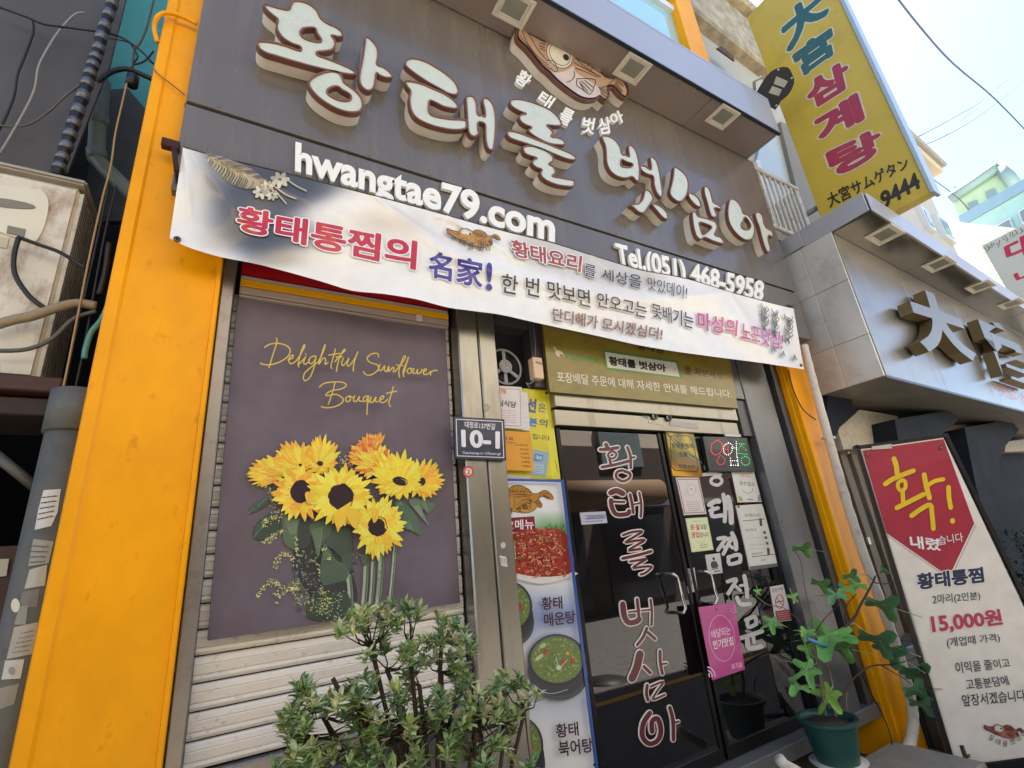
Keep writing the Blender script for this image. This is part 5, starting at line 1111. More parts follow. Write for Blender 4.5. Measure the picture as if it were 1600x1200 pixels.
# raised characters
FN = lambda x, y: WN(x, y, -.72)
M_tan = mat('tan_letter_side', '766645', .45, metal=.3, var=.1); M_lf = mat('letter_front_steel', '7d786c', .38, metal=.7, var=.05)
for ch, q_ in (('大', Q((1408, 438), (1496, 474), (1530, 566), (1442, 548))), ('宮', Q((1524, 488), (1596, 520), (1636, 612), (1560, 584)))):
    b = MB(); solid_text(b, ch, q_, FN, nb(5.03, .12, 0)-nb(5.03, 0, 0), .045, m=0, ms=1); b.build('raised_character', [M_lf, M_tan], st)
p = Pr(lambda x, y: WN(x, y, -.572), n=-NBN)
r2 = random.Random(5)
for k in range(90): 
    x = 1550+r2.random()*55; y = 602+(x-1550)*.42+r2.uniform(-9, 9); p.strk([(x, y), (x+r2.uniform(-5, 5), y+r2.uniform(-4, 4))], 1.6, r2.choice(['c9713a', 'd98a50', 'b55f2e']), cap=False)
p.build('orange_neon_script', M_board, st, kind='stuff')
# stone and dark arches under the sign
def npoly(name, pts, off, d, m, par, **k):
    b = MB(); b.prism([WN(x, y, off) for x, y in pts], NBN*d); return b.build(name, m, par, **k)
npoly('stone_block', [(1343, 640), (1402, 650), (1404, 690), (1345, 700), (1318, 702), (1308, 668)], .0, .3, M_trav, n_b)
npoly('stone_block', [(1476, 664), (1508, 664), (1518, 700), (1488, 706)], .05, .28, M_trav, n_b)
npoly('stone_block', [(1572, 690), (1620, 684), (1620, 704), (1570, 706)], .15, .18, M_trav, n_b)
npoly('arched_awning', [(1398, 655), (1480, 642), (1498, 651), (1496, 657), (1474, 677), (1464, 690), (1404, 690)], -.22, .32, M_navy, n_b)
npoly('arched_awning', [(1507, 668), (1580, 656), (1592, 672), (1568, 700), (1560, 730), (1570, 790), (1600, 900), (1560, 880), (1525, 760)], -.2, .3, M_navy, n_b)
b = MB(); pts = [(1293, 612), (1328, 619), (1338, 645), (1312, 668), (1300, 696), (1292, 690)]
b.prism([WN(x, y, -.03) for x, y in pts], NBN*.3); b.build('arched_awning', M_navy, n_b)
wd = thing('wooden_door', (5.4, .15, .3), 'weathered grey wooden door behind the right white pipe', 'door')
M_wood = mat('weathered_wood', '6b6258', .7, var=.2, vscale=6, bump=.4, bscale=40, stretch=(6, 6, .6))
X = 4.80; zt_ = WN(1330, 690, .12).z
k = 0
while X < 6.1:
    w_ = (.075, .11, .055)[k % 3]; nbox(X, X+w_-.008, .10+(k % 3)*.02, .16, .25, zt_, bev=.004).build('board', M_wood, wd); X += w_; k += 1
nbox(4.8, 6.1, .06, .1, zt_-.01, zt_+.10, bev=.005).build('header', M_wood, wd)
c = WN(1322, 708, .09); b = MB(); b.tube([c, c-NBN*.03], .014, 12); b.build('knob', mat('pale_knob', 'c9c4b8', .3, metal=.6), wd)
MB().box(WN(1352, 840, .09), WN(1362, 850, .07)).build('latch', mat('pale_knob', ''), wd)
ts = thing('tiled_steps', (5.0, -.1, 0), 'dark grey tiled steps beside the foot of the right pillar', 'steps')
M_tile = mat('dark_grey_tile', '4a4b4c', .35, var=.12, vscale=4, dirt='6b6963', dscale=8, damt=.3)
for (x0, x1, y0, y1, z1_, n_) in ((4.79, 5.5, -.10, .3, WZ(1, 1, 0).z+.66, 2), (4.79, 5.5, -.24, -.105, .46, 2), (4.79, 5.5, -.40, -.245, .26, 2)):
    w_ = (x1-x0)/n_
    for i in range(n_):
        MB().box((x0+i*w_+.003, y0, 0), (x0+(i+1)*w_-.003, y1, z1_), bev=.01).build('tile_block', M_tile, ts)

# white lagged pipe with strap
pi = thing('lagged_pipe', W(1420, 1150, -.17), 'white wrapped pipe running down the right yellow pillar', 'pipe')
PP = [(1256, 540), (1266, 580), (1291, 672), (1320, 775), (1350, 868), (1392, 985), (1412, 1050), (1424, 1100), (1426, 1140), (1414, 1178), (1385, 1205), (1340, 1225)]
pts = crom([tuple(W(x, y, -.18)) for x, y in PP], 6, False)
b = MB(); b.tube(pts, .036, 12, rf=lambda t: .036+.0022*math.sin(t*190)); b.build('lagging', mat('white_pipe_wrap', 'd3cabc', .6, var=.05, vscale=10, bump=.5, bscale=30, dirt='8f8470', dscale=9, damt=.5), pi)
c = W(1297, 685, -.18); b = MB(); b.tube([c+Vector((0, 0, -.014)), c+Vector((0, 0, .014))], .042, 16); b.box(c+Vector((-.09, .0, -.012)), c+Vector((.08, .03, .012)), bev=.003); b.build('strap', mat('galvanised_strap', 'b9bab8', .3, metal=.8), pi)
pe = thing('pipe_end', W(1220, 1200, -.3), 'short white pipe end lying on the step left of the fig pot', 'pipe')
b = MB(); b.tube([tuple(W(x, y, -.30)) for x, y in ((1262, 1216), (1240, 1203), (1226, 1196), (1218, 1186))], .03, 12); b.build('elbow', mat('white_pipe_wrap', ''), pe)

# thin cable on the right pillar
def cable(name, pts, r_, m, label, y=None, group=None):
    P_ = [tuple(W(q_[0], q_[1], q_[2] if len(q_) > 2 else y)) for q_ in pts]
    b = MB(); b.tube(crom(P_, 5, False) if len(P_) > 2 else P_, r_, 6); return b.build(name, m, label=label, cat='cable', group=group)
M_cab = mat('black_cable', '151517', .5); M_cabw = mat('pale_cable', '8b8a84', .5); M_cabt = mat('tan_cable', '9c8256', .5)
cable('cable', [(1232, 578), (1240, 610), (1255, 640), (1275, 656)], .005, M_cab, 'thin black cable curving over the top of the right yellow pillar', -.13)
cable('cable', [(1340, 1040), (1362, 1085), (1385, 1130), (1394, 1165), (1388, 1190)], .004, M_cab, 'thin black cable hanging over the foot of the right yellow pillar', -.125)
cable('cable', [(1296, 690), (1306, 715), (1316, 745), (1326, 790), (1345, 850)], .005, M_cab, 'dark cable running down between the white pipe and the wooden door', -.15)

# ------------------------------------------------------------------ upright banner stand
P0, P1 = Vector((4.38, -.48, 0)), Vector((4.74, -.90, 0)); du = (P1-P0).normalized(); nn_ = Vector((-du.y, du.x, 0)).normalized()
if nn_.dot(CAM-P0) < 0: nn_ = -nn_
bs = thing('banner_stand', (4.56, -.7, 0), 'upright red and cream promotional banner in a dark frame on the right', 'banner stand')
SF = lambda x, y: WP(x, y, P0, nn_)
MB().prism([SF(1345, 702), SF(1474, 684), SF(1705, 1170), SF(1495, 1197)], -nn_*.012).build('sheet_backing', mat('cream_sheet', 'd6cbb9', .45), bs)
for a, c_ in (((1339, 695), (1494, 1215)), ((1478, 677), (1740, 1220))):
    A_, C_2 = SF(*a), SF(*c_); b = MB(); t_ = du*.012; b.prism([A_-t_, A_+t_, C_2+t_, C_2-t_], -nn_*.03); b.build('upright', mat('black_frame_metal', '2b2b2d', .35, metal=.5), bs)
b = MB(); A_, C_2 = SF(1333, 697), SF(1480, 678); b.prism([A_, C_2, C_2-Vector((0, 0, .022)), A_-Vector((0, 0, .022))], -nn_*.03); b.build('top_rail', mat('black_frame_metal', ''), bs)
b = MB(); A_, C_2 = SF(1496, 1200), SF(1712, 1172); b.prism([A_, C_2, C_2-Vector((0, 0, .07)), A_-Vector((0, 0, .07))], -nn_*.05); b.build('bottom_rail', mat('black_frame_metal', ''), bs)
b = MB(); zb_ = 0
for s_ in (P0, P1): b.tube([s_+nn_*.2+Vector((0, 0, .02)), s_-nn_*.2+Vector((0, 0, .02))], .02, 8); b.tube([s_+Vector((0, 0, .02)), s_+Vector((0, 0, .2))], .014, 8)
b.build('foot', mat('black_frame_metal', ''), bs)
p = Pr(SF, n=nn_, base=.002, step=1e-5)
p.quad((1347, 704), (1474, 686), (1704, 1170), (1497, 1194), 'e8dfd1'); p.up(.0003)
p.poly([(1347, 704), (1474, 686), (1522, 818), (1488, 890), (1471, 893), (1385, 833)], 'a92a3e'); p.poly([(1347, 760), (1420, 700), (1380, 830), (1372, 800)], 'b0344a') if False else None
p.strk([(1385, 836), (1471, 896), (1490, 893), (1524, 821)], 1.6, 'b9ab9c', sm=1); p.up(.0002)
YL = 'e9c224'
Y5 = lambda pts: zm(pts, 1280, 560, 5)
for off_, col in ((1.2, '7e1426'), (0, YL)):
    for l, w_ in (([(583,785),(600,835),(608,900)], 8), ([(515,982),(570,945),(650,910),(735,878)], 7.5), ([(650,950),(618,970),(615,1010),(640,1035),(672,1010),(670,965),(650,950)], 6), ([(650,1040),(655,1125)], 7), ([(605,1168),(700,1120),(815,1062)], 7.5), ([(818,910),(835,1000),(860,1090)], 8), ([(835,1000),(900,960),(968,945)], 6.5), ([(720,1230),(790,1180),(865,1145),(880,1220),(890,1330)], 7.5), ([(1008,1008),(1012,1090),(1025,1165)], 7.5)):
        p.strk([(x+off_, y+off_) for x, y in Y5(l)], w_, col, sm=4)
    p.disc(1488+off_, 814+off_, 4, 4.4, col); p.up(.0002)
p.text('내렸', Q((1420, 836), (1468, 842), (1470, 861), (1423, 857)), 'ece6e4', .03); p.text('습니다', Q((1464, 838), (1503, 832), (1505, 846), (1467, 852)), 'ece6e4', .005)
p.text('황태통찜', Q((1431, 896), (1535, 885), (1538, 910), (1434, 922)), '26304a', .045, outline=.05, ocol='e9e4e0'); p.up(.0003)
p.text('2마리(2인분)', Q((1456, 929), (1530, 924), (1532, 938), (1457, 947)), '2c3246', .008)
p.text('15,000원', Q((1452, 958), (1562, 951), (1567, 977), (1457, 992)), 'b52848', .04, outline=.03, ocol='e6d3d0'); p.up(.0003)
p.text('(개업때 가격)', Q((1478, 996), (1560, 989), (1563, 1004), (1480, 1014)), '2c3246', .008)
p.text('이익을 줄이고', Q((1491, 1034), (1575, 1028), (1579, 1042), (1494, 1053)), '35383f', .012); p.text('고통분담에', Q((1507, 1061), (1572, 1055), (1577, 1070), (1510, 1078)), '35383f', .012); p.text('앞장서겠습니다!', Q((1501, 1085), (1603, 1076), (1606, 1094), (1504, 1104)), '35383f', .012)
tf = Tm(1567, 1138, .052, rot=-26, sy=1.1); fish(p, tf, tan='a8604a', belly='b5705a', ln='4a2c24', lw=.8)
for ch, x, y, r_ in (('황', 1548, 1152, 20), ('태', 1558, 1158, 12), ('를', 1569, 1161, 4), ('벗', 1581, 1158, -12), ('삼', 1590, 1152, -22), ('아', 1598, 1146, -28)): p.text(ch, gq(x, y, 8, 9, r_), '5a5048', 0)
for x, y in ((1355, 710), (1470, 700), (1512, 1180)): p.disc(x, y, 3, 3.2, '4a3a2c'); p.disc(x, y, 1.3, 1.4, 'a08c6a')
p.poly([(1361, 698), (1392, 694), (1393, 701), (1362, 703)], 'c9c2b4')
p.build('banner_print', M_board, bs)

# ------------------------------------------------------------------ background on the upper right
sb = thing('stone_building', (6.5, 1, 0), 'old stone faced building with an ornate cornice behind the yellow sign', 'building')
M_old = mat('flaking_stone', 'a59a84', .85, var=.35, vscale=5, bump=2.5, bscale=7, dirt='6f6554', dscale=4, damt=.75)
zr = WN(1160, 35, .28).z
nbox(5.0, 7.9, .3, 5, ZV1+.02, zr-.25).build('wall', mat('pale_rendered_wall', 'b5b1a8', .8, var=.08, vscale=3, bump=.3, dirt='8c877c', dscale=3, damt=.4), sb)
nbox(5.0, 7.95, .12, .5, zr-1.35, zr-.25, bev=.03).build('stone_band', M_old, sb)
nbox(4.98, 8.0, -.02, .55, zr-.25, zr-.17, bev=.02).build('cornice', M_old, sb)
X = 5.02
while X < 7.9: nbox(X, X+.05, .02, .09, zr-.17, zr, bev=.012).build('baluster', mat('pale_cast_stone', 'aaa59b', .8, var=.1), sb); X += .115
nbox(4.98, 8.0, .0, .12, zr, zr+.05, bev=.012).build('coping', mat('pale_cast_stone', ''), sb)
npoly('hole', [(1120, 75), (1148, 95), (1146, 88), (1128, 72)], .105, .02, mat('brick_hole', '5d4c3e', .9, var=.3), sb)
gp = mat('pale_blue_panel', 'aebcc0', .3, var=.04)
npoly('glazed_panel', [(1193, 205), (1217, 205), (1262, 372), (1218, 372), (1180, 262)], .26, .03, gp, sb)
npoly('column', [(1219, 190), (1248, 200), (1300, 372), (1264, 372)], .2, .1, mat('grey_wall_column', '7e7c77', .7, var=.1), sb)
npoly('trim', [(1249, 198), (1253, 197), (1306, 372), (1301, 372)], .16, .1, mat('cream_trim', 'cfc6ae', .5), sb)
npoly('window_mullion', [(1181, 250), (1187, 250), (1222, 372), (1215, 372)], .15, .08, fr, sb)
bal = thing('balcony_railing', (5.6, -.02, 4.7), 'white metal balcony railing between the grey sign and the yellow sign', 'railing')
M_rail = mat('chipped_white_rail', 'c9c7bf', .45, var=.06, dirt='6b675d', dscale=20, damt=.6)
a, c_ = W(1180, 262, -.02), W(1241, 296, -.02); zt1 = (a.z+c_.z)/2; zb1 = W(1205, 352, -.02).z
b = MB(); b.box((5.0, -.045, zt1-.03), (6.02, .005, zt1+.02), bev=.006); b.build('top_rail', M_rail, bal)
b = MB(); b.box((5.0, -.04, zb1-.03), (6.0, .0, zb1+.02), bev=.006); b.build('bottom_rail', M_rail, bal)
for i in range(9): MB().box((5.06+i*.112, -.032, zb1+.021), (5.09+i*.112, -.008, zt1-.031), bev=.004).build('baluster', M_rail, bal)
b = MB(); b.box((6.0, -.03, zb1), (6.03, .3, zt1), bev=.005); b.build('end_post', M_rail, bal)
b = MB(); b.box((5.0, .0, zb1-.15), (6.05, .35, zb1-.04)); b.build('floor_slab', mat('grey_slab', '8f8c85', .8), bal)
# hanging pipe of the yellow sign
ys = thing('vertical_sign', (6, -.67, EYE+3.1), 'tall yellow double sided sign with green and red characters against the sky', 'sign')
Y0_, Y1_, Z0_, Z1_ = -1.18, -.17, EYE+3.08, EYE+7.05
MB().box((6.0, Y0_+.02, Z0_+.02), (6.14, Y1_, Z1_), bev=.004).build('face_panel', mat('yellow_sign_face', 'c4aa3c', .35, var=.06, vscale=1.2, dirt='8f7a2c', dscale=2, damt=.4, coat=.2), ys)
MB().box((5.985, Y0_-.02, Z0_), (6.15, Y0_+.018, Z1_), bev=.004).build('edge_frame', mat('pale_aluminium', 'b9c4c2', .3, metal=.6), ys)
for z_ in (3.7, 5.6): b = MB(); b.tube([(6.07, Y1_, EYE+z_), (6.07, .35, EYE+z_)], .035, 10); b.build('mounting_arm', mat('grey_arm', '7d7b76', .5, metal=.4), ys)
p = Pr(lambda x, y: WX(x, y, 6.0), n=Vector((-1, 0, 0)), base=.001)
Z4 = lambda pts: zm(pts, 1200, 0, 4)
for ch, q_, col in (('大', [(55,120),(310,-75),(395,70),(120,345)], '2c5f5e'), ('宮', [(140,330),(395,150),(432,330),(205,495)], '2c5f5e'), ('삼', [(215,520),(490,365),(528,535),(270,700)], 'a23048'), ('계', [(262,745),(560,572),(612,745),(335,915)], 'a23048'), ('탕', [(350,945),(690,790),(735,945),(412,1130)], 'a23048')):
    p.text(ch, Z4(q_), col, .055, outline=.035, ocol='ccc8a8'); p.up(.0004)
p.text('大宮サムゲタン', Q((1290, 304), (1415, 244), (1423, 262), (1297, 326)), '33291c', .025); p.build('sign_print', M_board, ys)
p = Pr(lambda x, y: WX(x, y, 6.0), n=Vector((-1, 0, 0)), base=.001); p.text('-9444', Q((1364, 308), (1432, 268), (1440, 291), (1371, 331)), '33291c', .05, cap=.727); p.build('phone_number', M_board, ys)

fl = thing('floodlight', W(1212, 135, -.42), 'black LED floodlight with two square lamp fields above the canopy corner', 'floodlight')
c = W(1212, 133, -.42); nv = (CAM-c).normalized(); FF = lambda x, y: WP(x, y, c, nv)
b = MB(); b.prism([FF(*q_) for q_ in crom([(1180, 152), (1190, 130), (1202, 114), (1216, 106), (1231, 105), (1238, 116), (1241, 130), (1232, 148), (1220, 158), (1211, 172), (1196, 160)], 2)], -nv*.06); b.build('housing', mat('dark_lamp_housing', '27282e', .45, metal=.3), fl)
for q_ in ([(1213, 119), (1231, 127), (1225, 137), (1209, 131)], [(1207, 134), (1222, 140), (1217, 150), (1201, 145)]):
    b = MB(); b.prism([FF(*a) for a in q_], nv*.004); b.build('lamp_field', mat('led_field', '9d9f96', .3, var=.35, vscale=80), fl)
b = MB(); b.tube([W(1190, 120, -.3), W(1178, 128, -.2), W(1180, 160, -.1)], .02, 8); b.build('arm', mat('pale_aluminium', ''), fl)
for x, y in ((1216, 109), (1237, 122), (1188, 150), (1213, 165)):
    a = FF(x, y); b = MB(); b.tube([a, a+nv*.006], .012, 8); b.build('screw', mat('pale_aluminium', ''), fl)

# more houses down the street
hb_ = thing('cream_house', (11, 1.5, 0), 'cream house with small windows just above the stainless canopy', 'building')
zt2 = WN(1470, 296, .3).z
M_cream = mat('cream_render', 'c6c0b0', .8, var=.06, vscale=2, dirt='9c968a', dscale=2, damt=.4)
nbox(8.2, 15.2, .3, 5, 3, zt2-.3).build('wall', M_cream, hb_); nbox(8.1, 15.4, -.1, .6, zt2-.3, zt2-.12, bev=.03).build('eave', mat('cream_eave_board', 'd6c7a8', .6, var=.06), hb_); nbox(8.1, 15.5, -.2, .7, zt2-.12, zt2, bev=.03).build('gutter', mat('pale_cast_stone', ''), hb_)
for (x, y, x2, y2) in ((1437, 331, 1452, 356), (1462, 344, 1484, 374)):
    a, c_ = WN(x, y, .28), WN(x2, y2, .28)
    f_ = nbox(a.x-.1, c_.x+.1, .2, .3, c_.z-.15, a.z+.1).build('window', fr, hb_); nbox(a.x, c_.x, .19, .21, c_.z-.05, a.z).build('pane', mat('dull_window_glass', '7d8a8c', .1, coat=1), f_)
def farbox(name, tl, tr, br, bl, X0, m, label, cat, roofm=None, dep=6):
    t = thing(name, WX((bl[0]+br[0])/2, bl[1], X0), label, cat); b = MB(); b.prism([WX(*q_, X0) for q_ in (tl, tr, br, bl)], (dep, 0, 0)); b.build('wall', m, t); return t
th = farbox('green_gabled_house', (1487, 313), (1562, 262), (1680, 400), (1560, 470), 26, mat('pale_green_render', 'b3bfa3', .8, var=.05), 'pale green gabled house farthest down the street against the sky', 'building')
b = MB(); A_, C_2, D_2 = WX(1484, 311, 25.8), WX(1563, 259, 25.8), WX(1592, 298, 25.8)
for q_ in ((A_, C_2), (C_2, D_2)): b.tube([q_[0], q_[1]], .22, 6)
b.build('roof_edge', mat('grey_roof_trim', '8d9c98', .6), th)
th2 = farbox('teal_house', (1497, 342), (1700, 230), (1700, 520), (1540, 520), 21, mat('pale_teal_render', 'a9ccc4', .8, var=.06), 'pale teal house with a blue parapet on the far right', 'building')
b = MB(); b.prism([WX(*q_, 20.9) for q_ in ((1497, 338), (1700, 222), (1700, 240), (1504, 352))], (.3, 0, 0)); b.build('parapet', mat('blue_grey_parapet', '8ba9b8', .6, var=.05), th2)
th3 = farbox('white_clapboard_house', (1478, 336), (1590, 420), (1640, 560), (1540, 560), 16.5, mat('white_clapboard_base', 'c9cdc9', .6), 'white clapboard house left of the white street banner', 'building')
for k in range(16):
    y = 352+k*6.5; b = MB(); b.prism([WX(*q_, 16.45) for q_ in ((1484+k*3.2, y-6), (1600, y+2+4), (1600, y+11.6), (1486+k*3.2, y-.4))], (-.03, 0, 0)); b.build('clapboard', mat('white_clapboard', 'd3d7d4', .6), th3)
wb = thing('white_banner', WX(1580, 480, 12.4), 'white hanging banner with red letters and green bamboo leaves at the right edge', 'banner')
MB().prism([WX(*q_, 12.4) for q_ in ((1534, 384), (1700, 300), (1700, 660), (1566, 440))], (.02, 0, 0)).build('banner_sheet', mat('white_banner_vinyl', 'c9cfcb', .4), wb)
p = Pr(lambda x, y: WX(x, y, 12.4), n=Vector((-1, 0, 0)), base=.004, step=2e-5)
p.text('대', Q((1567, 383), (1612, 360), (1620, 395), (1574, 409)), 'c22c55', .04); p.text('나', Q((1582, 428), (1620, 405), (1630, 430), (1590, 442)), 'c22c55', .04)
for k in range(16):
    x, y = 1538+k*4, 384-k*2+r2.uniform(-1, 6); a = r2.uniform(.3, 2.6); p.strk([(x, y), (x+8*math.cos(a), y+9*math.sin(a))], 1.5, r2.choice(['3f5a48', '55705a']), w2=.5, cap=False)
p.build('banner_print', M_board, wb)
# overhead wires
def wire(pts, r_, label, m=M_cab, group='overhead wires'):
    P_ = [tuple(W(x, y, d)) for x, y, d in pts]; b = MB(); b.tube(crom(P_, 4, False), r_, 6); b.build('overhead_wire', m, label=label, cat='wire', group=group)
wire([(1395, -12, 1), (1440, 45, 1), (1490, 100, 1.2), (1555, 155, 1.5), (1620, 222, 2)], .04, 'thick dark cable slanting down the sky from the top to the right edge', mat('dark_cable_sky', '55585e', .6))
wire([(1428, 217, 3), (1500, 178, 3), (1550, 145, 3), (1610, 92, 3)], .03, 'thin wire rising from the yellow sign to the right edge, upper of the pair', mat('grey_wire_sky', '566461', .6))
wire([(1434, 231, 3.2), (1500, 200, 3.2), (1556, 162, 3.2), (1610, 118, 3.2)], .03, 'thin wire rising from the yellow sign to the right edge, lower of the pair', mat('grey_wire_sky', ''))
wire([(1476, 213, 3.1), (1500, 190, 3.1), (1530, 166, 3.1), (1548, 147, 3.1)], .024, 'short thin wire linking the pair of thin wires in the sky', mat('grey_wire_sky', ''))
wire([(1128, -10, .6), (1160, 30, .6), (1195, 62, .6)], .012, 'thin wire above the cornice left of the yellow sign, left of two', mat('grey_wire_sky', ''))
wire([(1142, -10, .6), (1175, 28, .6), (1200, 50, .6)], .012, 'thin wire above the cornice left of the yellow sign, right of two', mat('grey_wire_sky', ''))
wire([(1455, 278, 2), (1500, 312, 2), (1530, 345, 2), (1582, 372, 2), (1610, 366, 2)], .02, 'dark cable hanging from the cream eave across the teal house', mat('dark_cable_sky', ''))

# ------------------------------------------------------------------ dark alley on the left
al = thing('alley_wall', (-1.4, 3, 0), 'wall at the left end of the alley, coloured dark for the shade', 'wall')
MB().box((-6, .95, 0), (-1.22, 1.0, 9)).build('dark_wall', mat('shade_dark_alley_wall', '222326', .8, var=.3, vscale=3), al); MB().box((-1.9, 3.4, 0), (-.3, 3.5, 9)).build('dark_wall', mat('shade_dark_alley_wall', ''), al)  # near-black wall colour stands in for the shade of the alley
sh_ = thing('dark_sheet', W(60, 300, .5), 'dark grey vinyl sheet covering the upper left corner', 'sheet')
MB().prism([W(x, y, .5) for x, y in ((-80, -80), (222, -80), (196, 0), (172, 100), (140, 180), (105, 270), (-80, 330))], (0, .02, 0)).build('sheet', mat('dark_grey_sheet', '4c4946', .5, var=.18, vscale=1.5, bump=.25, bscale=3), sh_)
tw = thing('teal_wall', W(200, 100, 1.4), 'teal painted wall seen at the end of the alley', 'wall')
MB().prism([W(x, y, 1.4) for x, y in ((150, -60), (300, -60), (262, 190), (120, 190))], (0, .1, 0)).build('panel', mat('teal_paint', '4aa3a6', .6, var=.08, vscale=3, dirt='2c6a6d', dscale=4, damt=.4), tw)
npan = [(152, 131), (230, 175), (228, 330), (176, 330), (140, 240)]
MB().prism([W(x, y, 1.3) for x, y in ((150, 130), (170, 140), (200, 138), (240, 185), (215, 345), (130, 345))], (0, .05, 0)).build('tarpaulin', mat('grey_green_tarp', '474c49', .7, var=.2, bump=.5, bscale=12), tw)
dp = thing('drain_pipe', W(165, 250, .9), 'grey green plastic drain pipe in the alley beside the left pillar', 'pipe')
b = MB(); b.tube([W(x, y, .8) for x, y in ((160, 128), (153, 200), (150, 246), (165, 264), (205, 302), (260, 350))], .045, 14); b.build('pipe', mat('grey_green_pvc', '737d78', .45, var=.08), dp)
b = MB(); b.tube([W(155, 181, .8), W(153, 196, .8)], .053, 14); b.build('collar', mat('grey_green_pvc', ''), dp); MB().tube([W(151, 236, .8), W(152, 250, .8)], .053, 14).build('collar', mat('grey_green_pvc', ''), dp)
sc_ = thing('spiral_conduit', W(110, 250, .35), 'black conduit wrapped with pale spiral bands in the alley', 'conduit')
path = crom([tuple(W(x, y, .38)) for x, y in ((182, -20), (174, 10), (162, 45), (153, 80), (144, 105), (135, 135), (120, 178), (108, 215), (96, 250), (88, 275))], 8, False)
b = MB(); b.tube(path, .026, 12); b.build('core', mat('black_conduit', '121214', .4), sc_)
N = len(path)
for k in range(2, N-3, 4):
    b = MB(); a, c_ = Vector(path[k]), Vector(path[k+2]); b.tube([a, c_], .030, 12); b.build('band', mat('silver_band', '6f7076', .3, metal=.5), sc_)
ac = thing('air_conditioner', W(60, 595, .2), 'large rust stained outdoor air conditioner unit in the left alley', 'air conditioner')
M_ac = mat('stained_cream_casing', 'd0cbbd', .45, var=.05, dirt='7d5020', dscale=3.2, damt=.9, dthr=.47, stretch=(1.6, 1.6, .8))
a = W(137, 283, .2); c_ = W(54, 596, .2); XE = (a.x+c_.x)/2; zt3, zb3 = W(60, 268, .2).z, W(40, 594, .2).z
MB().box((XE-1.0, .2, zb3), (XE, .52, zt3-.03), bev=.025, seg=3).build('casing', M_ac, ac)
MB().box((XE-1.02, .18, zt3-.03), (XE+.01, .53, zt3), bev=.01, seg=2).build('lid', mat('dusty_lid', '9a958a', .6, var=.15, vscale=12), ac)
pn = Pr(lambda x, y: W(x, y, .196)); 
MB().prism([W(x, y, .19) for x, y in crom([(-60, 285), (0, 290), (50, 295), (68, 300), (76, 318), (70, 350), (58, 374), (45, 377), (0, 362), (-60, 340)], 2)], (0, .012, 0)).build('service_cover', mat('cream_cover', 'd3d1bf', .4, var=.04), ac)
MB().prism([W(x, y, .186) for x, y in crom([(-20, 308), (20, 312), (52, 320), (50, 326), (10, 324), (-20, 318)], 2)], (0, .004, 0)).build('grip_recess', mat('shadow_recess', '7a776c', .6), ac)
MB().prism([W(x, y, .186) for x, y in ((12, 352), (40, 358), (37, 370), (10, 364))], (0, .004, 0)).build('cable_port', mat('shadow_recess', ''), ac)
MB().prism([W(x, y, .194) for x, y in ((-10, 368), (14, 372), (10, 388), (-10, 384))], (0, .004, 0)).build('rating_label', mat('faded_label', 'b9b49f', .6), ac)
b = MB()
for k in range(9): b.box((XE+.001, .22+k*.03, zb3+.05), (XE+.004, .228+k*.03, zt3-.06))
b.build('side_rib', mat('grey_side_rib', '5c5b55', .6), ac)
for k, (pts, r_, m, l_) in enumerate((([(28, 370), (60, 382), (95, 395), (135, 420)], .008, M_cab, 'black cable from the air conditioner port to the alley, upper one'), ([(29, 372), (22, 400), (24, 430), (45, 462), (70, 482)], .010, M_cab, 'black cable looping down from the air conditioner port'),
      ([(-20, 512), (20, 500), (50, 494), (85, 482), (120, 474), (150, 478)], .020, mat('dirty_lagging', '8d7f66', .7, var=.2, vscale=20), 'dirty beige lagged pipe in front of the air conditioner'), ([(-10, 548), (40, 546), (80, 530), (115, 498), (150, 486)], .009, mat('grey_cable', '55544e', .5), 'grey cable curving under the beige pipe'))):
    cable('cable' if r_ < .015 else 'lagged_tube', pts, r_, m, l_, .14)
for k, (pts, r_, m, l_, d_) in enumerate((([(-10, 8), (45, 28), (70, 38), (120, 45), (180, 55), (215, 75), (240, 100)], .006, M_cab, 'black cable crossing the dark sheet towards the pillar', .42), ([(51, 32), (52, 50), (40, 85), (28, 115), (22, 150), (8, 185), (-8, 215)], .006, M_cab, 'black cable hanging down the dark sheet, left one', .44), ([(133, 20), (118, 22), (95, 45), (75, 75), (60, 105), (54, 140), (35, 180), (0, 240)], .006, M_cabw, 'pale grey cable looping down the dark sheet', .43), ([(-5, 196), (40, 196), (75, 175), (100, 152), (125, 133)], .006, mat('grey_cable', ''), 'grey cable sagging across the bottom of the dark sheet', .43),
      ([(240, 0), (230, 40), (220, 65), (210, 80), (207, 105)], .007, mat('grey_cable', ''), 'grey cable hanging before the teal wall', .5), ([(198, 130), (190, 165), (180, 210), (173, 260), (160, 310), (140, 400), (120, 500), (100, 600), (84, 660)], .0045, M_cabt, 'thin frayed cable hanging the whole height of the alley', .12), ([(170, 290), (155, 360), (135, 450), (110, 560), (95, 640)], .005, M_cab, 'thin black cable hanging beside the air conditioner, left of two', .16), ([(182, 290), (165, 360), (148, 450), (128, 560), (112, 630)], .005, M_cab, 'thin black cable hanging beside the air conditioner, right of two', .16),
      ([(152, 128), (175, 112), (200, 108), (225, 118), (240, 125)], .014, M_cab, 'thick black cable arching over the drain pipe', .5), ([(205, 70), (215, 88), (208, 100), (225, 96), (240, 80)], .005, M_cab, 'tangle of thin black wires beside the left pillar', .3), ([(170, 60), (200, 66), (222, 82), (236, 98)], .004, M_cab, 'short thin wire in front of the teal wall', .3), ([(172, 470), (158, 500), (142, 520), (133, 548), (132, 560)], .012, mat('teal_hose', '4f8f88', .5), 'short teal hose end beside the left pillar', .14), ([(170, 380), (165, 420), (155, 460)], .012, M_cab, 'black hose behind the left pillar', .16))):
    cable('cable' if 'hose' not in l_ else 'hose', pts, r_, m, l_, d_)
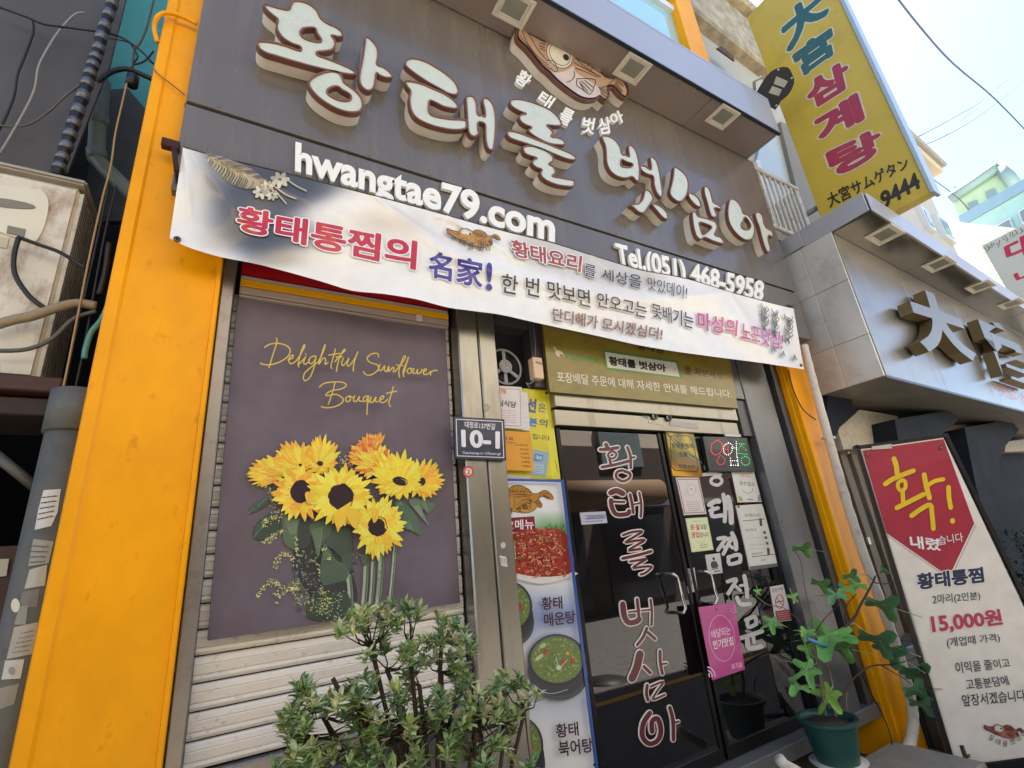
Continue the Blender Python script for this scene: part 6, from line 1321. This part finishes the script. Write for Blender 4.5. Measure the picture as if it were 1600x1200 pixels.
sp = thing('speaker_drum', W(208, 120, .3), 'small black cylindrical junction with a silver cap hanging in the alley', 'junction box')
c = W(207, 126, .3); b = MB(); b.tube([c+Vector((0, 0, -.035)), c+Vector((0, 0, .03))], .03, 16); b.build('body', mat('black_plastic', ''), sp); b = MB(); b.tube([c+Vector((0, 0, .031)), c+Vector((0, 0, .036))], .024, 16); b.build('cap', mat('silver_band', ''), sp)
yl = thing('yellow_conduit', W(245, 40, -.1), 'yellow painted pipe hooked over the top of the left pillar', 'pipe')
b = MB(); b.tube(crom([tuple(W(x, y, d)) for x, y, d in ((246, 66, -.06), (241, 45, -.07), (245, 28, -.10), (258, 20, -.11), (280, 24, -.11), (308, 37, -.11))], 5, False), .011, 10); b.build('pipe', M_yel, yl)
cable('cable', [(236, 104), (250, 118), (270, 133), (288, 148)], .0035, mat('yellowed_wire', '8a5a20', .5), 'thin brown wire crossing the left yellow pillar', -.09)
up = thing('utility_pole', (-.58, .2, 0), 'grey concrete utility pole plastered with torn flyers beside the left yellow pillar', 'pole')
a = W(104, 640, .1); zc = W(105, 675, .1).z
b = MB(); b.tube([(-.548, .12, 0), (-.548, .12, zc)], .085, 20); b.build('shaft', mat('stained_concrete_pole', '60605b', .75, var=.2, vscale=7, bump=.5, bscale=30, dirt='3d3d3a', dscale=7, damt=.7), up)
b = MB(); b.tube([(-.548, .12, zc-.002), (-.548, .12, zc+.17)], .095, 20); b.build('sleeve', mat('dark_pole_sleeve', '5e5f5c', .7, var=.2, bump=.5), up)
def onpole(x, y, r_=.0862):
    d = ray(x, y); ox, oy = CAM.x+.548, CAM.y-.12; A2 = d.x*d.x+d.y*d.y; B2 = 2*(ox*d.x+oy*d.y); C2 = ox*ox+oy*oy-r_*r_; D2 = max(0, B2*B2-4*A2*C2); t = (-B2-math.sqrt(D2))/(2*A2); return CAM+d*t
p = Pr(onpole, n=Vector((.25, -.97, 0)), base=.0005)
for q_, col in (([(68, 766), (95, 764), (90, 800), (80, 822), (54, 828), (60, 795)], 'c9c9c6'), ([(52, 842), (84, 846), (76, 880), (44, 885)], '9c9c96'), ([(46, 890), (74, 882), (70, 915), (38, 920)], 'b3b2aa'), ([(35, 925), (62, 920), (58, 948), (28, 950)], '74756f'), ([(22, 980), (60, 972), (50, 1022), (10, 1030)], 'a9a69b'), ([(8, 1032), (38, 1030), (32, 1060), (2, 1062)], 'c0beb6'), ([(0, 1075), (30, 1068), (22, 1100), (-4, 1110)], '8a877b'), ([(30, 948), (44, 946), (40, 976), (22, 976)], '8d8e88')):
    gx = sum(a_[0] for a_ in q_)/len(q_); gy_ = sum(a_[1] for a_ in q_)/len(q_)
    N = 5; ctr = (gx, gy_)
    for i in range(len(q_)):
        a_, c2 = q_[i], q_[(i+1) % len(q_)]
        for k in range(N):
            e1 = (a_[0]+(c2[0]-a_[0])*k/N, a_[1]+(c2[1]-a_[1])*k/N); e2 = (a_[0]+(c2[0]-a_[0])*(k+1)/N, a_[1]+(c2[1]-a_[1])*(k+1)/N); p.mb.face([p.P(ctr), p.P(e1), p.P(e2)], 0, lin(col))
p.up(.002); lines(p, [(66, 769), (93, 767), (84, 806), (57, 812)], 5, '33332f', 1.6, .05, .95, .2, 1, seed=12, dash=4); p.disc(24, 946, 7, 11, 'cfcfb8', n=14); lines(p, [(30, 990), (56, 985), (48, 1015), (18, 1020)], 5, '6b6a62', 1, .05, .95, 0, 1, seed=14, dash=4); p.disc(18, 1048, 5, 6, '8d8c86'); lines(p, [(50, 850), (80, 852), (72, 880), (46, 882)], 4, '5a5a55', 1.6, 0, .9, .1, .9, seed=15, dash=3)
p.build('flyers', M_paper, up)
bb_ = thing('brown_cabinet', W(10, 1000, .5), 'reddish brown wooden cabinet in the dark alley at the left edge', 'cabinet')
MB().box(W(-120, 852, .5)-Vector((0, 0, 1.2)), W(36, 852, .5)+Vector((0, .3, 0))).build('body', mat('red_brown_wood', '40231d', .6, var=.2), bb_)
MB().prism([W(x, y, .49) for x, y in ((-10, 874), (14, 873), (10, 900), (-10, 902))], (0, .005, 0)).build('label', mat('faded_label', ''), bb_)
sf = thing('wooden_shelf', W(40, 650, .3), 'dark red brown wooden shelf carrying the air conditioner', 'shelf')
a = W(86, 612, .2); MB().box((XE-1.0, .12, zb3-.07), (XE+.1, .55, zb3-.005), bev=.006).build('board', mat('red_brown_wood', ''), sf); MB().box((XE-1.0, .16, zb3-.16), (XE+.08, .5, zb3-.085), bev=.006).build('board', mat('dark_shelf_wood', '2f2320', .7, var=.2), sf)
b = MB(); b.tube([W(-20, 700, .25), W(60, 765, .25)], .02, 8); b.build('brace', mat('grey_cable', ''), sf)
# dark mass behind and left of the frame so that the alley stays dark
lb = thing('left_building', (-3, 1, 0), 'unseen dark building left of the alley, there to keep it dark', 'building')
MB().box((-8, 1.1, 0), (-2.0, 7, 8.5)).build('wall', mat('shade_dark_alley_wall', ''), lb)

# ------------------------------------------------------------------ other side of the street (seen in the door and steel reflections)
ob = thing('opposite_building', (2, -9, 0), 'low row of shops across the street seen only as a reflection', 'building')
M_ob = mat('opposite_wall', '4a3d34', .8, var=.15, vscale=1); MB().box((-14, -9.5, 0), (22, -8.2, 4.4)).build('wall', M_ob, ob); MB().box((-14, -9.5, 4.41), (22, -8.25, 8.0)).build('wall', mat('opposite_upper_wall', 'd2c6b2', .8, var=.1, vscale=1), ob)
for i, x in enumerate(range(-12, 20, 3)):
    MB().box((x, -8.2, .2), (x+2.3, -8.15, 2.4)).build('shopfront', mat('dark_shopfront', '24262a', .2), ob); MB().box((x-.1, -8.2, 2.6), (x+2.5, -7.6, 2.75)).build('awning', mat('awning_'+str(i % 3), ('9a6a3c', '6d7580', '8a8577')[i % 3], .6), ob)
    f_ = MB().box((x+.3, -8.2, 3.8), (x+1.9, -8.12, 5.1)).build('window', mat('dull_window_glass', ''), ob)

a, c_ = W(885, 772, 7.2), W(1034, 766, 7.2); b = MB(); b.tube([(a.x, -7.2, a.z), (c_.x, -7.2, a.z)], .34, 16); b.build('rolled_awning', mat('beige_awning_cloth', '7d6146', .7), ob)

for (x, y, w_, h_) in ((1512, 318, 14, 16), (1540, 300, 14, 16)):
    b = MB(); b.prism([WX(*q_, 25.9) for q_ in ((x, y), (x+w_, y-6), (x+w_+5, y+h_-6), (x+4, y+h_))], (.05, 0, 0)); b.build('window', mat('dull_window_glass', ''), th)
for (x, y, w_, h_) in ((1556, 352, 22, 20), (1590, 330, 22, 20)):
    b = MB(); b.prism([WX(*q_, 20.9) for q_ in ((x, y), (x+w_, y-12), (x+w_+8, y+h_-12), (x+7, y+h_))], (.05, 0, 0)); f_ = b.build('window', fr, th2)
    b = MB(); b.prism([WX(*q_, 20.85) for q_ in ((x+3, y+1), (x+w_-2, y-9), (x+w_+4, y+h_-14), (x+8, y+h_-4))], (.03, 0, 0)); b.build('pane', mat('dull_window_glass', ''), f_)
wire([(1560, 235, 9), (1562, 262, 9)], .03, 'thin roof aerial on the green gabled house', mat('grey_wire_sky', ''), group=None)
wire([(1490, 290, 6), (1540, 330, 6), (1610, 345, 6)], .02, 'thin cable crossing in front of the green gabled house', mat('dark_cable_sky', ''))
wire([(1500, 322, 6), (1530, 375, 6), (1600, 392, 6)], .02, 'thin cable crossing in front of the teal house and white siding', mat('dark_cable_sky', ''))
# ------------------------------------------------------------------ azalea bush
M_leaf = ink('azalea_leaf', .5, spec=.35); M_bark = mat('dark_bark', '3d2c25', .8, var=.2, vscale=20)
az = thing('azalea_bush', (.75, -.62, 0), 'bushy azalea shrub with pale edged leaves in front of the shutter', 'shrub')
MB().tube([(.75, -.62, .02), (.75, -.62, .36)], .2, 24, rf=lambda t: .17+.05*t).build('planter', mat('brown_planter', '5a3d2c', .6, var=.1), az)
Zs = lambda pts, d=(400, 900, 4): zm(pts, *d)
CL = Zs([(560,270),(620,240),(680,215),(760,205),(880,175),(940,190),(985,240),(560,320),(640,300),(750,300),(820,350),(880,290),(700,330),(800,260),(1130,280),(1180,330),(1250,270),(1230,330),(1000,400),(960,440),(1050,450),(1100,400),(1200,400),(1290,360),(1340,440),(1320,330),(1230,480),(1150,500),(1080,500),(1280,560),(1310,620),(1250,640),(930,600),(960,560),(330,720),(260,690),(690,640),(610,680),(720,690),(480,740),(540,700),(380,800),(430,800),(230,830),(150,850),(190,920),(520,780),(600,760),(650,760),(700,820),(860,670),(830,740),(920,740),(1000,790),(1060,770),(1120,740),(1180,790),(300,880),(270,960),(330,930),(560,880),(620,930),(760,880),(850,920),(740,970),(800,1010),(940,890),(1060,880),(1080,920),(1010,860),(1300,720),(1350,800),(1420,740),(1480,700),(1540,640),(1580,700),(1480,800),(1540,860),(1400,860),(1330,900),(1260,900),(1240,960),(1300,1010),(1370,1060),(1200,1080),(1480,1040),(1530,1050),(620,1090),(700,1060),(600,1150),(780,1120),(860,1150),(700,1180),(200,1160),(280,1150),(140,1190),(500,1140),(420,1190),(900,1190),(1230,1150),(1320,1170),(1420,1190)])
CL += [(818, 1062), (833, 1078), (812, 1098), (806, 1118), (822, 1088), (806, 1182), (822, 1196)]
rg = random.Random(17); tips = []
CL += [(rg.uniform(450, 815), rg.uniform(1100, 1205)) for _ in range(40)]+[(rg.uniform(560, 740), rg.uniform(1000, 1100)) for _ in range(9)]+[(rg.uniform(470, 600), rg.uniform(1080, 1120)) for _ in range(5)]
b = MB(); stems = MB()
GR = ['6d8a55', '84a062', '9aae6c', 'b2be84', '5f7e58', 'c2cb94', '779967', '8cac78', 'cdd0a0', 'a6ba68']
def leafpoly(base, d, L, wd, col, mb):
    d = d.normalized(); up_ = Vector((rg.uniform(-.3, .3), rg.uniform(-.3, .3), 1)); s_ = d.cross(up_)
    s_ = s_.normalized() if s_.length > .05 else d.orthogonal(); n_ = s_.cross(d).normalized()
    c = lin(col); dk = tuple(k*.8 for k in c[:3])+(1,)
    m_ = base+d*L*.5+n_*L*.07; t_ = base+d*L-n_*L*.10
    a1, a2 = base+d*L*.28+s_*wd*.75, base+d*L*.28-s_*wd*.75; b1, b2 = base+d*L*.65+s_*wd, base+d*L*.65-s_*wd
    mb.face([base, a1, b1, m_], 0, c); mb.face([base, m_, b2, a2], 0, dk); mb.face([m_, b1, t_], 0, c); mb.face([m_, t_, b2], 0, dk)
for (x, y) in CL:
    for k in range(rg.choice((1, 2, 3))):
        dpt = -.62+rg.uniform(-.16, .16); c = W(x+rg.uniform(-9, 9), y+rg.uniform(-8, 8), dpt); tips.append(c)
        ax_ = Vector((rg.uniform(-.4, .4), rg.uniform(-.5, .2), 1)).normalized(); base_c = rg.choice(GR)
        n = rg.randint(16, 24)
        for i in range(n):
            a = i*2.4+rg.uniform(-.3, .3); e = rg.uniform(.05, 1.15); e1 = ax_.orthogonal().normalized(); e2 = ax_.cross(e1)
            d = (e1*math.cos(a)+e2*math.sin(a))*math.cos(e)+ax_*math.sin(e); L = rg.uniform(.018, .05)
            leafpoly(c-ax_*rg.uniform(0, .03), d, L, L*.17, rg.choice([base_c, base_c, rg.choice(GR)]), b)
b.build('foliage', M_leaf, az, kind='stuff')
forks = [W(x, y, -.6) for x, y in ((604, 1045), (560, 1090), (655, 1070), (690, 1050), (505, 1120), (640, 1130), (700, 1130), (480, 1150), (745, 1110), (790, 1130), (520, 1060), (740, 1040), (580, 1010), (640, 1010), (690, 1000), (620, 1090), (450, 1110), (820, 1110))]
root = Vector((.75, -.62, .3))
for f_ in forks:
    mid = (f_+root)/2+Vector((rg.uniform(-.05, .05), rg.uniform(-.03, .03), .05)); stems.tube(crom([tuple(root+Vector((rg.uniform(-.05, .05), 0, 0))), tuple(mid), tuple(f_)], 4, False), .007, 6)
for t_ in tips:
    if rg.random() < .3: continue
    f_ = min(forks, key=lambda q_: (q_-t_).length+(0 if q_.z < t_.z else .2)); mid = (f_*.5+t_*.5)+Vector((rg.uniform(-.015, .015), 0, -.02)); stems.tube([f_, mid, t_-Vector((0, 0, .01))], [.0034, .0024, .0014], 5)
stems.build('branches', M_bark, az)

# ------------------------------------------------------------------ fig in a green pot
pc = Vector((3.36, -.25, 0)); ztop = EYE-1.13
fg = thing('potted_fig', (pc.x, pc.y, .29), 'young fig tree in a dark green plastic pot by the door step', 'potted plant')
b = MB(); b.tube([pc+Vector((0, 0, .30)), pc+Vector((0, 0, ztop))], .14, 28, rf=lambda t: .115+.04*t, caps=False); b.tube([pc+Vector((0, 0, ztop-.012)), pc+Vector((0, 0, ztop+.008))], .172, 28, caps=False); b.tube([pc+Vector((0, 0, ztop+.006)), pc+Vector((0, 0, ztop+.0065))], .172, 28, caps=False)
ring = [(pc+Vector((r_*math.cos(k*math.tau/28), r_*math.sin(k*math.tau/28), z_))) for r_, z_ in ((.172, ztop+.008), (.15, ztop+.008), (.145, ztop-.03)) for k in range(28)]
b.mesh(ring, [(j*28+k, j*28+(k+1) % 28, (j+1)*28+(k+1) % 28, (j+1)*28+k) for j in range(2) for k in range(28)], sm=True)
b.build('pot', mat('dark_green_plastic', '1f4a44', .35, var=.06), fg)
b = MB(); b.tube([pc+Vector((0, 0, ztop-.035)), pc+Vector((0, 0, ztop-.03))], .147, 24); b.build('soil', mat('grey_soil', '4a423a', .9, var=.4, vscale=40, bump=1, bscale=80), fg)
b = MB(); b.tube([pc+Vector((0, 0, .292)), pc+Vector((0, 0, .31))], .15, 28, rf=lambda t: .14+.02*t); b.build('saucer', mat('white_saucer', 'c9c9c4', .4), fg)
def br(pts, r0, r1, par=fg, m=M_bark, y=-.27):
    P_ = crom([tuple(W(q_[0], q_[1], q_[2] if len(q_) > 2 else y)) for q_ in pts], 4, False); b = MB(); b.tube(P_, .01, 7, rf=lambda t: r0+(r1-r0)*t); return b.build('branch', m, par)
M_tw = mat('pale_twig', '6d6257', .8, var=.2)
br([(1305, 1120), (1305, 1098), (1302, 1080)], .014, .012, m=M_tw); br([(1290, 1118), (1286, 1090), (1281, 1055), (1277, 1010), (1266, 955), (1258, 920), (1252, 880), (1243, 862)], .008, .004, m=M_tw); br([(1302, 1082), (1296, 1050), (1284, 1030), (1275, 1010)], .008, .004, m=M_tw)
br([(1324, 1117), (1322, 1095), (1324, 1082)], .007, .005, m=M_tw); br([(1302, 1085), (1282, 1072), (1262, 1070), (1250, 1072)], .004, .003, m=M_tw); br([(1302, 1060), (1300, 1075), (1290, 1080)], .004, .003, m=M_tw)
br([(1308, 1100), (1330, 1065), (1346, 1050), (1365, 1040), (1395, 1038), (1425, 1030), (1440, 1022)], .007, .003, y=-.33); br([(1378, 1040), (1395, 1050), (1412, 1060), (1425, 1070)], .004, .002, y=-.33); br([(1330, 1000), (1320, 965), (1324, 945), (1338, 928)], .005, .003); br([(1320, 980), (1335, 965), (1345, 945), (1363, 912), (1368, 900)], .010, .006, y=-.34); br([(1366, 910), (1385, 912), (1405, 905), (1420, 896)], .005, .003, y=-.34); br([(1366, 908), (1355, 898)], .003, .002, y=-.34)
br([(1180, 930), (1200, 945), (1225, 950), (1250, 972)], .0035, .002, m=M_tw, y=-.2); br([(1210, 1025), (1225, 1033), (1250, 1033)], .0035, .002, m=M_tw, y=-.2); br([(1276, 985), (1290, 965), (1305, 950), (1316, 935)], .004, .002, m=M_bark, y=-.25)
M_fl = mat('fig_leaf_green', '67a050', .6, var=.15, vscale=20, spec=.4); M_fl2 = mat('young_fig_leaf', '86b04a', .45, var=.1, vscale=20); M_fl3 = mat('fig_leaf_blue_green', '66996a', .6, var=.12, vscale=20)
def figleaf(x, y, size, rot, squash, m, dpt=-.3, droop=.25, lobes=5, stem=None):
    squash = max(squash, .42)
    c = W(x, y, dpt); L = size*(.42 if squash < .5 else .34)*(c-CAM).length/FPX
    nv = (CAM-c).normalized(); e1 = Vector((nv.y, -nv.x, 0)).normalized(); 
    if e1.x < 0: e1 = -e1
    e2 = nv.cross(e1); e2 = e2 if e2.z > 0 else -e2
    a0 = R(rot); d1 = e1*math.cos(a0)+e2*math.sin(a0); d2 = (-e1*math.sin(a0)+e2*math.cos(a0))
    # squash turns the blade away from the viewer
    d2 = d2*squash+nv*math.sqrt(max(0, 1-squash*squash))
    out = []; N = 40
    ang = {5: (-125, -62, 0, 62, 125), 3: (-75, 0, 75)}[lobes]; ln_ = {5: (.6, .85, 1.0, .85, .6), 3: (.8, 1.05, .8)}[lobes]
    for k in range(N):
        t = -165+330*k/(N-1); r_ = .30
        for a, l_ in zip(ang, ln_): r_ = max(r_, l_*math.exp(-(abs(t-a)/24)**2.6))
        r_ = max(r_, .44 if abs(t) < 140 else .26); out.append((r_*math.cos(R(t))-.1, r_*math.sin(R(t))))
    P_ = [c+(d1*u+d2*v)*L-nv*0-Vector((0, 0, droop*L*(u*u+v*v)*.5))+(d1.cross(d2))*(.12*L*math.sin(v*5)) for u, v in out]
    mid = c+d1*.05*L
    b = MB(); b.mesh([mid]+P_, [(0, k+1, k+2) for k in range(N-1)], 0, sm=True)
    for a in ang:
        k = min(range(N), key=lambda q_: abs(-165+330*q_/(N-1)-a)); b.tube([mid+nv*.0015, mid*.4+P_[k]*.6+nv*.0025+Vector((0, 0, droop*L*.06))], [.0016, .0007], 4, m=1)
    b.build('leaf', [m, mat('leaf_vein', 'a9c08a', .5)], fg)
    if stem:
        b = MB(); b.tube([c-d1*.02, W(stem[0], stem[1], dpt+.02)], .0025, 5); b.build('leaf_stalk', mat('pale_stalk', 'b5bf84', .5), fg)
for a in ((1254, 857, 62, -10, .28, M_fl, -.28, .2), (1283, 912, 56, -25, .45, M_fl, -.29, .2, 5, (1306, 930)), (1305, 930, 62, 175, .42, M_fl3, -.30, .2, 5, (1322, 940)), (1240, 933, 40, 100, .6, M_fl, -.2, .2), (1330, 899, 52, 5, .4, M_fl3, -.34, .2, 5, (1352, 898)), (1338, 914, 54, 170, .35, M_fl, -.30, .2), (1320, 920, 50, 160, .4, M_fl, -.3, .2),
          (1380, 945, 92, -20, .38, M_fl3, -.36, .15, 5, (1350, 932)), (1206, 973, 56, 200, .75, M_fl, -.22, .2, 5, (1230, 980)), (1262, 988, 54, 185, .55, M_fl, -.28, .2), (1254, 986, 34, 170, .6, M_fl2, -.30, .2, 3), (1297, 992, 130, 185, .48, M_fl, -.32, .18, 5, (1334, 973)), (1312, 1012, 88, -8, .35, M_fl, -.33, .15), (1372, 1000, 100, -22, .42, M_fl3, -.36, .15, 5, (1334, 973)), (1390, 1018, 86, -35, .3, M_fl3, -.34, .15),
          (1262, 1015, 58, 100, .6, M_fl, -.24, .2), (1262, 1046, 76, 205, .8, M_fl, -.30, .2, 5, (1276, 1036)), (1246, 1072, 64, 170, .4, M_fl, -.26, .2, 5, (1280, 1071)), (1294, 1086, 74, 230, .85, M_fl2, -.30, .2, 5, (1302, 1070)), (1432, 1078, 80, 10, .5, M_fl3, -.35, .2), (1432, 1050, 80, -12, .18, M_fl3, -.35, .2), (1440, 1060, 74, -20, .15, M_fl3, -.33, .2), (1184, 924, 26, 90, .7, M_fl, -.2, .2), (1381, 890, 40, 30, .5, M_fl3, -.36, .2, 3), (1441, 1100, 60, -10, .35, M_fl3, -.33, .2)):
    figleaf(*a)
b = MB(); b.tube([W(1262, 998, -.33), W(1293, 1011, -.33)], .009, 8); b.build('blue_tie', mat('blue_plastic_tie', '4c8fc4', .4), fg)
# dark shrubs at the far right
sh2 = thing('dark_shrub', WN(1580, 900, .1), 'dark leafy shrub behind the banner stand at the right edge', 'shrub')
b = MB()
for k in range(900):
    x, y = 1535+rg.random()*110, 828+rg.random()*110; c = WN(x, y, rg.uniform(-.25, .2)); d = Vector((rg.uniform(-1, 1), rg.uniform(-1, 1), rg.uniform(-.5, 1))); leafpoly(c, d, rg.uniform(.06, .12), .014, rg.choice(['32422f', '42543a', '55684a', '2a3a2c']), b)
b.build('foliage', M_leaf, sh2, kind='stuff')
